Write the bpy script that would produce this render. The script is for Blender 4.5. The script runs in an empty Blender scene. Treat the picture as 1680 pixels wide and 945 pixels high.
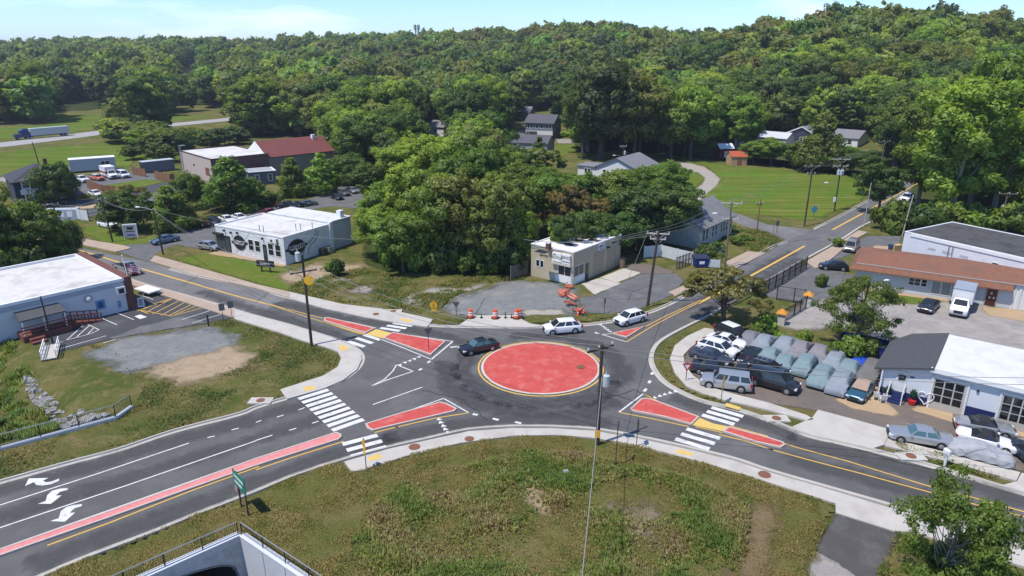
import bpy, math, random
import numpy as np
from mathutils import Vector, Matrix, noise
random.seed(7); rng = np.random.default_rng(7)
S = bpy.context.scene
COL = S.collection
PI = math.pi
# ---------------------------------------------------------------- camera model (survey of the photograph)
CH, PITCH, FPX = 32.0, math.radians(19.1), 1120.0
def ray(px, py):
    u = (px-840)/FPX; v = (472.5-py)/FPX
    cp, sp = math.cos(PITCH), math.sin(PITCH)
    return Vector((u, cp+v*sp, -sp+v*cp))
def g(px, py, z=0.0):
    d = ray(px, py); t = (z-CH)/d.z
    return Vector((d.x*t, d.y*t, z))
def proj(x, y, z):
    cp, sp = math.cos(PITCH), math.sin(PITCH); yy, zz = y, z-CH; dpt = yy*cp-zz*sp; return 840+FPX*x/dpt, 472.5-FPX*(yy*sp+zz*cp)/dpt, dpt
def height_at(p, py):
    """height above ground point p whose picture row is py"""
    cp, sp = math.cos(PITCH), math.sin(PITCH)
    v = (472.5-py)/FPX
    t = p.y/(cp+v*sp)
    return CH+t*(-sp+v*cp)-p.z
CROPS = {}
for r, (y0, s) in enumerate(((0, 420/1654), (230, 420/1654), (460, 420/1654), (700, 420/1620))):
    for c in range(4): CROPS['abcd'[r]+str(c+1)] = (420*c, y0, s)
CROPS.update(e1=(1090,520,280/1654), e2=(1280,530,280/1654), e3=(1430,540,250/1652), e4=(1430,660,250/1652), e5=(860,370,280/1654),
             e6=(340,330,280/1654), e7=(0,410,280/1654), e8=(1370,360,310/1655), f1=(0,250,280/1654), f2=(240,210,280/1654),
             f3=(800,170,280/1654), f4=(1050,200,280/1654), f6=(1040,320,280/1654), f7=(700,460,280/1654), f8=(150,760,380/1680), h6=(0,660,240/1680))
def P(k, *v):
    if k == '': return [(v[i], v[i+1]) for i in range(0, len(v), 2)]
    x0, y0, s = CROPS[k]
    return [(x0+v[i]*s, y0+v[i+1]*s) for i in range(0, len(v), 2)]
def G(pts, z=0.0): return [g(x, y, z) for x, y in pts]
def Q(k, x, y, z=0.0): return g(*P(k, x, y)[0], z)
def cat(a, n=6):
    """smooth a polyline (Catmull-Rom)"""
    out = []
    a = [Vector(p) for p in a]
    for i in range(len(a)-1):
        p0, p1, p2, p3 = a[max(i-1,0)], a[i], a[i+1], a[min(i+2,len(a)-1)]
        for k in range(n):
            t = k/n
            out.append(0.5*((2*p1)+(p2-p0)*t+(2*p0-5*p1+4*p2-p3)*t*t+(3*p1-p0-3*p2+p3)*t**3))
    out.append(a[-1]); return out
def sm(a, b, x):
    t = min(1, max(0, (x-a)/(b-a))) if b != a else float(x > a)
    return t*t*(3-2*t)
# ---------------------------------------------------------------- land form
CREST = [(-48,1500,20,420),(-37,1350,22,420),(-30,1150,24,400),(-20,1050,25,380),(-10,900,28,380),(-3,800,30,360),(4,650,30,340),(9,620,33,330),(14,640,24,300),
         (18,520,24,270),(22,440,27,250),(28,430,31,240),(31,430,30,235),(34,430,24,230),(48,430,18,230)]
def hill(x, y):
    d = math.hypot(x, y)
    if d < 225: return 0.0
    az = math.degrees(math.atan2(x, y))
    C = CREST
    if az <= C[0][0]: a = C[0]
    elif az >= C[-1][0]: a = C[-1]
    else:
        for i in range(len(C)-1):
            if C[i][0] <= az <= C[i+1][0]:
                t = (az-C[i][0])/(C[i+1][0]-C[i][0]); a = [C[i][j]*(1-t)+C[i+1][j]*t for j in range(4)]; break
    if d <= a[3]: return 0.0
    h = a[2]*sm(a[3], a[1], d)
    h += 3.0*sm(a[3], a[3]+150, d)*noise.noise(Vector((x*.006, y*.006, 3.1)))
    return h
def sdf(poly, X, Y):
    """signed distance (positive inside) of arrays X,Y to polygon"""
    p = np.array([(q[0], q[1]) for q in poly]); n = len(p)
    d = np.full(X.shape, 1e18); ins = np.zeros(X.shape, bool)
    for i in range(n):
        a = p[i]; b = p[(i+1) % n]; e = b-a
        wx = X-a[0]; wy = Y-a[1]
        t = np.clip((wx*e[0]+wy*e[1])/max(e@e, 1e-12), 0, 1)
        d = np.minimum(d, (wx-e[0]*t)**2+(wy-e[1]*t)**2)
        c = (a[1] > Y) != (b[1] > Y)
        if b[1] != a[1]: ins ^= c & (X < (b[0]-a[0])*(Y-a[1])/(b[1]-a[1])+a[0])
    return np.where(ins, 1, -1)*np.sqrt(d)
# ---------------------------------------------------------------- materials
MATS = {}
def nd(t, k, x=0, **kw):
    n = t.nodes.new(k)
    for a, b in kw.items(): setattr(n, a, b)
    return n
def M(name, rgb, rough=.8, var=.18, scale=3.0, bump=0.0, bscale=None, metal=0.0, rgb2=None, coat=0.0, spec=.4, big=None, stretch=None, alpha_edge=False, trans=0.0, emit=0):
    if name in MATS: return MATS[name]
    m = bpy.data.materials.new(name); m.use_nodes = True; t = m.node_tree; L = t.links
    b = t.nodes['Principled BSDF']; out = t.nodes['Material Output']
    b.inputs['Roughness'].default_value = rough; b.inputs['Metallic'].default_value = metal
    b.inputs['Specular IOR Level'].default_value = spec
    if coat: b.inputs['Coat Weight'].default_value = coat; b.inputs['Coat Roughness'].default_value = .06
    tc = nd(t, 'ShaderNodeTexCoord'); vec = tc.outputs['Object']
    if stretch:
        mp = nd(t, 'ShaderNodeMapping'); mp.inputs['Scale'].default_value = stretch; L.new(vec, mp.inputs['Vector']); vec = mp.outputs['Vector']
    c2 = rgb2 or tuple(x*.62 for x in rgb)
    n1 = nd(t, 'ShaderNodeTexNoise'); n1.inputs['Scale'].default_value = scale; n1.inputs['Detail'].default_value = 6; n1.inputs['Roughness'].default_value = .65
    L.new(vec, n1.inputs['Vector'])
    mr = nd(t, 'ShaderNodeMapRange'); L.new(n1.outputs['Fac'], mr.inputs['Value'])
    mr.inputs['From Min'].default_value = .5-.22; mr.inputs['From Max'].default_value = .5+.22
    mr.inputs['To Min'].default_value = 0; mr.inputs['To Max'].default_value = 1 if rgb2 else min(1, var*2.2)
    fac = mr.outputs['Result']
    mix = nd(t, 'ShaderNodeMix', data_type='RGBA'); L.new(fac, mix.inputs['Factor'])
    mix.inputs['A'].default_value = (*rgb, 1); mix.inputs['B'].default_value = (*c2, 1)
    colr = mix.outputs['Result']
    if big:   # second, larger blotches: (scale, rgb, amount)
        n2 = nd(t, 'ShaderNodeTexNoise'); n2.inputs['Scale'].default_value = big[0]; n2.inputs['Detail'].default_value = 4; n2.inputs['Roughness'].default_value = .7
        L.new(vec, n2.inputs['Vector'])
        r2 = nd(t, 'ShaderNodeMapRange'); L.new(n2.outputs['Fac'], r2.inputs['Value']); r2.inputs['From Min'].default_value = .5; r2.inputs['From Max'].default_value = .68
        r2.inputs['To Max'].default_value = big[2]
        x2 = nd(t, 'ShaderNodeMix', data_type='RGBA'); L.new(r2.outputs['Result'], x2.inputs['Factor']); L.new(colr, x2.inputs['A']); x2.inputs['B'].default_value = (*big[1], 1)
        colr = x2.outputs['Result']
    L.new(colr, b.inputs['Base Color'])
    if bump:
        nb = nd(t, 'ShaderNodeTexNoise'); nb.inputs['Scale'].default_value = bscale or scale*4; nb.inputs['Detail'].default_value = 4
        L.new(vec, nb.inputs['Vector'])
        bp = nd(t, 'ShaderNodeBump'); bp.inputs['Strength'].default_value = bump; bp.inputs['Distance'].default_value = .05
        L.new(nb.outputs['Fac'], bp.inputs['Height']); L.new(bp.outputs['Normal'], b.inputs['Normal'])
    if emit:
        b.inputs['Emission Color'].default_value = (*rgb, 1); b.inputs['Emission Strength'].default_value = emit
    if alpha_edge:
        at = nd(t, 'ShaderNodeAttribute', attribute_name='edge')
        ne = nd(t, 'ShaderNodeTexNoise'); ne.inputs['Scale'].default_value = alpha_edge[1]; ne.inputs['Detail'].default_value = 6; ne.inputs['Roughness'].default_value = .75
        L.new(tc.outputs['Object'], ne.inputs['Vector'])
        ma = nd(t, 'ShaderNodeMath', operation='MULTIPLY_ADD'); L.new(ne.outputs['Fac'], ma.inputs[0]); ma.inputs[1].default_value = alpha_edge[0]*2; L.new(at.outputs['Fac'], ma.inputs[2])
        mm = nd(t, 'ShaderNodeMapRange'); L.new(ma.outputs['Value'], mm.inputs['Value'])
        mm.inputs['From Min'].default_value = alpha_edge[0]*1.0-alpha_edge[2]; mm.inputs['From Max'].default_value = alpha_edge[0]*1.0+alpha_edge[2]
        tr = nd(t, 'ShaderNodeBsdfTransparent'); ms = nd(t, 'ShaderNodeMixShader')
        L.new(mm.outputs['Result'], ms.inputs['Fac']); L.new(tr.outputs['BSDF'], ms.inputs[1]); L.new(b.outputs['BSDF'], ms.inputs[2]); L.new(ms.outputs['Shader'], out.inputs['Surface'])
    MATS[name] = m; return m
def add_stripes(m, axis, period, dark=.7, width=.12, bump=.6):
    """siding / plank / seam lines worked into a material along an object axis"""
    t = m.node_tree; L = t.links; b = t.nodes['Principled BSDF']
    tc = nd(t, 'ShaderNodeTexCoord'); sp = nd(t, 'ShaderNodeSeparateXYZ'); L.new(tc.outputs['Object'], sp.inputs['Vector'])
    d = nd(t, 'ShaderNodeMath', operation='DIVIDE'); L.new(sp.outputs[axis], d.inputs[0]); d.inputs[1].default_value = period
    f = nd(t, 'ShaderNodeMath', operation='FRACT'); L.new(d.outputs[0], f.inputs[0])
    l = nd(t, 'ShaderNodeMath', operation='LESS_THAN'); L.new(f.outputs[0], l.inputs[0]); l.inputs[1].default_value = width
    src = b.inputs['Base Color'].links[0].from_socket
    mx = nd(t, 'ShaderNodeMix', data_type='RGBA', blend_type='MULTIPLY'); L.new(l.outputs[0], mx.inputs['Factor']); L.new(src, mx.inputs['A'])
    mx.inputs['B'].default_value = (dark, dark, dark, 1); L.new(mx.outputs['Result'], b.inputs['Base Color'])
    return m
def add_brick(m, mortar=(.35,.33,.3), sc=1.0, axis_swap=True):
    t = m.node_tree; L = t.links; b = t.nodes['Principled BSDF']
    tc = nd(t, 'ShaderNodeTexCoord'); sp = nd(t, 'ShaderNodeSeparateXYZ'); L.new(tc.outputs['Object'], sp.inputs['Vector'])
    ad = nd(t, 'ShaderNodeMath', operation='ADD'); L.new(sp.outputs['X'], ad.inputs[0]); L.new(sp.outputs['Y'], ad.inputs[1])
    cb = nd(t, 'ShaderNodeCombineXYZ'); L.new(ad.outputs[0], cb.inputs['X']); L.new(sp.outputs['Z'], cb.inputs['Y'])
    br = nd(t, 'ShaderNodeTexBrick'); L.new(cb.outputs['Vector'], br.inputs['Vector'])
    br.inputs['Scale'].default_value = sc; br.inputs['Brick Width'].default_value = .4; br.inputs['Row Height'].default_value = .16; br.inputs['Mortar Size'].default_value = .012
    br.inputs['Color1'].default_value = (.9,.9,.9,1); br.inputs['Color2'].default_value = (1.1,1.1,1.1,1); br.inputs['Mortar'].default_value = (.62,.62,.62,1)
    src = b.inputs['Base Color'].links[0].from_socket
    mx = nd(t, 'ShaderNodeMix', data_type='RGBA', blend_type='MULTIPLY'); mx.inputs['Factor'].default_value = 1; L.new(src, mx.inputs['A']); L.new(br.outputs['Color'], mx.inputs['B'])
    L.new(mx.outputs['Result'], b.inputs['Base Color']); return m
# ---------------------------------------------------------------- mesh builder
class MB:
    def __init__(s): s.v = []; s.f = []; s.mi = []
    def add(s, vs, fs, mi=0):
        o = len(s.v); s.v += [tuple(v) for v in vs]
        s.f += [tuple(i+o for i in f) for f in fs]; s.mi += [mi]*len(fs); return s
    def quad(s, a, b, c, d, mi=0): return s.add([a, b, c, d], [(0,1,2,3)], mi)
    def poly(s, pts, mi=0): return s.add(pts, [tuple(range(len(pts)))], mi)
    def box(s, x0, x1, y0, y1, z0, z1, mi=0, m=None):
        v = [(x0,y0,z0),(x1,y0,z0),(x1,y1,z0),(x0,y1,z0),(x0,y0,z1),(x1,y0,z1),(x1,y1,z1),(x0,y1,z1)]
        if m is not None: v = [m @ Vector(p) for p in v]
        return s.add(v, [(0,3,2,1),(4,5,6,7),(0,1,5,4),(1,2,6,5),(2,3,7,6),(3,0,4,7)], mi)
    def prism(s, pts, z0, z1, mi=0):
        """solid from a plan polygon"""
        n = len(pts); a = sum(pts[i][0]*pts[(i+1)%n][1]-pts[(i+1)%n][0]*pts[i][1] for i in range(n))
        if a < 0: pts = pts[::-1]
        v = [(p[0],p[1],z0) for p in pts]+[(p[0],p[1],z1) for p in pts]
        f = [tuple(range(n, 2*n)), tuple(range(n-1, -1, -1))]+[(i, (i+1)%n, n+(i+1)%n, n+i) for i in range(n)]
        return s.add(v, f, mi)
    def cyl(s, p0, p1, r0, r1=None, n=8, mi=0, caps=True):
        p0, p1 = Vector(p0), Vector(p1); r1 = r0 if r1 is None else r1
        d = (p1-p0).normalized(); u = d.cross(Vector((0,0,1)) if abs(d.z) < .9 else Vector((1,0,0))).normalized(); w = d.cross(u)
        v = [p0+(u*math.cos(2*PI*k/n)+w*math.sin(2*PI*k/n))*r0 for k in range(n)]+[p1+(u*math.cos(2*PI*k/n)+w*math.sin(2*PI*k/n))*r1 for k in range(n)]
        f = [(k, n+k, n+(k+1)%n, (k+1)%n) for k in range(n)]
        if caps: f += [tuple(range(n)), tuple(range(2*n-1, n-1, -1))]
        return s.add(v, f, mi)
    def tube(s, pts, r, n=6, mi=0):
        pts = [Vector(p) for p in pts]; rs = r if isinstance(r, (list, tuple)) else [r]*len(pts)
        v = []; f = []
        for i, p in enumerate(pts):
            d = (pts[min(i+1, len(pts)-1)]-pts[max(i-1, 0)]).normalized()
            u = d.cross(Vector((0,0,1)) if abs(d.z) < .9 else Vector((1,0,0))).normalized(); w = d.cross(u)
            v += [p+(u*math.cos(2*PI*k/n)+w*math.sin(2*PI*k/n))*rs[i] for k in range(n)]
        for i in range(len(pts)-1):
            f += [(i*n+k, (i+1)*n+k, (i+1)*n+(k+1)%n, i*n+(k+1)%n) for k in range(n)]
        f += [tuple(range(n)), tuple(range(len(pts)*n-1, len(pts)*n-n-1, -1))]
        return s.add(v, f, mi)
    def strip(s, line, w, z, mi=0, off=0.0):
        """flat band of width w along a polyline"""
        line = [Vector((p[0], p[1], 0)) for p in line]; v = []; n = len(line)
        for i, p in enumerate(line):
            d = (line[min(i+1, n-1)]-line[max(i-1, 0)]).normalized(); q = Vector((-d.y, d.x, 0))
            a = p+q*(off+w/2); b = p+q*(off-w/2); v += [(a.x, a.y, z), (b.x, b.y, z)]
        return s.add(v, [(2*i+1, 2*i+3, 2*i+2, 2*i) for i in range(n-1)], mi)
    def profile(s, line, prof, mi=0):
        """sweep a cross-section (offset to the left of travel, height) along a polyline"""
        line = [Vector((p[0], p[1], 0)) for p in line]; n = len(line); k = len(prof); v = []
        for i, p in enumerate(line):
            d = (line[min(i+1, n-1)]-line[max(i-1, 0)]).normalized(); q = Vector((-d.y, d.x, 0))
            v += [(p.x+q.x*o, p.y+q.y*o, z) for o, z in prof]
        f = [(i*k+j, (i+1)*k+j, (i+1)*k+j+1, i*k+j+1) for i in range(n-1) for j in range(k-1)]
        return s.add(v, f, mi)
    def ball(s, c, r, n=8, m=6, mi=0, sz=1.0):
        v = [(c[0], c[1], c[2]+r*sz)]; f = []
        for i in range(1, m):
            a = PI*i/m
            v += [(c[0]+r*math.sin(a)*math.cos(2*PI*k/n), c[1]+r*math.sin(a)*math.sin(2*PI*k/n), c[2]+r*sz*math.cos(a)) for k in range(n)]
        v.append((c[0], c[1], c[2]-r*sz))
        f += [(0, 1+k, 1+(k+1)%n) for k in range(n)]
        for i in range(m-2): f += [(1+i*n+k, 1+(i+1)*n+k, 1+(i+1)*n+(k+1)%n, 1+i*n+(k+1)%n) for k in range(n)]
        e = len(v)-1; f += [(1+(m-2)*n+(k+1)%n, 1+(m-2)*n+k, e)[::-1][::-1] for k in range(n)]
        return s.add(v, f, mi)
    def mesh(s, name, mats, smooth=None):
        me = bpy.data.meshes.new(name); me.from_pydata(s.v, [], s.f)
        for m in (mats if isinstance(mats, (list, tuple)) else [mats]): me.materials.append(m)
        me.polygons.foreach_set('material_index', s.mi)
        if smooth is not None:
            me.polygons.foreach_set('use_smooth', [True]*len(s.f))
            me.set_sharp_from_angle(angle=math.radians(smooth))
        me.update(); return me
    def build(s, name, mats, parent=None, smooth=None):
        o = bpy.data.objects.new(name, s.mesh(name, mats, smooth)); COL.objects.link(o)
        if parent is not None: o.parent = parent
        return o
def tag(o, label=None, cat=None, group=None, kind=None):
    if label: o['label'] = label
    if cat: o['category'] = cat
    if group: o['group'] = group
    if kind: o['kind'] = kind
    return o
def empty(name, loc=(0,0,0), rz=0.0, label=None, cat=None, group=None):
    o = bpy.data.objects.new(name, None); COL.objects.link(o); o.location = loc; o.rotation_euler = (0,0,rz); o.empty_display_size = .3
    return tag(o, label, cat, group)
def copy_tree(o, parent=None):
    c = o.copy(); COL.objects.link(c); c.parent = parent
    for ch in list(o.children): copy_tree(ch, c)
    return c
def text(s, size, mat, parent, loc, rot=(PI/2,0,0), ext=.012, name='lettering', sx=1.0):
    cu = bpy.data.curves.new(name, 'FONT'); cu.body = s; cu.size = size; cu.extrude = ext; cu.align_x = 'CENTER'; cu.align_y = 'CENTER'
    t = bpy.data.objects.new(name+'_outline', cu); me = bpy.data.meshes.new_from_object(t); bpy.data.objects.remove(t); bpy.data.curves.remove(cu)
    me.materials.clear(); me.materials.append(mat)
    o = bpy.data.objects.new(name, me); COL.objects.link(o); o.parent = parent; o.location = loc; o.rotation_euler = rot; o.scale = (sx,1,1); return o
def fr(a, b):
    """frame of a front wall running from ground pixel a to b: (origin, angle, length)"""
    A, B = g(*a), g(*b); d = B-A
    return A, math.atan2(d.y, d.x), d.length
def to_local(o, ang, p):
    d = Vector((p[0]-o.x, p[1]-o.y)); c, s = math.cos(-ang), math.sin(-ang)
    return (d.x*c-d.y*s, d.x*s+d.y*c)
white_line = None
# ================================================================= the ground
asph = M('asphalt_new', (.112,.109,.105), .9, .25, .35, .25, 9, big=(.14, (.142,.138,.133), .7), spec=.2)
asph_old = M('asphalt_old', (.165,.160,.156), .9, .3, .4, .3, 9, big=(.2, (.21,.205,.195), .7), spec=.2)
conc = M('concrete_pale', (.46,.43,.38), .85, .16, .6, .2, 8, big=(.3, (.35,.32,.28), .6), spec=.25)
conc_tan = M('concrete_tan', (.40,.31,.235), .9, .2, .6, .2, 8, big=(.5, (.30,.23,.18), .5), spec=.2)
curb_m = M('kerb_concrete', (.44,.41,.36), .85, .2, .8, .2, 8, spec=.25)
red_m = M('red_pavement', (.50,.085,.070), .85, .5, .8, .3, 14, rgb2=(.40,.060,.050), big=(.7, (.56,.20,.17), .5), spec=.2)
red_p = M('red_brick_paving', (.55,.16,.15), .8, .3, 3.0, .2, 10, rgb2=(.62,.26,.25), spec=.25)
wp = M('white_road_paint', (.66,.65,.62), .7, .25, 2.5, big=(1.3, (.34,.33,.32), .65))
yp = M('yellow_road_paint', (.66,.40,.075), .7, .25, 2.5, big=(1.2, (.40,.28,.10), .4))
tactile = M('tactile_yellow', (.62,.43,.12), .8, .2, 4)
def grass_mat(name, a, b, c, d, s=1.0, bump=.9):
    """four tones mixed at three sizes of blotch"""
    m = bpy.data.materials.new(name); m.use_nodes = True; t = m.node_tree; L = t.links; p = t.nodes['Principled BSDF']
    p.inputs['Roughness'].default_value = 1; p.inputs['Specular IOR Level'].default_value = 0
    tc = nd(t, 'ShaderNodeTexCoord'); col = None
    def noi(sc, lo, hi, det=5, ro=.7):
        n = nd(t, 'ShaderNodeTexNoise'); n.inputs['Scale'].default_value = sc*s; n.inputs['Detail'].default_value = det; n.inputs['Roughness'].default_value = ro
        L.new(tc.outputs['Object'], n.inputs['Vector']); r = nd(t, 'ShaderNodeMapRange'); L.new(n.outputs['Fac'], r.inputs['Value'])
        r.inputs['From Min'].default_value = lo; r.inputs['From Max'].default_value = hi; return r.outputs['Result']
    def mx(f, A, B):
        x = nd(t, 'ShaderNodeMix', data_type='RGBA'); L.new(f, x.inputs['Factor'])
        for k, q in (('A', A), ('B', B)):
            if isinstance(q, tuple): x.inputs[k].default_value = (*q, 1)
            else: L.new(q, x.inputs[k])
        return x.outputs['Result']
    x1 = mx(noi(.13, .42, .60), a, b); x2 = mx(noi(.55, .50, .68), x1, c); x3 = mx(noi(3.2, .50, .72, 4, .8), x2, d)
    L.new(x3, p.inputs['Base Color'])
    n = nd(t, 'ShaderNodeTexNoise'); n.inputs['Scale'].default_value = 4*s; n.inputs['Detail'].default_value = 6; n.inputs['Roughness'].default_value = .75; L.new(tc.outputs['Object'], n.inputs['Vector'])
    bp = nd(t, 'ShaderNodeBump'); bp.inputs['Strength'].default_value = bump; bp.inputs['Distance'].default_value = .25; L.new(n.outputs['Fac'], bp.inputs['Height']); L.new(bp.outputs['Normal'], p.inputs['Normal'])
    MATS[name] = m; return m
def mow(m):
    t = m.node_tree; L = t.links; p = t.nodes['Principled BSDF']; src = p.inputs['Base Color'].links[0].from_socket; tc = nd(t, 'ShaderNodeTexCoord'); mp = nd(t, 'ShaderNodeMapping'); mp.inputs['Rotation'].default_value = (0,0,.5); mp.inputs['Scale'].default_value = (.035,.75,1); L.new(tc.outputs['Object'], mp.inputs['Vector'])
    n = nd(t, 'ShaderNodeTexNoise'); n.inputs['Scale'].default_value = 1; n.inputs['Detail'].default_value = 3; n.inputs['Distortion'].default_value = .6; L.new(mp.outputs[0], n.inputs['Vector']); r = nd(t, 'ShaderNodeMapRange'); L.new(n.outputs['Fac'], r.inputs['Value']); r.inputs['From Min'].default_value = .42; r.inputs['From Max'].default_value = .58
    x = nd(t, 'ShaderNodeMix', data_type='RGBA', blend_type='MULTIPLY'); L.new(r.outputs[0], x.inputs['Factor']); L.new(src, x.inputs['A']); x.inputs['B'].default_value = (.74,.72,.72,1); L.new(x.outputs['Result'], p.inputs['Base Color']); return m
def with_edge(m, amp, sc, soft):
    """ragged margin: the sheet frays out where its 'edge' attribute (metres inside its outline) falls to zero"""
    t = m.node_tree; L = t.links; b = t.nodes['Principled BSDF']; out = t.nodes['Material Output']
    tc = nd(t, 'ShaderNodeTexCoord'); at = nd(t, 'ShaderNodeAttribute', attribute_name='edge')
    ne = nd(t, 'ShaderNodeTexNoise'); ne.inputs['Scale'].default_value = sc; ne.inputs['Detail'].default_value = 6; ne.inputs['Roughness'].default_value = .7; L.new(tc.outputs['Object'], ne.inputs['Vector'])
    ma = nd(t, 'ShaderNodeMath', operation='MULTIPLY_ADD'); L.new(ne.outputs['Fac'], ma.inputs[0]); ma.inputs[1].default_value = amp*4; L.new(at.outputs['Fac'], ma.inputs[2])
    mm = nd(t, 'ShaderNodeMapRange'); L.new(ma.outputs['Value'], mm.inputs['Value']); mm.inputs['From Min'].default_value = amp*2-soft; mm.inputs['From Max'].default_value = amp*2+soft
    tr = nd(t, 'ShaderNodeBsdfTransparent'); ms = nd(t, 'ShaderNodeMixShader')
    L.new(mm.outputs['Result'], ms.inputs['Fac']); L.new(tr.outputs['BSDF'], ms.inputs[1]); L.new(b.outputs['BSDF'], ms.inputs[2]); L.new(ms.outputs['Shader'], out.inputs['Surface']); return m
g_rough = grass_mat('rough_grass', (.085,.105,.026), (.165,.140,.052), (.215,.170,.085), (.060,.085,.020))
g_lawn = grass_mat('mown_lawn', (.095,.150,.022), (.130,.150,.030), (.175,.155,.050), (.070,.115,.018), .9, .6)
g_field = grass_mat('meadow', (.098,.170,.022), (.135,.165,.030), (.185,.165,.055), (.080,.135,.020), .4, .5)
g_weed = grass_mat('weedy_ground', (.120,.130,.032), (.185,.155,.060), (.090,.120,.024), (.23,.18,.085), 1.6)
g_wild = grass_mat('streamside_growth', (.070,.120,.024), (.095,.125,.030), (.14,.135,.05), (.035,.065,.015), 1.3)
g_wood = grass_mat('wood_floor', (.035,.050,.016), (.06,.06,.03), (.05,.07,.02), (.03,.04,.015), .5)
# ---- outline of the stream cuttings on either side of the causeway
pit_far = G(P('', -60,752, 0,733, 95,712, 185,681, 214,664, 160,640, 130,632, 95,612, 60,596, 42,572, 22,556, 0,556, -90,580))
cul_a, cul_c, cul_b = g(140,1010), g(393,886), g(575,1016)
def grid_axis(lo, hi, step, far, growth):
    a = list(np.arange(lo, hi+step, step)); s = step
    while a[-1] < far: s *= growth; a.append(a[-1]+s)
    return a
ys = grid_axis(14, 205, .9, 7000, 1.07); xr = grid_axis(0, 118, .95, 7000, 1.085); xl = grid_axis(0, 100, .95, 7000, 1.085)
xs = np.array([-v for v in xl[:0:-1]]+xr); ys = np.array(ys)
X, Y = np.meshgrid(xs, ys); Z = np.full(X.shape, -.03)
d1 = sdf(pit_far, X, Y); Z -= 2.3*np.clip(d1/4.5, 0, 1)**1.2*(.8+.2*np.sin(X*.9)*np.cos(Y*.7))
pit_near = [cul_c, cul_b, Vector((cul_b.x, 5, 0)), Vector((cul_a.x, 5, 0)), cul_a]
d2 = sdf(pit_near, X, Y); Z -= 3.3*np.clip((d2+1.6)/1.5, 0, 1)
_a, _b = g(393,880,.42), g(60,1029,.42); _u = Vector((_b.x-_a.x, _b.y-_a.y, 0)).normalized(); _w = Vector((_u.y, -_u.x, 0)); _o = Vector((_a.x, _a.y, 0))
d3 = sdf([_o+_u*.2-_w*.5, _o+_u*13-_w*.5, _o+_u*13+_w*10, _o+_u*.2+_w*10], X, Y); Z = np.minimum(Z, -.03-3.4*np.clip((d3+1.0)/1.0, 0, 1))
far = np.hypot(X, Y) > 225
Z[far] += np.array([hill(x, y) for x, y in zip(X[far], Y[far])])
nx, ny = len(xs), len(ys)
me = bpy.data.meshes.new('ground'); vv = np.stack([X, Y, Z], -1).reshape(-1, 3)
fi = [(j*nx+i, j*nx+i+1, (j+1)*nx+i+1, (j+1)*nx+i) for j in range(ny-1) for i in range(nx-1)]
me.from_pydata(vv.tolist(), [], fi); me.materials.append(g_rough); me.materials.append(g_wood); me.materials.append(M('stream_mud', (.055,.048,.038), .6, .4, 1.5, .4, 6, spec=.4))
cx, cy = (X[:-1,:-1]).ravel(), (Y[:-1,:-1]).ravel()
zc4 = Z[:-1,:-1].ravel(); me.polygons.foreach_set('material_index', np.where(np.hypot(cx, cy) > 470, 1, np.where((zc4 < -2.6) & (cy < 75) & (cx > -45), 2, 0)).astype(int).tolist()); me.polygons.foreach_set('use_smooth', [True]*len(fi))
o = bpy.data.objects.new('ground', me); COL.objects.link(o); tag(o, kind='structure')
def gz(x, y): return hill(x, y)-.03
def patch(name, poly, mat, z, step=1.0, edge=True, relief=0.0, rscale=.25, margin=1.2, label=None, kind='structure'):
    """a ground sheet with the given outline; carries its distance from the outline so that its margin can fray"""
    xs_ = [p[0] for p in poly]; ys_ = [p[1] for p in poly]; mg = margin if edge else 0
    x = np.arange(min(xs_)-mg, max(xs_)+mg+step, step); y = np.arange(min(ys_)-mg, max(ys_)+mg+step, step)
    A, B = np.meshgrid(x, y); d = sdf(poly, A, B); n = len(x); keep = d > -mg
    cell = keep[:-1,:-1] & keep[1:,:-1] & keep[:-1,1:] & keep[1:,1:]
    H = np.full(A.shape, z)
    if relief:
        for j, i in np.argwhere(d > -mg):
            q = max(0, min(1, d[j,i]/2.5)); H[j,i] += q*relief*(.5+noise.fractal(Vector((A[j,i]*rscale, B[j,i]*rscale, 1.7)), .8, 2.2, 4))
    idx = -np.ones(A.size, int); used = np.zeros(A.shape, bool)
    for a, b in ((slice(None,-1), slice(None,-1)), (slice(1,None), slice(None,-1)), (slice(None,-1), slice(1,None)), (slice(1,None), slice(1,None))): used[a,b] |= cell
    k = np.flatnonzero(used.ravel()); idx[k] = np.arange(len(k))
    v = np.stack([A.ravel()[k], B.ravel()[k], H.ravel()[k]], -1)
    cj, ci = np.nonzero(cell); q = cj*n+ci
    f = np.stack([idx[q], idx[q+1], idx[q+n+1], idx[q+n]], -1)
    m = bpy.data.meshes.new(name); m.from_pydata(v.tolist(), [], f.tolist()); m.materials.append(mat)
    at = m.attributes.new('edge', 'FLOAT', 'POINT'); at.data.foreach_set('value', d.ravel()[k].astype(np.float32))
    m.polygons.foreach_set('use_smooth', [True]*len(f)); m.update()
    ob = bpy.data.objects.new(name, m); COL.objects.link(ob); return tag(ob, label, kind=kind)
def flat(name, poly, mat, z, thick=0.0):
    b = MB()
    if thick: b.prism(poly, z-thick, z)
    else:
        n = len(poly); a = sum(poly[i][0]*poly[(i+1)%n][1]-poly[(i+1)%n][0]*poly[i][1] for i in range(n))
        b.poly([(p[0], p[1], z) for p in (poly if a > 0 else poly[::-1])])
    return tag(b.build(name, mat), kind='structure')
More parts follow.
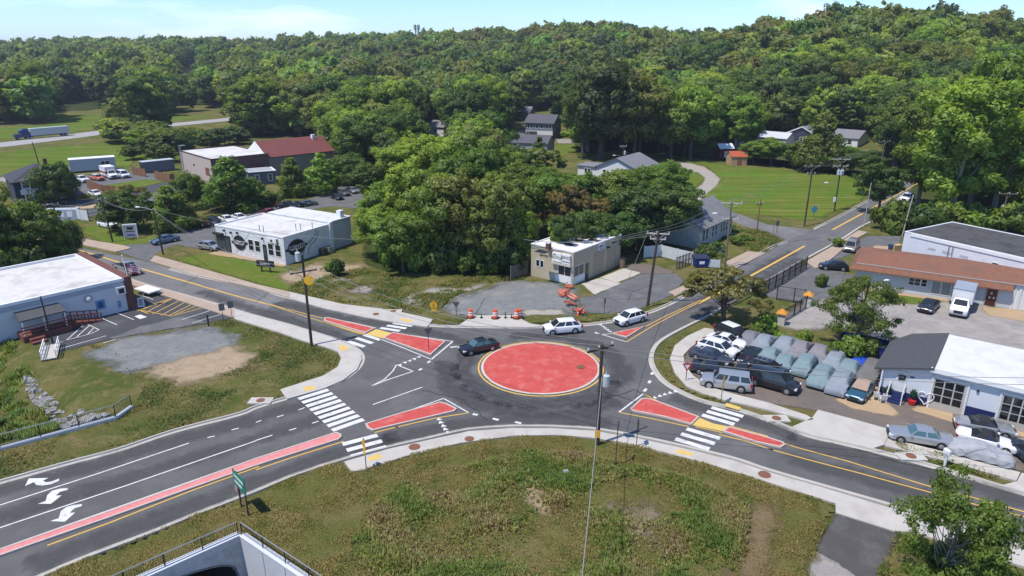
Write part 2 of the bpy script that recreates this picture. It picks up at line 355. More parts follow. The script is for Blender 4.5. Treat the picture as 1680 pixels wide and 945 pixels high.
# ================================================================= roads
A_n = [g(-160,338), g(-40,370), g(60,391)]+G(P('b1', 480,688, 760,742, 970,787, 1100,832, 1300,882, 1654,948))
A_n2 = G(P('c2', 150,95, 420,165, 700,230, 900,265, 1100,290, 1300,299, 1654,303)+P('c3', 220,300, 450,290, 650,265, 860,215, 1000,160, 1140,85)+P('b3', 1350,872, 1654,702)+P('b4', 118,655))
D_l = G(P('b4', 290,575, 500,470, 640,390, 700,352))+[g(1478,296), g(1540,262), g(1590,240)]
D_r = [g(1606,246), g(1560,268), g(1502,303)]+G(P('b4', 735,485, 600,562, 480,640, 240,772, 0,905))+G(P('', 1215,489))+G(P('c3', 1270,230, 1150,290, 1000,370, 930,430, 905,500, 920,570, 980,650, 1080,715, 1230,780, 1460,837))+G(P('', 1260,689, 1325,714, 1377,726, 1452,744, 1522,763, 1623,793, 1700,816, 1820,852, 1960,890))
C_s = G(P('', 1860,962, 1760,926, 1680,899, 1584,866, 1519,847, 1434,822, 1346,797, 1260,772, 1203,753, 1125,734, 1047,717, 975,704.5, 910,700.5, 840,700, 770,705, 705,719, 638,734, 565,754, 485,780, 420,807, 324,844, 246,876, 153,911, 60,950, -20,985))
B_n = G(P('', -80,812, 0,791, 111,760, 194,738, 287,707, 390,680, 420,668, 471,653, 532,635, 562,622, 585,605, 593,589, 588,577, 570,564, 542,554, 509,544, 471,532.5, 420,519, 343,496, 236,466, 180,448, 122,432, 60,414, -40,388, -160,352))
A_nS, D_S, C_S, B_S = cat(A_n[:7], 3), D_r, C_s, B_n
north = cat(A_n, 4)+cat(A_n2, 5); east = cat(D_r, 5); south = cat(C_s, 5); west = cat(B_n, 5); dl = cat(D_l, 4)
outline = north+dl+east+south+west
flat('road', outline, asph, 0.0)
# older, paler surfacing further up the roads
flat('old_road_surface', G(P('', -150,341, -40,371, 60,392)+P('b1', 480,690, 970,790, 1300,884)+P('c2', 0,58, 150,98, 195,118, 0,225)+P('', 343,495, 236,465, 180,447, 122,431, 60,413, -40,387, -150,355)), asph_old, .006)
flat('old_road_surface', dl[2:]+[Vector(p) for p in G(P('', 1604,247, 1560,268.5, 1502,303.5)+P('b4', 730,485, 600,560, 480,638, 240,770, 5,900)+P('', 1215,487.5, 1170,513.5, 1134,512)+P('c3', 1145,88)+P('b3', 1354,873, 1650,703)+P('b4', 116,657, 300,577))], M('asphalt_worn', (.135,.132,.130), .9, .3, .4, .3, 9, big=(.2, (.18,.175,.17), .7), spec=.2), .006)
def band(line_px, z=.018): pass
# side streets
def street(name, poly, mat=asph_old, z=-.006): return flat(name, poly, mat, z)
street('side_street', G(P('b4', 118,655, 0,590)+P('', 1240,378, 1200,362, 1190,355, 1199,348, 1215,352)+P('b4', 0,545, 290,578)+P('', 1340,392)))
# kerbs (gutter, upstand, top)
kprof = [(-.38,.010),(-.02,.004),(.0,.15),(.17,.15),(.19,-.02)]
def kerb(line, nm='kerb'):
    b = MB(); b.profile(line, [(-o_, z) for o_, z in kprof[::-1]][::-1]); return b
def add_kerb(line):
    b = MB(); b.profile(line, [(-o_, z) for o_, z in kprof]); o = b.build('kerb', curb_m); tag(o, kind='structure'); return o
def left_of(line): return [(p.x, p.y) for p in line]
# outline runs anticlockwise seen from the ... road lies to the right of 'north'; find out by area sign
_ar = sum(outline[i].x*outline[(i+1)%len(outline)].y-outline[(i+1)%len(outline)].x*outline[i].y for i in range(len(outline)))
SGN = 1 if _ar > 0 else -1      # +1: interior on the left of travel
def kerb_run(line):
    b = MB(); b.profile(line, [(-SGN*o_, z) for o_, z in kprof]); return tag(b.build('kerb', curb_m), kind='structure')
kerb_run(cat(A_n[6:], 4)+cat(A_n2, 5)); kerb_run(dl[:9]); kerb_run(east[12:]); kerb_run(south); kerb_run(west[:-8])
# ---- pavements
def walk(poly, m=conc, z=.145, name='pavement'): return flat(name, poly, m, z, .2)
K0 = .15
inner = lambda *v: G(P(*v), .145)
so = C_s
walk(G(P('', 1346,799, 1260,774.5, 1203,755.5, 1125,736.5, 1047,719.5, 975,707, 910,703, 840,702.5, 770,707.5, 705,721.5, 638,736.5, 564,757.5, 577,774, 601,770, 664,749, 757,726.5, 840,715.5, 910,713.5, 970,718, 1015,725.5, 1065,736, 1161,762, 1260,791, 1371,826, 1371,841, 1467,871.5, 1500,873, 1560,893, 1680,930, 1780,962, 1790,945, 1680,903, 1584,869.5, 1519,850, 1434,825.5), .12))
walk(G(P('', 476,489.5, 527,504.5, 598,520, 648,529, 701,536, 710,524, 690,519, 638,508, 562,499, 476,479), .12))
walk(G(P('', 246,428, 330,453, 420,473, 476,488.5, 476,479, 420,466, 330,440, 254,419), .12), conc_tan)
walk(G(P('', 120,398, 190,413, 215,407, 205,403, 150,394, 130,389), .12), conc_tan)
walk(G(P('', 751,535, 869,537, 896,535, 870,531, 857,524.5, 855,517.5, 778,517.5, 768,523.5), .12), name='driveway_apron')
walk(G(P('', 385,508, 420,517, 471,530.5, 509,542, 542,552, 570,562, 588,575, 594,589, 586,606, 563,623.5, 532,637, 471,654.5, 460,639, 529,617, 554,602, 560,587, 554,576.5, 532,568.5, 496,558.5, 458,545, 420,533.5, 385,523), .12))
walk(G(P('', 180,447, 236,464, 343,494, 385,507, 385,521.5, 279,488, 225,470, 176,455), .12), conc_tan)
e_in = P('', 1178,541, 1147,560, 1132,571, 1121,583, 1124,600, 1138,617, 1165,635, 1210,648, 1260,660.5, 1323,681, 1335,688)
e_out = P('', 1325,690, 1262,673, 1225,664, 1190,657, 1155,646, 1127,634, 1107,612, 1099,589, 1107,567, 1128,551, 1156,538)
walk(G(e_in+e_out, .12))
walk(G(P('', 1342,672.5, 1401,688, 1461,705, 1451,729.5, 1431,736, 1377,724, 1325,711.5, 1300,700, 1332,686), .12), name='driveway_apron')
walk(G(P('e4', 172,388, 1000,590, 1612,760, 1568,852, 900,662, 140,467), .12))
walk(G(P('', 1676,776, 1720,785, 1760,830, 1680,806, 1640,797, 1668,790), .12), name='driveway_apron')
walk(G(P('b4', 20,718, 248,778, 118,840, 0,905)+P('', 1285,432)), conc_tan, .1) if False else None
walk(G(P('', 1322,429, 1381,395, 1408,378, 1424,381, 1400,394, 1372,418, 1350,436, 1338,440), .12), conc_tan)
walk(G(P('f6', 890,650, 1100,548, 1280,565, 985,712, 930,715), .05), conc_tan, .12)
walk(G(P('e5', 1395,650, 1600,560, 1640,600, 1460,690, 1440,665), .05), conc_tan, .12)
# kerb-side verge strips of grass
verge = lambda poly: patch('verge', poly, g_rough, .10, .5, edge=False)
verge(G(P('', 1143,541, 1154,537, 1130,549, 1106,565, 1097,589, 1105,612, 1126,635, 1153,647, 1188,658, 1186,662, 1150,654, 1112,638, 1092,621, 1082,605, 1079,586, 1084,573, 1100,558)))
verge(G(P('', 1217,667, 1262,677, 1300,688, 1316,692, 1308,696, 1262,683, 1225,675)))
verge(G(P('e4', 150,470, 900,668, 1560,858, 1440,868, 1000,760, 650,665, 330,585, 200,520)))
verge(G(P('', 713,524, 730,524, 766,524, 751,533, 704,535)))
verge(G(P('', 860,524, 930,519, 1000,516, 1050,508, 1075,500, 1090,496, 1052,513, 1003,523, 954,531, 900,533, 874,532)))
# ---- round island and splitter islands
cl, cr, ct, cb = g(781,602), g(992.5,602), g(887,561.5), g(889,649)
RC = Vector(((cl.x+cr.x)/2, (ct.y+cb.y)/2, 0)); RR = (cr.x-cl.x)/2*.55+(ct.y-cb.y)/2*.45; print("ISLAND", RC, RR, (cr.x-cl.x)/2, (ct.y-cb.y)/2)
def ring(r0, r1, z0, z1, n=96):
    b = MB(); v = []
    for k in range(n):
        a = 2*PI*k/n; v += [(RC.x+r0*math.cos(a), RC.y+r0*math.sin(a), z0), (RC.x+r1*math.cos(a), RC.y+r1*math.sin(a), z1)]
    return b.add(v, [(2*k, 2*k+1, 2*((k+1)%n)+1, 2*((k+1)%n)) for k in range(n)])
b = MB(); n = 96; rr = [0, .3, .55, .8, 1]; v = [(RC.x, RC.y, .16)]
R1 = RR-.62
for q in rr[1:]: v += [(RC.x+R1*q*math.cos(2*PI*k/n), RC.y+R1*q*math.sin(2*PI*k/n), .16-.09*q*q) for k in range(n)]
f = [(0, 1+k, 1+(k+1)%n) for k in range(n)]
for i in range(3): f += [(1+i*n+k, 1+(i+1)*n+k, 1+(i+1)*n+(k+1)%n, 1+i*n+(k+1)%n) for k in range(n)]
b.add(v, f); isl = b.build('roundabout_island', red_m, smooth=40); tag(isl, 'large round red painted island in the middle of the roundabout', 'traffic island')
b = ring(R1+.004, R1+.26, .072, .06); ed = b.build('rim', M('rim_paint', (.56,.48,.41), .8, .3, 2), isl)
tag(ring(R1+.44, R1+.62, .012, .012).build('yellow_circle_line', yp), kind='structure')
tyre_st = with_edge(M('tyre_polished_asphalt', (.080,.077,.075), .75, .3, .6, .2, 8, spec=.3), 1.1, .45, 1.0)
def arc_patch(name, r0, r1, a0, a1):
    n = 40; pts = [RC+Vector((math.cos(a0+(a1-a0)*k/n)*r1, math.sin(a0+(a1-a0)*k/n)*r1, 0)) for k in range(n+1)]+[RC+Vector((math.cos(a1-(a1-a0)*k/n)*r0, math.sin(a1-(a1-a0)*k/n)*r0, 0)) for k in range(n+1)]
    return patch(name, pts, tyre_st, .009, .4)
arc_patch('tyre_marks', RR+.9, RR+2.1, math.radians(150), math.radians(330)); arc_patch('tyre_marks', RR+2.9, RR+4.0, math.radians(175), math.radians(310)); arc_patch('tyre_marks', RR+1.2, RR+2.4, math.radians(-25), math.radians(110))
def lane_wear(*px, w=.9):
    ln = cat(G(P('', *px)), 4); q = []; r_ = []
    for i, p in enumerate(ln):
        d = (ln[min(i+1,len(ln)-1)]-ln[max(i-1,0)]).normalized(); n_ = Vector((-d.y,d.x,0))*w/2; q.append(p+n_); r_.append(p-n_)
    patch('tyre_marks', q+r_[::-1], MATS['tyre_lane'], .0095, .35)
with_edge(M('tyre_lane', (.092,.089,.086), .8, .3, .6, .2, 8, spec=.25), .8, .6, .9)
for v in ((0,806,120,773,300,720,430,685,520,655),(0,848,150,802,330,748,440,714,560,672),(60,925,200,872,400,799,560,742,640,718),(640,721,800,690,900,690,1000,692),(1300,722,1450,762,1620,805,1700,826),(1300,752,1450,795,1620,842),(460,497,560,522,640,533,760,560),(330,479,430,512,520,540,560,556),(1130,505,1200,468,1300,414),(1150,515,1225,475,1310,424),(1110,655,1200,682,1300,712)): lane_wear(*v)
def island(poly, label, mat=red_m, h=.15):
    """kerbed island: pale rim with red paving inside"""
    n = len(poly); c = Vector((sum(p[0] for p in poly)/n, sum(p[1] for p in poly)/n, 0))
    a = sum(poly[i][0]*poly[(i+1)%n][1]-poly[(i+1)%n][0]*poly[i][1] for i in range(n))
    if a < 0: poly = poly[::-1]
    ins = []
    for i in range(n):
        p0, p1, p2 = Vector(poly[i-1][:2]), Vector(poly[i][:2]), Vector(poly[(i+1)%n][:2])
        d1, d2 = (p1-p0).normalized(), (p2-p1).normalized(); q = Vector((-d1.y-d2.y, d1.x+d2.x)); q.normalize()
        co = max(.45, abs(q.dot(Vector((-d1.y, d1.x))))); ins.append(p1+q*(.17/co))
    b = MB(); v = [(p[0], p[1], 0) for p in poly]+[(p[0], p[1], h) for p in poly]+[(p.x, p.y, h) for p in ins]+[(p.x, p.y, h-.03) for p in ins]
    for k in range(3): b.add([], []) 
    f = []
    for k in range(3): f += [(k*n+i, k*n+(i+1)%n, (k+1)*n+(i+1)%n, (k+1)*n+i) for i in range(n)]
    b.add(v, f); o = b.build('traffic_island', M('island_kerb', (.52,.41,.355), .8, .25, 2)); tag(o, label, 'traffic island')
    q = MB(); q.poly([(p.x, p.y, h-.029) for p in ins]); q.build('paving', mat, o); return o
island(G(P('c2', 436,264, 446,250, 462,243, 770,313, 706,346)), 'narrow red island left of the tan crossing on the upper left approach')
island(G(P('c2', 822,376, 884,341, 1226,399, 1130,486)), 'red wedge island carrying a dark sign right of the tan crossing')
island(G(P('', 599,697, 612,693, 660,678, 722,661, 732,663, 750,672, 745,676.5, 640,701, 612,708, 603,704)), 'red island tapering beside the wide lower left crossing')
island(G(P('', 420,753.5, 552,710.5, 560,714, 561,718, 555,723, 420,766, 300,808, 181,851, 57,894, -50,932, -50,920, 25,894, 168,844, 300,797)), 'long thin red median running down the lower left road', red_p)
island(G(P('c3', 765,833, 830,772, 862,766, 900,772, 1010,812, 1210,887, 1160,937, 980,888, 770,848)), 'red wedge island before the lower right crossing')
island(G(P('', 1185,709, 1195,701.5, 1260,719, 1285,727, 1288,731.5, 1281,736, 1240,727)), 'narrow red island past the lower right crossing')
island(G(P('c3', 642,346, 858,301, 740,374)), 'small red triangle island on the upper right approach')
# ---- painted markings
paint_w, paint_y = MB(), MB()
ZP = .014
def lw(k, *v, w=.14): paint_w.strip(G(P(k, *v)), w, ZP)
def ly(k, *v, w=.14): paint_y.strip(G(P(k, *v)), w, ZP)
# approach A
ly('b1', 490,706, 620,742, 790,796, 1300,941, w=.34); ly('', 330,469.5, 400,489, 455,503, w=.26); ly('', 455,503, 490,512, 530,522.5, w=.14); ly('', 455,504, 500,519, 560,537, 600,549, w=.14)
ly('', -100,349, 0,377, 60,393, 124,409, w=.3)
lw('c2', 440,240, 600,268, 775,308); ly('c2', 700,350, 640,335, 430,268); lw('c2', 800,378, 960,440, 1133,511); lw('c2', 1133,511, 1272,394, w=.2); lw('c2', 1272,394, 880,338)
paint_y.poly([tuple(p) for p in G(P('c2', 708,348, 776,316, 884,343, 824,374), ZP)][::1]) if False else None
tan_x = flat('crossing_refuge', G(P('c2', 710,347, 776,315, 882,342, 820,375)), tactile, .010)
# approach B
lw('d1', -300,600, 0,497, 600,304, 1195,105); lw('d1', -300,742, 0,640, 800,373, 1620,90); lw('', 419,723, 447,714)
for p in ((1312,70,1358,60),(1465,22,1510,10)): lw('d1', *p)
for p in ((0,918,35,905),(135,885,178,870),(275,838,315,822)): lw('c2', *p)
lw('c2', 362,924, 405,910); lw('d2', 210,24, 255,10)
ly('d1', 300,752, 700,606, 1200,410, 1640,252); ly('d2', 0,274, 200,205, 380,148, 555,94)
lw('d1', 60,752, 650,543, 1620,200, w=.1); lw('d2', 0,208, 300,108, 500,38, w=.1)
lw('c2', 755,803, 900,752, 1075,690); lw('c2', 735,688, 850,643, 1015,588); lw('c2', 735,688, 830,640, 885,585, 908,545); lw('c2', 908,545, 1015,588)
lw('c2', 710,930, 1000,838, 1212,763); lw('c2', 1212,763, 1375,856); ly('c2', 1375,856, 1150,892, 900,950); ly('d2', 900,0, 750,38)
# approach C
lw('c3', 690,853, 850,732, w=.16); ly('c3', 850,732, 960,790, 1100,850, 1215,887); ly('c3', 690,853, 900,893, 1140,945); ly('d3', 1160,0, 1330,38)
ly('d3', 1310,50, 1480,92, 1654,150); ly('d3', 1380,-5, 1620,62)
ly('d4', 0,75, 200,137, 500,218, 1000,372, 1300,450, 1660,550, 2100,680); ly('d4', 0,140, 300,222, 600,300, 800,355, 1300,490, 1660,580, 2100,705)
# approach D
lw('c3', 580,350, 740,398); lw('c3', 580,350, 640,345); ly('c3', 740,398, 900,300, 1060,215, 1225,135); ly('c3', 862,298, 1000,228, 1220,128)
ly('', 1145,498, 1200,470, 1260,437, 1320,403.5, w=.4); ly('b4', 418,578, 580,490, 735,405, w=.4)
ly('', 1447,333, 1500,304, 1560,266, w=.3)
def zebra(c0, c1, n, d0, d1, L, w=.58):
    a, b, e = g(*c0), g(*c1), (g(*d1)-g(*d0)).normalized(); q = Vector((-e.y, e.x, 0))
    for i in range(n):
        c = a.lerp(b, i/(n-1)) if n > 1 else a
        v = [c-e*L/2-q*w/2, c+e*L/2-q*w/2, c+e*L/2+q*w/2, c-e*L/2+q*w/2]
        paint_w.poly([(p.x, p.y, ZP) for p in v])
zebra((514.5,647), (571,697), 9, (492,654), (537,640), 3.1); zebra((591,721.5), (605.5,741), 3, (566.5,728), (616,715), 3.1)
zebra((661,532.5), (640,540.5), 3, (643.5,530), (676.5,535), 2.7); zebra((610.5,553.5), (584.5,564.5), 3, (570,559), (600,569), 2.7)
zebra((1193,676), (1178,688.5), 3, (1166,669.5), (1214.6,683.5), 3.0); zebra((1153.5,711.5), (1135.6,728.5), 3, (1110,722), (1160,737), 3.0)
def teeth(k, *v, s=.30):
    for c in G(P(k, *v)):
        d = (RC-c).normalized(); q = Vector((-d.y, d.x, 0)); paint_w.poly([tuple((c+q*s+Vector((0,0,ZP)))), tuple(c+d*-s*1.5+Vector((0,0,ZP))), tuple(c-q*s+Vector((0,0,ZP)))])
teeth('c2', 940,546, 972,531, 1003,520, 1033,508, 1062,495); teeth('c3', 570,291, 585,301, 598,311, 613,322, 629,333); teeth('c3', 912,756, 946,745, 978,735, 1012,725, 1047,716); teeth('c2', 1190,893, 1202,914, 1218,936); teeth('d2', 1205,12, 1222,33)
for k, a in (('c2', (1110,533,1125,520)), ('c2', (1052,583,1070,570)), ('c2', (1255,433,1300,428)), ('c2', (1400,863,1432,871)), ('c2', (1530,893,1568,903)), ('c3', (20,915,60,925)), ('c3', (853,718,868,700)), ('c3', (884,665,893,648)), ('c3', (903,610,907,595)), ('c3', (535,337,562,345)), ('c3', (440,323,455,325))): lw(k, *a, w=.3)
for poly in ((158,376, 182,327, 306,324, 272,341, 290,352, 330,345, 375,327, 372,343, 322,364, 270,372, 232,369, 212,351), (240,488, 288,470, 300,432, 330,405, 380,392, 430,388, 429,399, 380,412, 352,436, 391,434, 322,488), (318,597, 372,579, 385,535, 420,508, 470,495, 518,490, 517,502, 470,517, 440,545, 476,543, 410,601)):
    pts = G(P('d1', *poly), ZP); n = len(pts)
    a = sum(pts[i].x*pts[(i+1)%n].y-pts[(i+1)%n].x*pts[i].y for i in range(n)); paint_w.poly([tuple(p) for p in (pts if a > 0 else pts[::-1])])
# cracks and joints in the older surfaces
crk = MB(); rc = random.Random(3)
for k, v in (('c1',(400,450,800,362,1050,340,1500,245)),('',(300,468,330,449)),('',(200,440,215,425)),('',(420,497,440,480)),('f7',(460,330,520,260,560,180)),('e5',(690,690,900,720,1180,710)),('e5',(1000,740,1050,640,1300,560)),('f7',(100,250,400,170,700,40)),('c3',(580,700,640,745,700,750,800,790)),('',(1228,468,1262,452)),('',(1290,398,1370,386)),('',(980,640,1010,650,1040,640,1075,655)),('',(690,640,760,655,800,690)),('',(1400,735,1480,760,1560,775))):
    ln = G(P(k, *v)); out = []
    for a, b_ in zip(ln, ln[1:]):
        n_ = max(2, int((b_-a).length/.8))
        for i in range(n_): out.append(a.lerp(b_, i/n_)+Vector((rc.uniform(-.15,.15), rc.uniform(-.15,.15), 0)))
    crk.strip(out+[ln[-1]], .07, .0285)
tag(crk.build('pavement_cracks', M('tar_seal', (.022,.021,.02), .7, .2, 3)), kind='structure')
# left car park bays
pk = lambda k, *v, w=.12: paint_w.strip(G(P(k, *v)), w, .034)
pky = lambda k, *v, w=.14: paint_y.strip(G(P(k, *v)), w, .034)
for v in ((635,235,755,288),(748,208,865,255),(530,268,640,320),(640,320,590,345,430,388,360,410),(530,268,565,285),(430,388,548,283),(497,365,580,292),(566,350,610,305),(390,443,685,360),(665,408,745,383),(640,235,865,183),(1175,255,1370,193),(1243,277,1450,213),(920,100,990,125)): pk('c1', *v)
for v in ((885,200,1120,115),(860,183,1110,232),(1110,232,1310,178),(900,195,1000,150,1120,115),(935,212,1115,118),(985,220,1165,128),(1040,228,1200,140),(1095,228,1240,155),(1130,222,1270,165),(890,190,960,215)): pky('c1', *v)
paint_w.poly([tuple(p) for p in G(P('c1', 868,232, 905,250, 950,236, 905,220), .034)])
for (mb, nm, m_) in ((paint_w, 'white_road_markings', wp), (paint_y, 'yellow_road_markings', yp)): tag(mb.build(nm, m_), kind='structure')
for poly in (P('c2', 530,425, 560,415, 608,440, 555,458), P('c2', 300,690, 370,680, 388,700, 320,718), P('d2', 705,195, 780,170, 800,195, 720,220), P('d3', 1030,165, 1060,140, 1155,170, 1140,185), P('c3', 1385,790, 1480,820, 1465,838, 1375,812), P('c2', 930,243, 1010,255, 1010,270, 945,262)):
    flat('tactile_paving', G(poly, .15), tactile, .152)
flat('crossing_refuge', G(P('c3', 1212,888, 1300,925)+P('d3', 1375,0, 1335,30)+P('c3', 1165,935)), tactile, .010)
# ---- yards, car parks, gravel, dirt
gravel = M('gravel', (.24,.235,.225), .95, .4, 1.8, .7, 10, big=(.22, (.17,.175,.175), .8), spec=.1, alpha_edge=None)
def pm(name, rgb, rgb2=None, sc=.7, amp=1.0, esc=.5, soft=.2, big=None, bump=.4, rough=.92): return with_edge(M(name, rgb, rough, .3, sc, bump, 8, rgb2=rgb2, big=big, spec=.15), amp, esc, soft)
gv_blue = pm('gravel_bluish', (.205,.208,.20), (.135,.142,.14), 1.5, 1.6, .3, .9, big=(.35, (.27,.255,.225), .6), bump=.9)
gv_pale = pm('gravel_pale', (.34,.315,.285), (.23,.21,.19), .35, 1.0, .35, .4, big=(.9, (.17,.155,.14), .5), bump=.6)
lot_dk = pm('lot_asphalt_dark', (.072,.072,.078), None, .5, .15, .6, .1, big=(.25, (.11,.11,.11), .6))
lot_gr = pm('lot_asphalt_grey', (.135,.135,.135), None, .5, .3, .6, .15, big=(.3, (.18,.175,.165), .6))
lot_br = pm('lot_brownish', (.125,.108,.092), (.175,.140,.112), .28, .5, .5, .2, big=(.8, (.10,.095,.09), .7))
sand = pm('sandy_dirt', (.38,.29,.195), (.27,.20,.13), .8, 2.0, .4, .9, big=(1.1, (.16,.14,.06), .5), bump=.7)
dirt = pm('brown_dirt', (.185,.130,.075), (.125,.095,.05), 1.4, 1.1, .4, .6, bump=.6)
slab = pm('old_slab', (.36,.325,.27), (.27,.24,.19), .6, .7, .45, .2)
slab_t = pm('tan_slab', (.42,.30,.18), (.34,.245,.15), .6, .25, .6, .15)
slab_p = pm('pale_slab', (.47,.43,.37), (.38,.35,.30), .6, .2, .6, .1)
lawn_e = with_edge(g_lawn, .6, .5, .3); field_e = with_edge(mow(g_field), 1.2, .15, .5); weed_e = with_edge(g_weed, .9, .4, .4); wild_e = with_edge(g_wild, 1.0, .3, .5)
pt = lambda nm, k, v, m, z, step=.6, **kw: patch(nm, G(P(k, *v)), m, z, step, **kw)
# left: clinic car park
pt('car_park', 'c1', (300,440, 400,458, 800,360, 1330,280, 1515,238, 1370,190, 905,60, 880,130, 900,170, 640,235, 330,330), lot_dk, .010)
pt('gravel', 'c1', (640,520, 560,470, 760,385, 1330,300, 1530,370, 1500,430, 1100,560, 850,590), gv_blue, .016)
pt('bare_dirt', 'c1', (900,590, 1250,490, 1500,430, 1640,480, 1640,560, 1350,640, 1180,670), sand, .022)
pt('car_park', 'c1', (690,380, 900,300, 1180,230, 1330,270, 800,365), lot_gr, .0245, .5)
pt('undergrowth', '', (-20,565, 22,556, 45,575, 70,600, 88,640, 95,690, 60,715, -30,740), wild_e, -.012, .8) if False else None
# north lots
pt('gravel', 'f7', (100,250, 580,90, 720,30, 900,0, 1420,60, 1520,340, 1330,345, 1330,285, 940,300, 910,345, 400,345, 330,330), gv_blue, .012)
pt('car_park', 'c2', (1150,175, 1240,140, 1500,55, 1654,30, 1800,215, 1654,232, 1300,230), lot_gr, .008) if False else None
pt('pavement', 'e5', (0,820, 370,815, 392,862, 0,875), slab, .02, .4)
pt('gravel', 'c2', (900,160, 1000,90, 1160,50, 1400,45, 1490,20, 1300,105, 1180,160), gv_pale, .018)
pt('slab', 'e5', (550,560, 730,510, 940,560, 680,672), slab_p, .018, .4); pt('slab', 'e5', (735,505, 965,415, 1135,460, 900,555), M('slab_light', (.50,.46,.39), .9, .15, .7) and slab_p, .022, .4)
pt('yard', 'e5', (680,680, 920,560, 1140,470, 1250,455, 1480,470, 1560,540, 1460,640, 1440,670, 1200,770, 1180,790, 830,860, 560,840, 540,700), lot_gr, .014)
pt('yard', 'e5', (960,415, 1060,370, 1250,380, 1470,450, 1440,470, 1200,460, 1130,465), lot_br, .017)
pt('bare_dirt', 'e6', (690,720, 1090,600, 1500,610, 1540,640, 1200,720, 1000,800, 830,800), sand, .010); pt('gravel', 'e6', (1040,800, 1290,730, 1400,760, 1130,810), gv_pale, .014, .5); pt('gravel', 'e6', (1380,880, 1560,800, 1654,830, 1560,900), gv_pale, .014, .5)
pt('bare_dirt', 'c2', (560,80, 700,20, 850,0, 900,20, 700,90), dirt, .012)
pt('lawn', 'e6', (-300,560, 30,500, 300,560, 500,600, 735,640, 830,650, 700,740, 900,870, 700,860, 300,740, 0,660), lawn_e, .006)
# white shop's car park and its street
pt('car_park', '', (235,436, 258,424, 300,402, 340,392, 260,382, 240,384, 292,400, 330,408, 356,414, 470,440, 480,436, 358,409, 350,392, 440,360, 545,340, 600,345, 606,308, 560,312, 500,336, 400,350, 330,372, 262,385, 190,402, 195,412) if False else (186,411, 200,404, 262,389, 330,371, 420,345, 500,330, 560,306, 612,304, 612,345, 545,338, 440,356, 352,382, 356,412, 330,409, 290,401, 262,412, 247,424, 246,431), lot_gr, .008)
pt('pavement', 'e6', (0,510, 110,480, 770,620, 720,636, 400,570), slab_t, .02, .4)
pt('lawn', 'f1', (800,780, 830,720, 1000,700, 1280,860, 1500,790, 1540,830, 1480,880, 1150,900, 1000,870), lawn_e, .012)
pt('street', '', (-60,352, 40,352, 110,350, 175,335, 250,318, 320,300, 350,297, 340,306, 250,332, 170,350, 100,366, 40,366), lot_gr, .008)
pt('street', '', (60,341, 130,337, 190,330, 240,318, 300,300, 300,293, 240,305, 160,325, 100,330, 60,332), lot_dk, .009)
pt('yard', '', (120,318, 165,318, 200,326, 175,305, 260,297, 255,287, 235,280, 180,286, 120,290), lot_gr, .007)
pt('yard', 'f1', (390,600, 600,560, 1150,520, 1180,460, 920,500, 560,540, 400,560), slab_t, .015)
pt('yard', '', (-40,292, 20,287, 90,277, 125,272, 110,280, 60,292, 20,300), gv_pale, .007)
pt('lawn', 'f1', (1010,320, 1420,260, 1590,285, 1400,330, 1180,350), lawn_e, .012)
pt('meadow', '', (-200,285, -60,275, 30,285, 120,270, 220,262, 290,268, 300,285, 290,240, 200,245, 180,232, 60,247, -60,255, -200,268), field_e, .004, 1.5, margin=2.5)
pt('meadow', '', (-160,262, 0,250, 60,244, 210,231, 220,245, 215,275, 120,270, 40,280, 0,292, -160,300), field_e, .010, 1.5, margin=2.5)
pt('meadow', '', (-200,226, 0,229, 30,226, 200,208, 380,188, 392,182, 330,181, 200,196, 60,207, 0,210, -150,215), field_e, .02, 2.5, margin=2.5)
pt('meadow', '', (70,205, 95,193, 80,182, 110,176, 165,174, 170,182, 165,197, 110,205), field_e, .05, 3, margin=3)
tag(MB().strip([g(-260,262), g(-120,250), g(0,238), g(100,226), g(200,213), g(300,203), g(375,196), g(440,187), g(500,180)], 13.5, .03).build('highway', M('highway_concrete', (.33,.32,.30), .9, .2, .2, stretch=(1,1,1))), kind='structure')
# right: mown field, lane, gravel yard, car lot
pt('mown_field', 'f4', (560,760, 620,700, 780,560, 700,490, 640,430, 420,380, 350,345, 430,330, 700,390, 900,430, 1250,450, 1654,470, 2150,560, 2250,680, 2120,780, 1654,960, 1500,950, 1250,905, 900,880, 700,840), field_e, .008, 1.2)
pt('mown_field', 'f4', (370,500, 430,475, 560,490, 625,540, 560,620, 450,690, 300,690), field_e, .012, 1.0)
pt('lane', 'f4', (330,385, 480,400, 620,435, 720,500, 778,555, 740,620, 640,700, 580,760, 540,770, 455,710, 500,670, 600,610, 632,540, 560,490, 400,462, 320,430), pm('lane_gravel', (.36,.32,.275), (.27,.24,.20), .5, .3, .4, .25), .016, .8)
pt('lawn', 'f3', (590,480, 660,400, 860,390, 870,460, 700,520), lawn_e, .01); pt('lane', 'f3', (660,345, 860,340, 880,385, 680,385), gv_pale, .012); pt('lane', 'f3', (180,305, 360,250, 330,310, 200,320), gv_pale, .012)
pt('weedy_corner', 'f6', (580,590, 850,420, 940,300, 1180,330, 1380,400, 1440,450, 1280,555, 1100,545, 890,650, 800,640), weed_e, .012)
pt('bare_dirt', 'f6', (1230,420, 1330,385, 1440,430, 1400,490, 1290,490), dirt, .018, .5)
pt('yard', 'b4', (250,850, 560,870, 540,945, 300,1060, -30,1010, -30,960), lot_gr, .010); pt('yard', 'b4', (440,720, 640,620, 860,620, 850,700, 560,730, 350,800, 260,775), lot_gr, .010)
pt('slab', 'b4', (655,715, 690,680, 850,690, 850,740), slab_t, .016, .4)
pt('yard', 'c4', (120,-90, 520,-120, 470,30, 350,70, 250,120, 60,60, -60,20), lot_gr, .0125, .6)
pt('gravel_yard', 'c4', (60,280, 130,210, 250,150, 350,130, 480,60, 900,100, 1400,160, 1660,270, 1900,420, 1654,480, 1160,380, 900,400, 780,420, 600,330, 420,300, 200,330), gv_pale, .013)
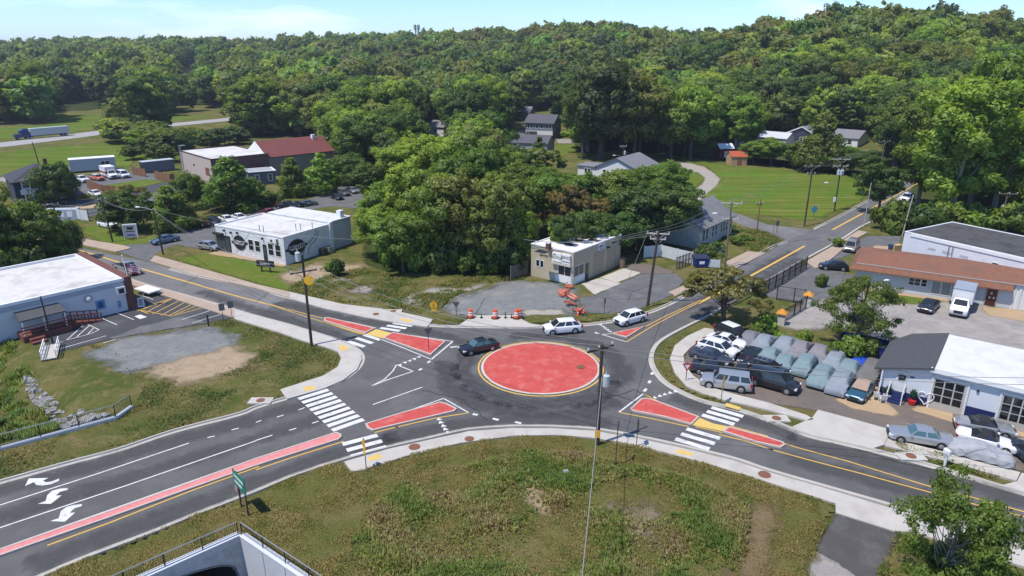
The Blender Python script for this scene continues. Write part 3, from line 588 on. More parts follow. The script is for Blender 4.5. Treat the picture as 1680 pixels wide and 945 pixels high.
pt('lawn', 'e8', (280,630, 600,650, 1000,720, 730,740, 460,740, 270,680), lawn_e, .02, .5) ; pt('pavement', 'e8', (330,610, 1000,700, 990,722, 300,628), slab_t, .026, .4)
pt('slab', 'e8', (1260,755, 1330,770, 1500,780, 1800,830, 1800,920, 1655,895, 1350,840), slab_t, .028, .4)
pt('car_lot', '', (1165,546, 1180,541, 1205,541, 1240,545, 1330,560, 1440,580, 1450,610, 1454,655, 1575,678, 1690,705, 1760,730, 1760,790, 1680,776, 1460,716, 1400,692, 1342,673, 1260,662, 1165,636, 1137,617, 1123,600, 1121,584, 1132,570), lot_br, .008)
pt('slab', 'e2', (520,740, 700,690, 1020,480, 1050,600, 1060,800, 1150,880, 1100,905, 700,830), slab_t, .016, .4)
pt('slab', 'e4', (440,90, 480,50, 620,45, 960,115, 950,240, 700,165), slab_t, .016, .4); pt('slab', 'e4', (1440,210, 1660,250, 1760,420, 1500,330), slab_t, .016, .4)
pt('asphalt_apron', 'd4', (430,545, 800,660, 830,700, 770,800, 700,990, 560,945, 300,780), with_edge(M('apron_asphalt', (.088,.083,.080), .92, .3, .5, .4, 8, big=(.4, (.125,.12,.115), .6), spec=.15), .25, .8, .1), .05, .5)
pt('gravel', 'd4', (330,800, 500,900, 700,960, 690,1050, 250,1050, 300,900), gv_pale, .04, .5)
# manhole and inlet covers
MH = {('c2',775):'small iron cover on the upper left pavement nearest the shop sign', ('d2',1003):'rusty round cover on the pavement right of the front yellow sign', ('d2',1350):'small rusty cover on the front pavement left of the utility pole', ('d3',1598):'rusty round cover on the pavement before the lower right asphalt apron', ('d4',905):'rusty cover in the drain slab beside the white mailbox', ('d4',1345):'rusty cover under the open branching tree', ('c4',55):'rusty cover in the drain slab left of the wide driveway', ('c2',887):'cover in the pale drain slab on the verge near the left barrel', ('c2',30):'cover in the drain slab at the kerb left of the long crosswalk', ('f7',1492):'dark manhole cover set in the red roundabout island'}
iron = M('rusty_iron', (.20,.085,.045), .8, .3, 6)
for k, x, y, r, slabbed in (('c2',775,218,.42,0),('d2',1003,128,.5,0),('d2',1350,77,.42,0),('d3',1598,303,.5,0),('d4',905,185,.42,1),('d4',1345,690,.5,0),('c4',55,890,.42,1),('c2',887,198,.42,1),('c2',30,775,.42,1),('f7',1492,838,.45,0)):
    p = Q(k, x, y, .15); b = MB(); b.cyl((p.x,p.y,.10),(p.x,p.y,.172),r,n=14)
    o = b.build('manhole_cover', iron); tag(o, MH[(k, x)], 'manhole cover')
    if slabbed:
        s_ = MB(); s_.box(p.x-1.1,p.x+1.1,p.y-.6,p.y+.6,0,.155); tag(s_.build('drain_slab', conc), kind='structure')
# ================================================================= buildings
glass_d = M('dark_glass', (.012,.014,.017), .08, .1, 1, spec=.6)
glass_b = M('sky_glass', (.05,.065,.08), .06, .1, 1, spec=.6)
white_w = M('white_wall', (.66,.665,.66), .85, .10, .7, .08, 9, big=(.35, (.52,.53,.53), .45))
white_r = M('white_roof', (.60,.585,.55), .85, .22, .6, .1, 6, big=(.26, (.36,.32,.285), .8))
white_clean = M('white_roof_new', (.60,.595,.585), .85, .16, .6, .1, 6, big=(.3, (.45,.43,.40), .6))
trim_w = M('white_trim', (.70,.70,.69), .7, .08, 1.5)
black_m = M('black_paint', (.018,.018,.02), .5, .1, 2)
dkmetal = M('dark_metal', (.045,.045,.05), .5, .2, 3, metal=.4)
galv = M('galvanised', (.38,.39,.40), .5, .2, 3, metal=.6)
wood_grey = M('weathered_wood', (.16,.14,.12), .9, .35, 2, .3)
wood_br = M('brown_wood', (.24,.115,.06), .9, .35, 2, .3)
deck_red = M('red_deck_wood', (.17,.055,.04), .85, .3, 2, .2)
class B:
    """a building: Empty at its front left ground corner, x along the front, y into the depth"""
    def __init__(s, name, label, cat, a, b, depth, group=None, z=0.0, length=None):
        s.o, s.ang, s.len = fr(a, b); s.len = length or s.len; s.o.z = z; s.dep = depth
        s.r = empty(name, s.o, s.ang, label, cat, group)
    def px_h(s, px, py_top, face_pt=None):
        return height_at(g(*px), py_top)
    def loc(s, p): return to_local(s.o, s.ang, p)
    def m(s, face):
        if face == 'F': return Matrix(((1,0,0,0),(0,-1,0,0),(0,0,1,0),(0,0,0,1)))
        if face == 'R': return Matrix(((0,1,0,s.len),(1,0,0,0),(0,0,1,0),(0,0,0,1)))
        if face == 'L': return Matrix(((0,-1,0,0),(-1,0,0,s.dep),(0,0,1,0),(0,0,0,1)))
        return Matrix(((-1,0,0,s.len),(0,1,0,s.dep),(0,0,1,0),(0,0,0,1)))
    def rot(s, face): return {'F': (PI/2,0,0), 'R': (PI/2,0,PI/2), 'L': (PI/2,0,-PI/2), 'B': (PI/2,0,PI)}[face]
    def slab(s, name, face, u0, u1, z0, z1, v0, v1, mat, parent=None, label=None):
        b = MB(); b.box(u0, u1, v0, v1, z0, z1, 0, s.m(face)); b.f = [f[::-1] for f in b.f] if s.m(face).determinant() < 0 else b.f
        o = b.build(name, mat, parent or s.r); 
        if label: o['label'] = label
        return o
    def window(s, face, u, z, w, h, frame=trim_w, pane=glass_d, bars=(1,1), fw=.08, name='window', label=None):
        b = MB(); m = s.m(face); fl = m.determinant() < 0
        for x0, x1, z0, z1 in ((u-w/2-fw,u+w/2+fw,z+h,z+h+fw),(u-w/2-fw,u+w/2+fw,z-fw,z),(u-w/2-fw,u-w/2,z,z+h),(u+w/2,u+w/2+fw,z,z+h)): b.box(x0,x1,-.04,.05,z0,z1,0,m)
        for i in range(1, bars[0]): x = u-w/2+w*i/bars[0]; b.box(x-.03,x+.03,0,.034,z,z+h,0,m)
        for i in range(1, bars[1]): q = z+h*i/bars[1]; b.box(u-w/2,u+w/2,0,.032,q-.03,q+.03,0,m)
        if fl: b.f = [f[::-1] for f in b.f]
        o = b.build(name, frame, s.r); p = MB(); p.box(u-w/2,u+w/2,-.02,.016,z,z+h,0,m)
        if fl: p.f = [f[::-1] for f in p.f]
        p.build('pane', pane, o)
        if label: o['label'] = label
        return o
    def sign(s, face, u, z, txt, size, mat, v=.06, parent=None, sx=1.0):
        p = s.m(face) @ Vector((u, v, z)); return text(txt, size, mat, parent or s.r, p, s.rot(face), sx=sx)
    def flat_roof(s, h, wall, roof, par=.3, over=0.0, x0=0, x1=None, y0=0, y1=None, cap=trim_w):
        x1 = s.len if x1 is None else x1; y1 = s.dep if y1 is None else y1
        b = MB(); b.box(x0,x1,y0,y1,-.3,h-par); w = b.build('wall', wall, s.r)
        t = MB(); t.box(x0+.2,x1-.2,y0+.2,y1-.2,h-par-.02,h-par+.03); rf = t.build('roof', roof, s.r)
        c = MB()
        for a in ((x0-over,x1+over,y0-over,y0+.2),(x0-over,x1+over,y1-.2,y1+over),(x0-over,x0+.2,y0+.2,y1-.2),(x1-.2,x1+over,y0+.2,y1-.2)): c.box(a[0],a[1],a[2],a[3],h-par,h)
        return w, rf, c.build('parapet', cap, s.r)
    def gable(s, h, hr, wall, roof, axis='x', over=.4, x0=0, x1=None, y0=0, y1=None, th=.16, name='roof'):
        x1 = s.len if x1 is None else x1; y1 = s.dep if y1 is None else y1; b = MB(); r = MB()
        if axis == 'x':
            ym = (y0+y1)/2; k = (hr-h)/(ym-y0)
            b.box(x0,x1,y0,y1,-.3,h); 
            for x in (x0, x1): b.poly([(x,y0,h),(x,y1,h),(x,ym,hr)] if x == x1 else [(x,y0,h),(x,ym,hr),(x,y1,h)])
            pr = [(y0-over,h-over*k),(ym,hr),(y1+over,h-over*k)]
            v = [(x, y, z+dz) for x in (x0-over, x1+over) for dz in (0.02, th) for y, z in pr]
        else:
            xm = (x0+x1)/2; k = (hr-h)/(xm-x0)
            b.box(x0,x1,y0,y1,-.3,h)
            for y in (y0, y1): b.poly([(x0,y,h),(x1,y,h),(xm,y,hr)] if y == y0 else [(x0,y,h),(xm,y,hr),(x1,y,h)])
            pr = [(x0-over,h-over*k),(xm,hr),(x1+over,h-over*k)]
            v = [(x, y, z+dz) for y in (y0-over, y1+over) for dz in (0.02, th) for x, z in pr]
        r.add(v, [(3,4,10,9),(4,5,11,10),(0,6,7,1),(1,7,8,2),(0,1,4,3),(1,2,5,4),(6,9,10,7),(7,10,11,8),(0,3,9,6),(2,8,11,5)])
        return b.build('wall', wall, s.r), r.build(name, roof, s.r)
def depth_to(bl, px): return bl.loc(g(*px))[1]
# ---- 1 clinic with white flat roof (left)
c1 = B('clinic', 'long pale blue clinic with white flat roof and brick end beside the left car park', 'building', (-60,577), (224,505), 17)
blue_w = add_stripes(M('pale_blue_wall', (.53,.55,.57), .8, .10, .8, .05), 'X', 1.22, .93, .02)
h1 = 4.4; w_, rf_, pp_ = c1.flat_roof(h1, blue_w, white_r, par=.35, over=.12, x1=c1.len-1.0)
brick_d = add_brick(M('dark_brick', (.155,.062,.048), .9, .25, 1.5))
b = MB(); b.box(c1.len-1.0, c1.len, -.08, 17.08, -.3, h1+.05); b.build('brick_end', brick_d, c1.r)
c1.slab('fascia', 'F', 0, c1.len-1.02, h1-.95, h1-.36, .0, .10, M('grey_fascia', (.33,.36,.42), .7, .1, 1))
b = MB(); b.box(-5, 14, 17.1, 19.5, -.3, 3.4); b.build('rear_wing', white_r, c1.r)
u = c1.loc(Q('e7', 805, 610))[0]
b = MB(); q = c1.m('F') @ Vector((u, .1, 2.75)); b.cyl((u, -.0, 2.75), (u, -.16, 2.75), .48, n=18); fan = b.build('round_vent', galv, c1.r); b = MB(); b.ball((u, -.12, 2.75), .34, 12, 6); b.build('cowl', trim_w, fan)
u = c1.loc(Q('e7', 1190, 585))[0]; ac = c1.slab('air_conditioner', 'F', u-.55, u+.55, 2.4, 3.4, 0, .45, trim_w); c1.slab('grille', 'F', u-.3, u+.35, 2.55, 3.2, .45, .48, black_m, ac)
u = c1.loc(Q('e7', 985, 635))[0]; sg = c1.slab('blue_sign', 'F', u-.55, u+.55, 1.0, 2.2, .0, .05, M('sign_blue', (.10,.24,.42), .5)); c1.slab('symbol', 'F', u-.3, u+.3, 1.2, 1.95, .05, .06, M('sign_dark_blue', (.02,.06,.16), .5), sg)
u = c1.loc(Q('e7', 1155, 590))[0]; c1.slab('meter_box', 'F', u-.16, u+.16, .7, 1.5, 0, .15, M('sign_blue', 0))
for uu in (c1.loc(Q('e7', 1085, 605))[0], c1.loc(Q('e7', 1190, 590))[0]): c1.slab('downpipe', 'F', uu-.05, uu+.05, .2 if uu < u-1 else 3.4, 3.45 if uu < u-1 else 4.0, 0, .09, M('grey_fascia', 0))
# porch with shingled canopy, deck, ramp
cn = [c1.loc(g(*P('e7', x, y)[0], z)) for x, y, z in ((110,620,3.0),(490,530,3.0),(575,607,2.6),(235,712,2.6))]
sh_grey = add_stripes(M('grey_shingles', (.085,.085,.09), .95, .3, 2.5, .3, 6), 'X', .3, .8, .1)
x0, x1 = c1.loc(Q('e7', 130, 790))[0], c1.loc(Q('e7', 545, 690))[0]; yd = -2.3
b = MB(); b.add([(x0,0,3.15),(x1,0,3.15),(x1+.1,yd,2.65),(x0-.1,yd,2.65),(x0,0,3.0),(x1,0,3.0),(x1+.1,yd,2.5),(x0-.1,yd,2.5)], [(3,2,1,0),(4,5,6,7),(7,6,2,3),(6,5,1,2),(4,7,3,0)]); can = b.build('porch_canopy', sh_grey, c1.r)
for xx in (x0+.1, (x0+x1)/2, x1-.1): b = MB(); b.box(xx-.06, xx+.06, yd+.1, yd+.22, -.3, 2.5); b.build('post', trim_w, can)
dk = MB(); dk.box(x0-.2, x1+.3, yd-.2, 0, -.2, .75); dk.box(x0+.3, x0+1.8, yd-1.0, yd-.2, -.2, .5); dk.box(x0+.3, x0+1.8, yd-1.6, yd-1.0, -.2, .25); d_ = dk.build('deck', deck_red, c1.r)
x2 = c1.loc(Q('e7', 940, 650))[0]
rp = MB(); rp.add([(x1+.3,-1.5,.75),(x2,-1.5,.05),(x2,-.1,.05),(x1+.3,-.1,.75),(x1+.3,-1.5,-.1),(x2,-1.5,-.1),(x2,-.1,-.1),(x1+.3,-.1,-.1)], [(0,1,2,3),(4,5,1,0),(5,6,2,1),(6,7,3,2)]); rp_ = rp.build('ramp', deck_red, c1.r)
rl = MB(); nn = 6
for yy in (-1.5, -.1):
    for i in range(nn): xx = x1+.3+(x2-x1-.3)*i/(nn-1); zz = .75-.7*i/(nn-1); rl.box(xx-.05, xx+.05, yy-.05, yy+.05, zz-.1, zz+1.0)
    for dz in (.55, 1.0): rl.tube([(x1+.3,yy,.75+dz),(x2,yy,.05+dz)], .045, 4)
for dz in (.4, .75, 1.1): rl.box(x0-.2, x1+.3, yd-.22, yd-.16, .75+dz-.08, .75+dz+.06)
rl.build('railing', deck_red, c1.r)
# footbridge by the porch
fb, fa, fl_ = fr(P('c1', 282,455)[0], P('c1', 380,470)[0]); 
fo = empty('footbridge', Q('c1', 330,470), math.radians(118), 'small pale footbridge with low railings beside the clinic porch', 'footbridge')
b = MB(); b.box(-2.2, 2.2, -.75, .75, .1, .22); b.build('deck', conc, fo)
for s_ in (-.7, .7):
    b = MB()
    for xx in (-2, -.7, .7, 2): b.box(xx-.05, xx+.05, s_-.05, s_+.05, .22, 1.1)
    for zz in (.65, 1.08): b.box(-2.1, 2.1, s_-.04, s_+.04, zz-.05, zz+.05)
    b.build('railing', trim_w, fo)
# ---- 2 white corner shop with black ovals
c2 = B('corner_shop', 'low white shop with black oval signs and black windows', 'shop', P('e6', 110,482)[0], P('e6', 765,620)[0], 30)
dF = depth_to(c2, P('e6', 1228,478)[0]); dR = depth_to(c2, P('e6', 1445,442)[0])+1.5; c2.dep = dR
h2 = 4.6
shopw = add_brick(M('white_blockwork', (.68,.68,.675), .85, .10, .7, big=(.35, (.58,.585,.59), .4)), sc=.8)
c2.flat_roof(h2, shopw, white_r, par=.25, over=.06, y1=dF)
b = MB(); b.box(1.5, c2.len-.15, dF+.003, dR, -.3, h2+.12); b.build('rear_wall', M('pale_grey_wall', (.50,.53,.54), .85, .12, .8), c2.r); b = MB(); b.box(1.35, c2.len, dF-.1, dR+.15, h2+.123, h2+.3); b.build('rear_roof', white_clean, c2.r)
b = MB(); b.box(c2.len-.1, c2.len+.35, dF-.3, dF+.35, -.2, h2+.32); b.build('pier', trim_w, c2.r)
uL = lambda x, y: c2.loc(Q('e6', x, y))[0]
kk = c2.len/(765-110)
U = lambda x: (x-110)*kk
# dark entrance
e = c2.slab('entrance', 'F', U(112), U(250), .25, 3.0, -.2, .10, black_m)
for a, b_ in ((120,160),(165,200),(205,245)): c2.slab('pane', 'F', U(a), U(b_), .6 if a != 165 else .3, 2.6, .10, .115, glass_b, e)
c2.slab('awning', 'F', U(100), U(190), 3.05, 3.35, .0, .55, black_m)
for xx, ww in ((453,.34),(516,.34)): c2.window('F', U(xx), 1.35, U(110+44), 1.75, trim_w, glass_d, (1,2), .07)
for xx in (640,706): c2.window('F', U(xx), 1.2, U(110+46), 1.85, trim_w, glass_d, (1,2), .07)
d_ = c2.slab('door', 'F', U(565), U(600), .05, 2.75, 0, .06, black_m); c2.slab('pane', 'F', U(572), U(593), .8, 2.4, .06, .07, glass_b, d_)
sb = c2.slab('sign_board', 'F', U(612), U(715), 3.3, 4.1, 0, .12, M('board_white', (.74,.73,.68), .6, .15, 3)); c2.slab('edge', 'F', U(704), U(716), 3.0, 4.12, .12, .16, black_m, sb)
def oval(face, u, z, rx, rz, wings=True):
    b = MB(); m = c2.m(face); n = 32
    v = [m @ Vector((u+rx*math.cos(2*PI*k/n), .10, z+rz*math.sin(2*PI*k/n))) for k in range(n)]; v2 = [m @ Vector((u+rx*math.cos(2*PI*k/n), .0, z+rz*math.sin(2*PI*k/n))) for k in range(n)]
    b.add(v+v2, [tuple(range(n))]+[(k, n+k, n+(k+1)%n, (k+1)%n) for k in range(n)])
    if wings: b.box(u-rx-.5, u-rx*.9, 0, .06, z-.28, z+.12, 0, m); b.box(u+rx*.9, u+rx+.5, 0, .06, z-.12, z+.28, 0, m)
    o = b.build('oval_sign', black_m, c2.r)
    c2.sign(face, u, z+.12, 'CLIENTO', rx*.46, trim_w, .125, o); c2.slab('bar', face, u-rx*.7, u+rx*.72, z-.30, z-.20, .10, .118, trim_w, o)
    c2.sign(face, u, z-.62, 'SALON', rx*.2, M('grey_letter', (.3,.3,.3), .6), .125, o) if False else None
    return o
oval('F', U(342), 2.25, 1.45, 1.22); 
for xx, zz in ((205,3.9),(270,3.75),(335,3.9),(575,3.75),(660,3.7)): c2.slab('wall_lamp', 'F', U(xx)-.13, U(xx)+.13, zz-.16, zz+.14, 0, .3, black_m)
kr = dF/(1228-765); V = lambda x: (x-765)*kr
oval('R', V(868)+.2, 2.35, 1.75, 1.3)
tealp = M('mural_teal', (.22,.31,.33), .8)
for pts in (((930,.5),(945,1.4),(975,2.2),(1020,2.7),(1060,3.3),(1085,4.1)),((985,.5),(990,1.3),(1015,2.0),(1060,2.5),(1090,3.1),(1105,4.0))):
    b = MB(); pth = cat([Vector((V(x), z, 0)) for x, z in pts], 4); m = c2.m('R'); hw = .11
    for i in range(len(pth)-1):
        a, c_ = pth[i], pth[i+1]; d = (c_-a).normalized(); n_ = Vector((-d.y, d.x, 0))*hw
        b.poly([m @ Vector((q.x, .02, q.y)) for q in (a-n_, c_-n_, c_+n_, a+n_)])
    b.build('mural_line', tealp, c2.r)
for xx, yy in ((300,1),(365,1),(860,8),(905,9),(1100,4)): 
    p = c2.loc(g(*P('e6', xx, 340 if xx < 400 else 270)[0], h2)); b = MB(); b.cyl((min(c2.len-.5,max(.5,p[0])), min(dR-1, max(1, p[1])), h2-.3), (min(c2.len-.5,max(.5,p[0])), min(dR-1,max(1,p[1])), h2+.9), .07, n=6); b.build('vent_pipe', galv, c2.r)
b = MB(); b.box(c2.len-1.4, c2.len-.5, dR-2, dR-1.1, h2+.3, h2+1.5); b.build('chimney', trim_w, c2.r)
for i, xx in enumerate((1100, 1160)):
    p = c2.r.matrix_basis @ Vector((c2.len+.9, V(xx), 0)); hv = empty('condenser', p, c2.ang, ('nearer' if i == 0 else 'farther')+' grey air condenser against the side wall of the white shop', 'air conditioner')
    b = MB(); b.box(-.5,.5,-.5,.5,.05,1.1); b.build('casing', dkmetal if i == 0 else galv, hv); b = MB(); b.cyl((0,0,1.1),(0,0,1.15),.4,n=14); b.build('fan_guard', black_m, hv)
# free standing black sign in front of the shop
st = empty('shop_sign', Q('e6', 572, 688), c2.ang+.25, 'low black sign board on two short posts on the grass before the white shop', 'sign')
b = MB(); b.box(-1.5, 1.5, -.12, .12, .85, 1.85); bd = b.build('board', black_m, st); text('CLIENTO', .42, trim_w, bd, (0,-.13,1.35))
for x in (-.75, .75): b = MB(); b.box(x-.08, x+.08, -.08, .08, -.1, .85); b.build('post', black_m, st)
# ---- 3 tan garage with two doors
c3 = B('service_garage', 'cream service garage with corner windows and two tan roll doors', 'garage', P('e5', 65,482)[0], P('e5', 470,582)[0], 16)
c3.dep = depth_to(c3, P('e5', 962,388)[0]); h3 = 5.0
cream = add_stripes(M('cream_wall', (.43,.365,.25), .85, .14, .8, big=(.4, (.47,.44,.37), .6)), 'Z', .4, .93, .06)
c3.flat_roof(h3, cream, M('seamed_white_roof', (.70,.69,.66), .85, .2, .5, .1, 6, big=(.3, (.5,.47,.43), .5)) if False else add_stripes(M('seamed_roof', (.70,.69,.67), .85, .15, .5, big=(.3, (.52,.49,.46), .5)), 'X', 1.5, .82, .05), par=.15, over=.05)
k3 = c3.len/(470-65); U = lambda x: (x-65)*k3; r3 = c3.dep/(962-470); V = lambda x: (x-470)*r3*1.0
# perspective: the far end of each wall is compressed, so measure positions on the ground line
def uF(x): 
    y = 482+(582-482)*(x-65)/405; return c3.loc(Q('e5', x, y))[0]
def vR(x):
    y = 582+(388-582)*(x-470)/492; return c3.loc(Q('e5', x, y))[1]
c3.slab('corner_panel', 'F', uF(300), c3.len-.3, .1, 1.15, 0, .05, trim_w); c3.slab('corner_panel', 'R', .1, vR(590), .1, 1.15, 0, .05, trim_w)
c3.window('F', (uF(330)+uF(450))/2, 1.25, uF(450)-uF(330), 1.45, trim_w, glass_d, (2,1), .08); c3.window('R', (vR(478)+vR(578))/2, 1.25, vR(578)-vR(478), 1.45, trim_w, glass_d, (2,1), .08)
for x in (135,167): c3.window('F', uF(x), 1.7, .7, 1.0, trim_w, glass_d)
s1 = c3.slab('sign_board', 'F', uF(278), uF(362), 3.15, 4.45, 0, .3, trim_w); 
c3.sign('F', uF(326), 3.75, 'AUTOS', .55, black_m, .31, s1); b = MB(); m = c3.m('F')
for a in range(8):
    t0, t1 = a/8, (a+1)/8; f_ = lambda t: (uF(284)+t*(uF(318)-uF(284)), 3.95+.35*math.sin(PI*t)**.8)
    p0, p1 = f_(t0), f_(t1); b.poly([m @ Vector((p0[0],.32,p0[1]-.12)), m @ Vector((p1[0],.32,p1[1]-.12)), m @ Vector((p1[0],.32,p1[1]+.03)), m @ Vector((p0[0],.32,p0[1]+.03))])
b.build('car_outline', black_m, s1)
s2 = c3.slab('sign_board', 'F', uF(367), uF(448), 3.1, 4.5, 0, .3, trim_w); c3.sign('F', (uF(367)+uF(448))/2, 4.0, 'SERVICE', .62, black_m, .31, s2, .72); c3.slab('lower_line', 'F', uF(372), uF(444), 3.3, 3.5, .3, .312, M('grey_letter', (.25,.25,.25), .6), s2)
c3.slab('awning', 'F', uF(275), c3.len-.2, 2.8, 3.0, 0, .5, M('cream_trim', (.45,.43,.36), .8)); c3.sign('F', uF(187), 3.55, 'SERVICE', .42, black_m, .05); 
d_ = c3.slab('door', 'R', vR(600), vR(628), .05, 2.5, 0, .06, M('dark_green_door', (.02,.035,.025), .5)); c3.slab('pane', 'R', vR(603), vR(618), .9, 2.3, .06, .07, glass_d, d_)
rolld = add_stripes(M('tan_roll_door', (.36,.29,.21), .8, .12, 1), 'Z', .45, .88, .08)
for a, b_ in ((685,787),(822,916)):
    c3.slab('roll_door', 'R', vR(a), vR(b_), .02, 3.45, 0, .05, rolld)
    c3.slab('door_frame', 'R', vR(a)-.14, vR(b_)+.14, 3.45, 3.6, 0, .09, cream)
s3 = c3.slab('sign_board', 'R', vR(722), vR(782), 3.75, 4.75, 0, .12, trim_w); c3.sign('R', (vR(722)+vR(782))/2, 4.35, 'SERVICE', .55, black_m, .13, s3, .65); c3.slab('lower_line', 'R', vR(730), vR(775), 3.9, 4.05, .12, .132, M('grey_letter', 0), s3)
c3.sign('R', vR(890), 4.1, 'SERVICE', .42, black_m, .03); c3.slab('door_lamp', 'R', vR(822)-.2, vR(822)+.2, 3.7, 3.9, 0, .4, black_m)
for x, y in ((235,195),(575,100)):
    p = c3.loc(g(*P('e5', x, y+20)[0], h3)); b = MB(); b.box(p[0]-.3, p[0]+.3, p[1]-.3, p[1]+.3, h3-.2, h3+.7); ch = b.build('chimney', brick_d, c3.r); q = MB(); q.box(p[0]-.36, p[0]+.36, p[1]-.36, p[1]+.36, h3+.7, h3+.8); q.build('cap', trim_w, ch)
for x, y in ((430,175),(520,140),(680,135),(170,245)):
    p = c3.loc(g(*P('e5', x, y)[0], h3)); b = MB(); b.box(p[0]-.9, p[0]+.9, p[1]-.6, p[1]+.6, h3-.15, h3-.09); b.build('roof_patch', black_m, c3.r)
# ---- 4 abandoned white house
c4 = B('derelict_house', 'shabby white boarded house with grey gabled roof and white chimney', 'house', P('f6', 640,525)[0], P('f6', 945,372)[0], 9)
sh_light = add_stripes(M('worn_grey_shingles', (.20,.20,.20), .95, .3, 1.2, .3, 6, big=(.35, (.12,.125,.115), .8)), 'Z', .18, .85, .12)
sid = add_stripes(M('old_white_siding', (.47,.46,.43), .9, .25, 1.2, big=(.6, (.36,.35,.32), .7)), 'Z', .2, .85, .1)
c4.gable(3.6, 6.4, sid, sh_light, 'x', .45)
b = MB(); b.box(1.2, 2.0, 4.7, 5.5, 5, 7.6); ch = b.build('chimney', trim_w, c4.r); b = MB(); b.box(1.1, 2.1, 4.6, 5.6, 7.6, 7.8); b.build('cap', black_m, ch)
for t in (.075, .17, .35, .45, .62, .71, .8, .93): c4.window('F', t*c4.len, 1.2, .75, 1.9, trim_w, glass_d, (1,2), .06)
c4.window('L', 3.0, 1.3, .8, 1.6, trim_w, glass_d)
# ---- 5 white sided garage (right) with shingled hip end
c5 = B('body_shop', 'white sided garage with glazed roll doors and shingled sloping end', 'garage', P('e3', 150,806)[0], P('e3', 955,908)[0], 9.8, length=32)
c5.o = Vector((36.2, 60.35, 0)); c5.ang = math.radians(-37.5); c5.r.location = c5.o; c5.r.rotation_euler.z = c5.ang
side = add_stripes(M('white_siding', (.56,.58,.61), .75, .05, 1), 'Z', .16, .84, .14)
h5 = 4.15
def u5(x):
    px = P('e3', x, 0)[0][0]; lo, hi = -6, 40
    for _ in range(40):
        m_ = (lo+hi)/2; q = c5.o+Vector((math.cos(c5.ang), math.sin(c5.ang), 0))*m_
        if proj(q.x, q.y, .8)[0] < px: lo = m_
        else: hi = m_
    return lo
xs0 = 4.0
b = MB(); D5 = c5.dep; zq = h5-1.45
b.add([(0,0,-.2),(c5.len,0,-.2),(c5.len,0,h5-.25),(xs0,0,h5-.25),(0,0,zq),(0,D5,-.2),(c5.len,D5,-.2),(c5.len,D5,h5-.25),(xs0,D5,h5-.25),(0,D5,zq)], [(0,1,2,3,4),(9,8,7,6,5),(0,4,9,5),(1,6,7,2),(2,7,8,3),(3,8,9,4)])
b.build('wall', side, c5.r); b = MB(); b.box(xs0+.2, c5.len, -.25, c5.dep+.1, h5-.245, h5); b.build('roof', white_clean, c5.r)
b = MB(); b.box(xs0-.1, c5.len, -.42, -.26, h5-.4, h5+.06); b.build('fascia', trim_w, c5.r)
dkgrey = M('charcoal_shingles', (.075,.078,.084), .95, .35, 3, .4, 7)
zl = h5-1.25; xe = -.7; kz = (h5+.06-zl)/(xs0+.18-xe); z0_ = zl-kz*xe
b = MB(); b.add([(xs0+.18,-.5,h5+.10),(xs0+.18,c5.dep+.3,h5+.10),(xe+1.6,c5.dep+.3,zl+kz*1.6),(xe,c5.dep-2.2,zl),(xe,-.5,zl),
                 (xs0+.18,-.5,h5-.1),(xs0+.18,c5.dep+.3,h5-.1),(xe+1.6,c5.dep+.3,zl+kz*1.6-.2),(xe,c5.dep-2.2,zl-.2),(xe,-.5,zl-.2)],
                [(0,1,2,3,4),(9,8,7,6,5),(0,4,9,5),(4,3,8,9),(3,2,7,8),(2,1,6,7),(1,0,5,6)]); b.build('sloping_roof', dkgrey, c5.r)
b = MB(); b.box(-.02, .10, -.42, -.3, -.1, zl); b.build('corner_post', trim_w, c5.r)
navy = M('navy_paint', (.012,.022,.095), .6, .15, 1)
fr_w = M('door_frame_white', (.62,.62,.61), .6)
for a, b_ in ((632,985),(1362,1715)):
    ua, ub = u5(a), u5(b_); zt = 3.15
    gd = c5.slab('roll_door', 'F', ua, ub, .03, zt, 0, .07, M('door_tan', (.40,.38,.33), .7, .1, 1))
    for i in range(3):
        for j in range(3): c5.slab('pane', 'F', ua+.12+(ub-ua-.2)*i/3, ua+(ub-ua-.2)*(i+1)/3, .78+.78*j, 1.46+.78*j, .07, .082, glass_d, gd)
    for x0_, x1_, z0_, z1_ in ((ua-.2,ua-.002,0,zt+.2),(ub+.002,ub+.2,0,zt+.2),(ua,ub,zt+.002,zt+.2)): c5.slab('door_surround', 'F', x0_, x1_, z0_, z1_, 0, .12, fr_w)
c5.slab('painted_plinth', 'F', u5(985)+.21, u5(1362)-.21, -.1, 1.15, 0, .03, navy); c5.slab('painted_plinth', 'F', .05, u5(632)-.21, -.1, .9, 0, .03, navy)
dr = c5.slab('door', 'F', u5(240), u5(352), .85, 3.0, 0, .07, fr_w); c5.slab('pane', 'F', u5(262), u5(335), 1.9, 2.75, .07, .08, M('poster_grey', (.45,.46,.45), .6), dr); 
b = MB()
for i, (x, z) in enumerate(((270,2.55),(290,2.62),(310,2.6),(330,2.5),(275,2.2),(292,2.28),(308,2.22),(325,2.3))): p = c5.m('F') @ Vector((u5(x), .1, z)); b.box(p.x-.1, p.x+.1, p.y-.01, p.y+.01, p.z-.13, p.z+.13)
b.build('door_lettering', black_m, dr)
b = MB(); ua, ub = u5(200), u5(345)
for i in range(4): b.box(ua, ub, -.3-.3*(4-i)+.0, .0, .2*i-.1, .2*(i+1)) if False else b.box(ua, ub, -1.3+.3*i, -1.0+.3*i, -.1, .2*(i+1))
stp = b.build('steps', navy, c5.r)
b = MB()
for x in (ua-.05, ub+.05):
    b.box(x-.05, x+.05, -1.3, -1.2, 0, 1.1); b.box(x-.05, x+.05, -.25, -.15, .8, 1.8); b.tube([(x,-1.25,1.05),(x,-.2,1.75)], .05, 4)
b.build('stair_rail', fr_w, stp)
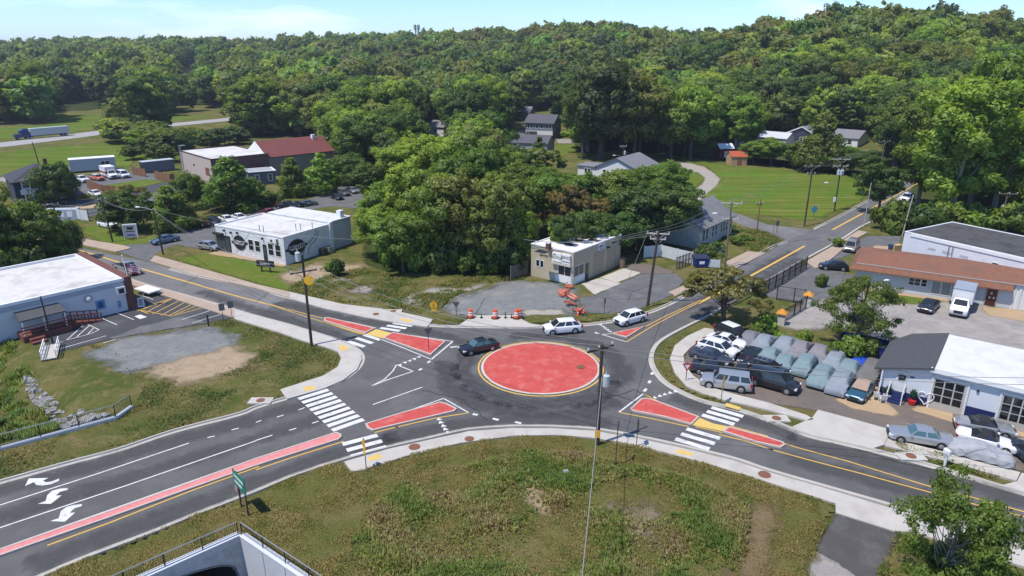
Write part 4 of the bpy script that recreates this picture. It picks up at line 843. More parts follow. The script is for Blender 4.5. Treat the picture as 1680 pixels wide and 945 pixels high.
c5.slab('wall_lamp', 'F', u5(1100)-.1, u5(1100)+.1, 2.75, 2.95, 0, .15, dkmetal); c5.slab('house_number', 'F', u5(380), u5(425), 2.55, 2.7, 0, .03, black_m)
# ---- 6 brown roofed office block (right)
c6 = B('office_block', 'long pale office with rusty brown mansard roof behind the gravel yard', 'building', P('e8', 165,578)[0], P('e8', 1528,782)[0], 9.5)
rust_r = M('brown_shingles', (.235,.105,.062), .95, .35, 1.6, .4, 6, big=(.25, (.14,.085,.06), .8))
palew = M('pale_painted_block', (.50,.53,.55), .85, .12, .7, .05)
L6 = c6.len; he, hf, hr = 2.7, 3.45, 4.3
b = MB(); b.box(0, L6, 0, c6.dep, -.3, 3.3); b.build('wall', palew, c6.r)
def roofstrip(p, q):   # p, q: (y, z) edges of a sloping strip with hip at the left end
    return [(-p[0]*-1, 0, 0)]
e0, e1, e2 = (-.9, he), (-.25, hf), (4.6, hr)
xl = lambda y: y  # hip runs at 45 degrees
b = MB(); R_ = L6+16
b.add([(-.9,-.9,he),(L6-.2,-.9,he),(L6-.2,-.25,hf),(-.25,-.25,hf),(-.9,c6.dep+.9,he),(-.25,c6.dep+.25,hf)], [(0,1,2,3),(4,0,3,5)])
b.add([(-.9,-.9,he-.12),(L6-.2,-.9,he-.12),(-.9,c6.dep+.9,he-.12),(-.9,-.9,he),(L6-.2,-.9,he),(-.9,c6.dep+.9,he),(L6-.2,0,he-.12),(0,0,he-.12),(0,c6.dep,he-.12),(L6-.2,-.25,hf)], [(0,1,4,3),(2,0,3,5),(0,7,6,1),(0,2,8,7),(1,6,9,4)]); b.build('mansard', rust_r, c6.r)
b = MB(); b.add([(-.25,-.25,hf+.04),(R_,-.25,hf+.04),(R_,4.6,hr),(2.2,4.6,hr),(2.2,c6.dep-4.6+.0,hr),(-.25,c6.dep+.25,hf+.04),(R_,c6.dep+.25,hf+.04)], [(0,1,2,3),(5,0,3),(3,2,6,5)])
b.add([(-.25,-.25,hf-.05),(R_,-.25,hf-.05),(R_,-.25,hf+.04),(-.25,-.25,hf+.04)], [(0,1,2,3)]); b.build('roof', rust_r, c6.r)
c6.slab('gutter', 'F', -.2, R_, hf-.04, hf+.06, .26, .36, M('gutter_grey', (.42,.39,.36), .6))
def u6(x): y = 578+(782-578)*(x-165)/1363; return c6.loc(Q('e8', x, y))[0]
for x in (648,700,757): c6.window('F', u6(x), 1.35, .62, .95, trim_w, glass_d, (1,2), .09)
for x in (868,950): c6.window('F', u6(x), .55, u6(985)-u6(905), 1.75, trim_w, M('blinds', (.26,.29,.28), .5, .1, 1), (1,1), .09)
maroon = M('maroon_door', (.075,.018,.014), .4, .2, 2)
d_ = c6.slab('double_door', 'F', u6(1305), u6(1392), .02, 2.35, 0, .06, maroon); c6.slab('door_surround', 'F', u6(1296), u6(1304), 0, 2.5, 0, .1, M('tan_surround', (.38,.28,.2), .8)); c6.slab('door_surround', 'F', u6(1393), u6(1401), 0, 2.5, 0, .1, M('tan_surround', 0))
for x, z in ((1345,1.75),(1335,1.15),(1372,1.15)): c6.slab('door_ornament', 'F', u6(x)-.09, u6(x)+.09, z-.12, z+.12, .06, .075, trim_w, d_)
b = MB(); b.box(L6, R_, -.02, c6.dep-.003, -.3, 3.38); b.build('garage_wall', trim_w, c6.r)
c6.slab('garage_door', 'F', L6+.9, L6+6.2, .02, 2.7, .02, .08, add_stripes(M('white_roll_door', (.66,.66,.64), .6), 'Z', .5, .88, .05)); c6.slab('door_surround', 'F', L6+.5, L6+.85, 0, 3.2, .02, .14, fr_w); c6.slab('downpipe', 'F', L6+.1, L6+.22, 0, 3.3, .02, .14, fr_w)
for x in (225,360,545,730,900): c6.slab('eave_lamp', 'F', u6(x)-.1, u6(x)+.1, 2.2, 2.4, 0, .22, trim_w)
# ---- 7 tall white block behind it
c7 = B('warehouse', 'tall white block with patched black flat roof behind the brown roof', 'building', (1474,436), (1720,502), 13, length=46)
h7 = 5.6
roof_dk = add_stripes(M('black_roof_felt', (.085,.083,.080), .95, .4, .6, .2, 5, big=(.45, (.035,.033,.03), .9)), 'X', 4.2, .75, .03)
w7 = M('white_render', (.64,.655,.68), .85, .12, .6, big=(.3, (.50,.53,.57), .6)); c7.flat_roof(h7, w7, roof_dk, par=.12, over=.05, cap=M('white_parapet', (.70,.70,.70), .7, .1, 1))
c7.slab('parapet_band', 'F', 1.0, c7.len, h7-.55, h7-.13, 0, .12, trim_w)
def u7(x): return c7.loc(g(*P('e8', x, 430+(x-575)*.27)[0], 0))[0]
c7.window('F', c7.loc(Q('e8',1527,383,3.4))[0], 3.2, .8, .8, trim_w, glass_d); 
for x, z in ((1045,3.0),(1110,3.6)): p = c7.loc(Q('e8', x, 300, 3.5))[0]; c7.slab('downpipe', 'F', p-.06, p+.06, z, 5.0, 0, .2, galv)
for x in (725,985,1280): p = c7.loc(Q('e8', x, 290, 3.8))[0]; c7.slab('wall_stain', 'F', p-.6, p+.6, 3.6, 4.0, 0, .012, M('grey_patch', (.44,.46,.5), .9, .3, 2))
# ---- 8 brick hall with white roof, red-roofed hall and grey lean-to
c8 = B('brick_hall', 'brick hall with white flat roof and pale pink side wall', 'building', P('f2', 358,432)[0], P('f2', 655,535)[0], 30)
c8.dep = max(10, depth_to(c8, P('f2', 1240,478)[0])); h8 = height_at(g(*P('f2', 655,535)[0]), P('f2', 655,300)[0][1]); print('h8', h8, c8.len, c8.dep)
pinkw = M('pink_render', (.46,.37,.32), .85, .12, .6); brick_p = add_brick(M('purple_brick', (.17,.085,.075), .9, .25, 1.0))
c8.flat_roof(h8, brick_p, white_r, par=.2, over=.15, cap=M('brown_coping', (.10,.06,.05), .7)); c8.slab('side_wall', 'F', .02, c8.len-.02, -.2, h8-.25, 0, .06, pinkw)
c8.slab('window', 'F', c8.len*.80, c8.len*.92, h8*.25, h8*.58, .06, .1, M('brick_red_shutter', (.19,.065,.05), .8)); c8.slab('vent', 'F', c8.len*.42, c8.len*.46, h8*.5, h8*.57, .06, .14, black_m); c8.slab('window', 'R', c8.dep*.76, c8.dep*.88, h8*.28, h8*.62, 0, .06, M('brick_dark', (.10,.05,.045), .85))
b = MB()
for x in (.6, 1.6): b.tube([(x, -.3, 0), (x, -.3, h8+1.4)], .09, 5)
b.tube([(.6,-.3,h8+1.4),(.6,1.2,h8+1.4)], .07, 5); b.tube([(1.6,-.3,h8+1.4),(1.6,1.2,h8+1.4)], .07, 5)
for i in range(int(h8*2)): b.box(.6, 1.6, -.33, -.27, .5*i, .5*i+.06)
b.build('roof_ladder', galv, c8.r)
pA = c8.r.matrix_basis @ Vector((c8.len-13, c8.dep+.05, 0)); 
cr_ = B('red_roofed_hall', 'grey hall with dark red pitched roof adjoining the brick hall', 'building', (450,284), (530,276), 16)
cr_.o = c8.r.matrix_basis @ Vector((c8.len-14, c8.dep+.1, 0)); cr_.r.location = cr_.o; cr_.ang = c8.ang; cr_.r.rotation_euler.z = c8.ang; cr_.len = 14; cr_.dep = 19.5
cr_.gable(h8*.82, h8*.82+3.6, M('taupe_wall', (.22,.20,.18), .85, .1, .5), M('dark_red_roof', (.17,.050,.042), .8, .2, .5, .1), 'y', .3); cr_.slab('gable_front', 'F', .05, 6.9, h8*.7, h8*.8, .0, .05, trim_w)
b = MB(); b.poly([(-.2,-.36,h8*.82-.1),(14.2,-.36,h8*.82-.1),(7,-.36,h8*.82+3.75)]); b.build('gable_panel', trim_w, cr_.r)
b = MB(); b.box(7.6,8.6,16,17,h8*.8+2,h8*.82+4.3); b.build('chimney', trim_w, cr_.r); b = MB(); b.cyl((9,18,h8*.8+2),(9,18,h8*.8+7),.06,n=5); b.build('aerial', galv, cr_.r)
c9 = B('lean_to', 'low grey annex with white framed windows below the brick hall', 'building', P('f2', 1000,560)[0], P('f2', 1262,538)[0], 6)
h9 = 3.4; gsid = add_stripes(M('slate_siding', (.10,.115,.135), .85, .1, 1), 'Z', .25, .85, .1); c9.flat_roof(h9, gsid, M('pale_grey_roof', (.33,.34,.35), .85, .15, 1), par=.1, over=.25)
for t in (.32, .8): c9.window('F', t*c9.len, 1.0, .9, 1.5, trim_w, glass_b, (1,2), .14)
# ---- 9 dark house with tobacco sign (far left)
c10 = B('dark_slate_house', 'dark slate house with hipped roof and white sign reading TOBACCO', 'house', (30,338), (72,333), 12)
c10.len = 11; hh = height_at(g(52,336), 300); hh = max(5.2, min(7.5, hh)); dks = add_stripes(M('dark_siding', (.035,.040,.055), .85, .15, 1), 'Z', .25, .8, .1)
b = MB(); b.box(0, 11, 0, 12, -.2, hh); b.build('wall', dks, c10.r); b = MB(); o_ = .5
b.add([(-o_,-o_,hh),(11+o_,-o_,hh),(11+o_,12+o_,hh),(-o_,12+o_,hh),(5.5,5,hh+2.8),(5.5,7,hh+2.8)], [(0,1,4),(1,2,5,4),(2,3,5),(3,0,4,5),(3,2,1,0)]); b.build('roof', M('dark_slate_roof', (.05,.05,.062), .9, .25, 1, .2), c10.r)
b = MB(); b.box(7.2,7.9,6,6.7,hh+1,hh+3.7); b.build('chimney', brick_d, c10.r)
for x, z in ((2.2,3.7),(8.6,3.7),(2.4,.8),(8.6,.8)): c10.window('F', x, z, 1.2, 1.7, trim_w, glass_b, (1,2), .22)
c10.slab('shutter', 'F', 4.2, 7.0, 3.3, 5.4, 0, .06, M('shutter_slate', (.03,.035,.05), .7))
sb = c10.slab('sign_board', 'F', 1.0, 10.4, 2.3, 3.45, 0, .15, trim_w); c10.sign('F', 5.7, 2.88, 'TOBACCO', 1.25, black_m, .16, sb, 1.25)
# ---- 10-12 houses behind the wood
def house(name, label, a, b_, depth, h, hr, wall, roof, axis='x', wins=(), length=None, over=.4):
    q = B(name, label, 'house', a, b_, depth, length=length); q.o.z = gz(q.o.x, q.o.y)+.03; q.r.location = q.o; q.gable(h, hr, wall, roof, axis, over)
    for face, u, z, w, hh_ in wins: q.window(face, u*(q.len if face in 'FB' else q.dep), z, w, hh_, trim_w, glass_d, (1,2), .13)
    return q
bl_side = add_stripes(M('blue_grey_siding', (.16,.21,.26), .85, .1, .8), 'Z', .25, .86, .1); sh_d = M('slate_shingles', (.10,.10,.115), .95, .3, 2, .3, 6); sh_m = M('mid_grey_shingles', (.20,.20,.215), .95, .3, 2, .3, 6)
q = house('two_storey_house', 'two storey blue grey house with white lower storey behind the wood', (862,226), (906.5,228), 11, 6.0, 8.6, bl_side, sh_d, 'x', [('F',.13,3.8,.9,1.5),('F',.21,3.8,.9,1.5),('F',.42,3.8,.9,1.5),('F',.60,3.8,.9,1.5),('F',.8,3.8,.9,1.5),('F',.9,3.8,.9,1.5),('R',.3,3.8,1,1.4),('R',.75,3.8,1,1.4),('F',.55,.9,.9,1.4),('F',.82,.9,.9,1.2)], over=.6)
q.slab('lower_storey', 'F', .02, q.len-.02, 0, 2.9, 0, .05, trim_w); b = MB(); b.box(q.len*.1, q.len*.42, -2.2, -.06, 2.5, 2.7); b.build('porch_roof', sh_d, q.r)
q = house('grey_cottage', 'pale grey gabled house with white basement wall half hidden by trees', (834,257), (897,260), 9, 4.6, 6.6, add_stripes(M('grey_siding', (.30,.32,.33), .85, .1, .8), 'Z', .25, .86, .1), sh_d, 'x', [('F',.18,3.0,1.5,1.1),('F',.65,3.0,.9,1.1),('F',.38,.3,.7,1.6),('F',.44,.3,.7,1.6)], over=.35)
q.slab('basement_wall', 'F', .02, q.len*.72, -.2, 2.4, 0, .05, trim_w)
q = house('white_bungalow', 'white bungalow with grey gabled roof behind the wood', (978,291), (1031,297), 13, 3.0, 5.6, white_w, sh_m, 'y', [('F',.2,1.0,.8,1.3),('R',.15,.9,.8,1.6),('R',.3,.9,.8,1.6),('R',.45,.9,.8,1.6),('R',.62,.9,.8,1.6)], over=.5, length=12)
b = MB(); b.box(-6, -.02, .4, 6.4, -.2, 2.6); b.build('side_wing', white_w, q.r); b = MB(); b.box(-6.4, -.03, 0, 6.8, 2.6, 2.85); b.build('wing_roof', sh_m, q.r)
for u_ in (-3.2, -2.2): q.window('F', u_, 1.0, .7, 1.2, trim_w, glass_d)
q = house('gable_house', 'dark blue house with white gable trim behind the mown field', (1290,238), (1316,241), 12, 4.0, 6.4, M('navy_siding', (.04,.05,.08), .8), sh_m, 'y', [('F',.5,1.2,1.0,1.4)], length=11)
b = MB()
for s_ in (-1, 1):
    b.add([(5.5-s_*.0, -.5, 6.5),(5.5+s_*6.0, -.5, 3.85),(5.5+s_*6.0,-.5,3.5),(5.5,-.5,6.1)], [(0,1,2,3) if s_ < 0 else (3,2,1,0)])
b.build('barge_board', trim_w, q.r)
q = house('pale_long_house', 'long white house with pale roof among trees beyond the field', (1243,240), (1288,244), 8, 3.4, 5.0, white_w, M('pale_roof', (.50,.51,.53), .8, .15, 1), 'x', [('F',.2,1,1,1.3),('F',.7,1,1,1.3)])
q = house('dark_gabled_house', 'small white house with dark gable left of the long white house', (1184,238), (1204,240), 9, 3.4, 5.6, white_w, sh_d, 'y', [('F',.5,1,1,1.4)])
q = house('grey_roofed_house', 'white porch house with long grey roof at the end of the field', (1362,243), (1405,247), 10, 3.0, 5.2, white_w, sh_m, 'x', [('F',.25,.9,1.2,1.5),('F',.7,.9,1.2,1.5)])
q = house('brown_roofed_house', 'grey two storey house with slate roof higher up behind the grey roofed house', (1372,228), (1415,230), 11, 5.2, 7.8, M('taupe_siding', (.20,.19,.18), .85), sh_d, 'x', [('F',.3,3,1,1.3),('F',.7,3,1,1.3)])
q = house('hidden_house', 'pale house glimpsed between dark trees left of the blue grey house', (702,222), (728,224), 9, 3.6, 5.6, white_w, sh_m, 'x', [('F',.5,1,1,1.4)])
q = house('wood_house', 'grey roofed house glimpsed among trees above the blue grey house', (840,196), (868,197), 9, 3.8, 6.0, M('taupe_siding', 0), sh_m, 'x', [('F',.5,1,1,1.4)])
q = house('hillside_house', 'white house high in the far wood on the left', (302,122), (323,123), 16, 9, 13, white_w, M('pale_roof', 0), 'x', [('F',.3,4,2,2.5),('F',.7,4,2,2.5)])
q = house('valley_house', 'white and brown cottage half buried in the far left trees', (191,158), (206,158), 12, 6, 10, white_w, M('old_brown_roof', (.16,.10,.08), .9), 'x', [('F',.5,2,2,2.2)])
# sheds at the top of the field
def shed(name, label, a, w, d, h, hr, wall, roof, ang):
    r = empty(name, a, ang, label, 'shed'); q = B.__new__(B); q.o = a; q.ang = ang; q.len = w; q.dep = d; q.r = r; q.gable(h, hr, wall, roof, 'x', .2); return q
q = shed('garden_shed', 'dark red shed with white roof at the edge of the trees', Q('f4', 768,352), 4.6, 4, 3.0, 4.2, M('barn_red', (.14,.022,.018), .8, .2, 1), trim_w, .15); q.slab('door', 'F', 1.6, 3.0, .1, 2.2, 0, .05, trim_w)
q = shed('garden_shed', 'tan plank shed with orange red roof on the mown field', Q('f4', 880,425), 4.8, 4.4, 2.6, 3.9, add_stripes(M('tan_planks', (.45,.30,.16), .85, .2, 1), 'X', .3, .85, .1), M('orange_roof', (.40,.085,.04), .8, .2, 1), .05); q.slab('door', 'F', 1.8, 3.2, .1, 2.0, 0, .05, wood_br)
# site offices and containers by the far street
def boxcar(name, label, cat, a, b_, d, h, wall, roof, sk=0.4):
    q = B(name, label, cat, a, b_, d); b = MB(); b.box(0, q.len, 0, d, sk, h); b.build('wall', wall, q.r); b = MB(); b.box(-.1, q.len+.1, -.1, d+.1, h, h+.15); b.build('roof', roof, q.r)
    b = MB(); 
    for x in (.1, .5, .9): b.box(q.len*x-.3, q.len*x+.3, .3, d-.3, -.1, sk)
    b.build('blocks', dkmetal, q.r); return q
q = boxcar('site_office', 'long pale grey site office trailer behind the ambulance', 'trailer', P('f1', 690,205)[0], P('f1', 1133,170)[0], 4, 3.6, M('pale_office', (.36,.40,.43), .8, .1, 1), trim_w)
for t in (.72, .82): q.window('F', t*q.len, 1.8, 1.0, .9, trim_w, glass_d)
q = boxcar('storage_container', 'dark grey storage container beside the brick hall', 'container', P('f1', 1400,205)[0], P('f1', 1700,172)[0], 3, 3.0, add_stripes(M('container_grey', (.13,.155,.175), .7, .1, 1), 'X', .4, .8, .3), M('container_top', (.42,.45,.46), .7), .15)
q.slab('end_door', 'L', .1, 2.9, .2, 2.9, 0, .06, dkmetal)
# ================================================================= vehicles
tyre_m = M('tyre_rubber', (.018,.018,.018), .85, .1, 4); rim_m = M('alloy_rim', (.42,.43,.44), .35, .1, 3, metal=.7); plastic = M('black_plastic', (.02,.02,.021), .6, .1, 3)
head_m = M('headlamp_glass', (.62,.65,.68), .12, .05, 2, spec=.7); tail_m = M('tail_lamp_red', (.30,.012,.012), .2, .05, 2); glass_c = M('car_glass', (.018,.022,.026), .06, .1, 1, spec=.7); glass_t = M('car_glass_green', (.06,.12,.12), .06, .1, 1, spec=.7)
def paint(n, rgb, metal=0.0): return M('car_paint_'+n, rgb, .28, .04, 1.5, metal=metal, coat=.6, spec=.5)
PAINT = dict(black=paint('black', (.010,.010,.012)), white=paint('white', (.70,.71,.72)), silver=paint('silver', (.40,.41,.42), .55), navy=paint('navy', (.022,.032,.055)), slate=paint('slate', (.045,.055,.075), .2),
    gold=paint('gold', (.30,.27,.22), .5), red=paint('red', (.22,.018,.02)), blue=paint('blue', (.10,.16,.24), .3), bluesilver=paint('blue_silver', (.28,.33,.41), .4), teal=paint('teal', (.03,.10,.15), .3), grey=paint('grey', (.13,.135,.14), .3), orange=paint('orange', (.55,.13,.03)), royal=paint('royal', (.015,.03,.14)))
KIND = dict(  # L, W, zbelt, zroof, hood height, deck height, xs: cowl, roof front, roof rear, rear glass base (fractions of L from nose), wheel r, axles
    sedan=(4.7,1.82,.93,1.45,.84,.93,(.27,.43,.67,.82),.33,(.19,.78)), oldsedan=(5.1,1.88,.92,1.45,.86,.92,(.30,.42,.66,.79),.33,(.18,.78)), suv=(4.65,1.88,1.05,1.66,.99,1.06,(.21,.39,.80,.965),.37,(.19,.79)), bigsuv=(5.0,1.95,1.10,1.82,1.08,1.1,(.24,.35,.92,.985),.40,(.18,.79)),
    hatch=(4.2,1.76,.95,1.50,.86,.95,(.22,.40,.80,.96),.32,(.2,.8)), coupe=(4.6,1.85,.90,1.36,.83,.92,(.30,.47,.66,.88),.34,(.19,.79)), minivan=(5.1,1.98,1.02,1.78,.95,1.02,(.15,.33,.90,.985),.35,(.17,.78)), pickup=(5.5,1.95,1.08,1.80,1.08,1.05,(.26,.36,.56,.585),.38,(.18,.78)), convert=(4.5,1.80,.90,1.36,.83,.92,(.30,.44,.58,.78),.32,(.19,.79)))
def lerp_profile(x, pts):
    for (a, b), (c, d) in zip(pts, pts[1:]):
        if a <= x <= c: return b+(d-b)*(x-a)/(c-a)
    return pts[-1][1]
def vehicle(name, kind, color, pos, ang, label, cat='car', group=None, roof=None, soft=False, sc=1.0, glass=None, rails=False):
    L, W, zb, zr, zh, zd, fx, wr, ax = KIND[kind]; hw = W/2; gl = glass or glass_c; pm_ = PAINT[color]
    r = empty(name, pos, ang, label, cat, group); r.scale = (sc, sc, sc)
    X = lambda f: L/2-f*L
    top = [(0,zh*.62),(.025,zh*.86),(.06,zh*.94),(fx[0],zh+.04),(fx[0]+.04,zb),(max(fx[3]-.02,fx[0]+.06),zb),(fx[3],zd),(.965,zd-.02 if fx[3] < .93 else zd),(.99,zd*.85),(1,zd*.62)]
    wid = [(0,.80),(.03,.90),(.10,.985),(.3,1),(.75,1),(.93,.97),(.98,.91),(1,.84)]
    fs = sorted({0,.012,.03,.06,.1,fx[0],fx[0]+.04,.4,.55,.7,fx[3],.9,.955,.975,.99,1.0} | {max(fx[3]-.02,fx[0]+.06)})
    b = MB(); rings = []
    for f in fs:
        w = hw*lerp_profile(f, wid); t = lerp_profile(f, top); z0 = .26 if .02 < f < .985 else .36
        half = [(w*.84,z0-.03),(w*.97,z0+.05),(w,min(.55,t-.2)),(w*.992,t-.14),(w*.955,t-.045),(w*.86,t),(w*.45,t+.025),(0,t+.03)]
        rings.append([(X(f),-y,z) for y, z in half]+[(X(f),y,z) for y, z in half[-2::-1]])
    n = len(rings[0]); v = [p for q in rings for p in q]
    fc = [(i*n+j, i*n+j+1, (i+1)*n+j+1, (i+1)*n+j) for i in range(len(fs)-1) for j in range(n-1)]
    fc += [(i*n+n-1, i*n, (i+1)*n, (i+1)*n+n-1) for i in range(len(fs)-1)]
    fc += [tuple(range(n-1,-1,-1)), tuple((len(fs)-1)*n+j for j in range(n))]
    b.add(v, fc)
    # cabin
    A, Bx, C, D = (X(f) for f in fx); wl, wt = hw*.88, hw*.68; cz = zb-.03
    k = [(A,-wl,cz),(A,wl,cz),(D,wl,cz),(D,-wl,cz)]; tp = [(Bx,-wt,zr-.05),(Bx,wt,zr-.05),(C,wt,zr-.05),(C,-wt,zr-.05)]
    ri = [(Bx-.12,-wt*.8,zr),(Bx-.12,wt*.8,zr),(C+.12,wt*.8,zr),(C+.12,-wt*.8,zr)]
    mi = 1 if roof else 0
    b.add(k+tp, [(0,1,5,4)[::-1],(1,2,6,5)[::-1],(2,3,7,6)[::-1],(3,0,4,7)[::-1]], 2 if soft else 0)
    b.add(tp+ri, [(0,1,5,4)[::-1],(1,2,6,5)[::-1],(2,3,7,6)[::-1],(3,0,4,7)[::-1],(4,5,6,7)[::-1]], 2 if soft else mi)
    for a in ax:
        for s in (-1, 1): b.cyl((X(a), s*(hw-.15), wr+.01), (X(a), s*(hw+.004), wr+.01), wr*1.17, n=18, mi=2)
    bo = b.build('body', [pm_, roof or pm_, plastic], r, 38)
    def panel(nm, a, b_, c, d, mat=gl, inx=.10, inz=.12, off=.014):
        a, b_, c, d = map(Vector, (a, b_, c, d)); q = lambda s, t: (a*(1-s)+b_*s)*(1-t)+(d*(1-s)+c*s)*t
        pts = [q(inx,inz),q(1-inx,inz),q(1-inx,1-inz),q(inx,1-inz)]; nn = (pts[1]-pts[0]).cross(pts[3]-pts[0]).normalized()*off
        m = MB(); m.poly([p+nn for p in pts]); 
        for i in range(4): m.poly([pts[i], pts[(i+1)%4], pts[(i+1)%4]+nn, pts[i]+nn])
        return m.build(nm, mat, r)
    panel('windscreen', k[0], k[1], tp[1], tp[0], inx=.05, inz=.07)
    if not soft or True: panel('rear_window', k[2], k[3], tp[3], tp[2], inx=.09, inz=.12 if kind != 'suv' else .2)
    cuts = {'suv':(0,.40,.74,1),'bigsuv':(0,.36,.70,1),'minivan':(0,.30,.66,1),'pickup':(0,.5,1)}.get(kind, (0,.52,1))
    if soft: cuts = (0,.45)
    for s in (-1, 1):
        bl = (Vector(k[0]), Vector(k[3]), Vector(tp[3]), Vector(tp[0])) if s < 0 else (Vector(k[1]), Vector(k[2]), Vector(tp[2]), Vector(tp[1]))
        for c0, c1 in zip(cuts, cuts[1:]):
            lo0, lo1 = bl[0].lerp(bl[1], c0), bl[0].lerp(bl[1], c1); hi0, hi1 = bl[3].lerp(bl[2], c0), bl[3].lerp(bl[2], c1)
            args = (lo1, lo0, hi0, hi1) if s < 0 else (lo0, lo1, hi1, hi0); args = args if s > 0 else (lo1, lo0, hi0, hi1)
            panel('side_window', *args, inx=.07, inz=.12)
    for a in ax:
        for s in (-1, 1):
            m = MB(); m.cyl((0,-.11,0),(0,.11,0), wr, n=16); wo = m.build('wheel', tyre_m, r, 40); wo.location = (X(a), s*(hw-.09), wr)
            m = MB(); m.cyl((0,s*.11,0),(0,s*.125,0), wr*.64, wr*.58, n=12); m.build('rim', rim_m, wo)
    for s in (-1, 1):
        f = .022; m = MB(); m.box(X(.075), X(.004), s*hw*.78-.19, s*hw*.78+.13 if s > 0 else s*hw*.78+.19, zh*.66, zh*.83) if s > 0 else m.box(X(.075), X(.004), s*hw*.78-.13, s*hw*.78+.19, zh*.66, zh*.83); m.build('headlight', head_m, r)
        m = MB(); m.box(X(.998), X(.955), s*hw*.80-.15, s*hw*.80+.15, zd*.68, zd*.84 if zr < 1.6 else zd*1.02); m.build('tail_light', tail_m, r)
        m = MB(); xm = A-.12*(A-Bx)-.05; m.box(xm-.08, xm+.1, s*(hw*.97) if s > 0 else s*(hw*.97)-.17, s*(hw*.97)+.17 if s > 0 else s*hw*.97, zb-.02, zb+.13); m.build('mirror', pm_, r)
    m = MB(); m.box(X(.02), X(-.006), -hw*.45, hw*.45, zh*.52, zh*.80); m.build('grille', plastic, r)
    m = MB(); m.box(X(.02), X(-.004), -hw*.72, hw*.72, .30, zh*.46); m.build('bumper', plastic, r); m = MB(); m.box(X(1.004), X(.985), -hw*.7, hw*.7, .32, .52); m.build('bumper', plastic, r)
    m = MB(); m.box(X(1.006), X(.99), -.26, .26, zd*.62, zd*.62+.15); m.build('number_plate', trim_w, r)
    if rails:
        m = MB()
        for s in (-1, 1): m.tube([(Bx-.2,s*wt*.85,zr+.07),(C+.2,s*wt*.85,zr+.07)], .03, 5)
        for q in (.25, .5, .75): xx = Bx+(C-Bx)*q; m.tube([(xx,-wt*.85,zr+.08),(xx,wt*.85,zr+.08)], .03, 5)
        m.build('roof_rack', galv, r)
    if kind == 'pickup':
        m = MB(); m.box(X(.965), X(.60), -hw*.8, hw*.8, zd-.005, zd+.035); m.build('load_bed', plastic, r)
    return r
def seat(k, x, y, tx, ty, nx, ny, z=.7):
    """ground position under a vehicle whose silhouette centre is at crop pixel (x, y); heading from tail pixel to nose pixel"""
    p = Q(k, x, y, z); t, n = Q(k, tx, ty, z), Q(k, nx, ny, z); d = n-t
    return Vector((p.x, p.y, .02)), math.atan2(d.y, d.x)
def car(k, x, y, t, n, kind, color, label, cat='car', group=None, z=.7, name='parked_car', **kw):
    p, a = seat(k, x, y, *t, *n, z=z); return vehicle(name, kind, color, p, a, label, cat, group, **kw)
# on the roundabout
car('c2', 1440,418, (1545,398), (1335,446), 'sedan', 'black', 'black saloon car driving round the left side of the red island', name='saloon_car', glass=glass_t, sc=.97)
car('c3', 325,300, (435,293), (215,312), 'suv', 'white', 'white crossover car with its tail to the second one, above the red island', name='crossover_car', sc=1.0)
car('c3', 765,238, (860,214), (670,266), 'suv', 'white', 'white crossover car arriving beside the small red triangle island', name='crossover_car', sc=.95)
# car lot, west row
LOT = 'cars parked close together on the car lot'
car('e1', 665,150, (590,120), (750,190), 'suv', 'black', 'black car with white sunroofed roof at the back corner of the lot', group=LOT, roof=PAINT['white'])
car('e1', 610,222, (440,180), (780,270), 'coupe', 'white', 'white coupe between the black white-roofed car and the white estate', group=LOT)
car('e1', 520,300, (340,240), (700,350), 'suv', 'white', 'white tall car with black sunroof second in the row of white cars', group=LOT)
car('e1', 450,372, (275,320), (630,430), 'sedan', 'slate', 'dark slate blue saloon parked beside the white sunroofed car', group=LOT)
car('e1', 480,492, (280,455), (690,525), 'oldsedan', 'black', 'old black saloon with chrome windows behind the silver four wheel drive', group=LOT, sc=.95)
car('e1', 600,622, (815,650), (385,590), 'bigsuv', 'silver', 'big silver four wheel drive car next to the yellow sign on the pavement', group=LOT, rails=False)
car('e1', 985,500, (830,470), (1130,550), 'suv', 'black', 'black car with silver roof rack just behind the black minivan', group=LOT, rails=True)
car('e1', 1045,615, (825,560), (1270,680), 'minivan', 'black', 'long black minivan with its nose to the street on the car lot', group=LOT, sc=1.03)
car('e1', 835,362, (880,310), (785,420), 'coupe', 'black', 'shiny black coupe left of the teal car covers', group=LOT, sc=.95)
car('e1', 775,492, (850,460), (720,530), 'sedan', 'black', 'black saloon wedged between the old saloon and the roof racked car', group=LOT, sc=.85)
car('e2', 785,640, (850,560), (730,690), 'coupe', 'teal', 'dark teal sports car with tan cloth on its windscreen', group=LOT, sc=.92)
p, a = seat('e2', 785,640, 850,560, 730,690)
# street-side bays in front of the body shop
car('e4', 535,352, (865,405), (205,300), 'oldsedan', 'silver', 'long silver grey saloon parked along the pavement', z=.7, glass=glass_t)
car('e4', 1225,245, (945,205), (1500,300), 'convert', 'silver', 'silver convertible with black soft top by the navy painted wall', soft=True, sc=1.03)
car('e4', 1250,392, (990,335), (1520,470), 'convert', 'white', 'white convertible with black soft top beside the silver one', soft=True, sc=1.0)
car('e4', 1740,560, (1800,600), (1640,470), 'sedan', 'navy', 'dark navy car cut off at the right edge of the lot')
# gravel yard and up the road
car('e8', 822,745, (880,690), (770,800), 'coupe', 'black', 'black sports coupe parked on the gravel before the pale office')
car('e8', 145,232, (180,190), (110,270), 'minivan', 'gold', 'bronze minivan parked in the yard left of the warehouse', name='minivan')
car('b4', 425,808, (515,812), (340,800), 'hatch', 'black', 'black hatchback half hidden by the end of the brown roof')
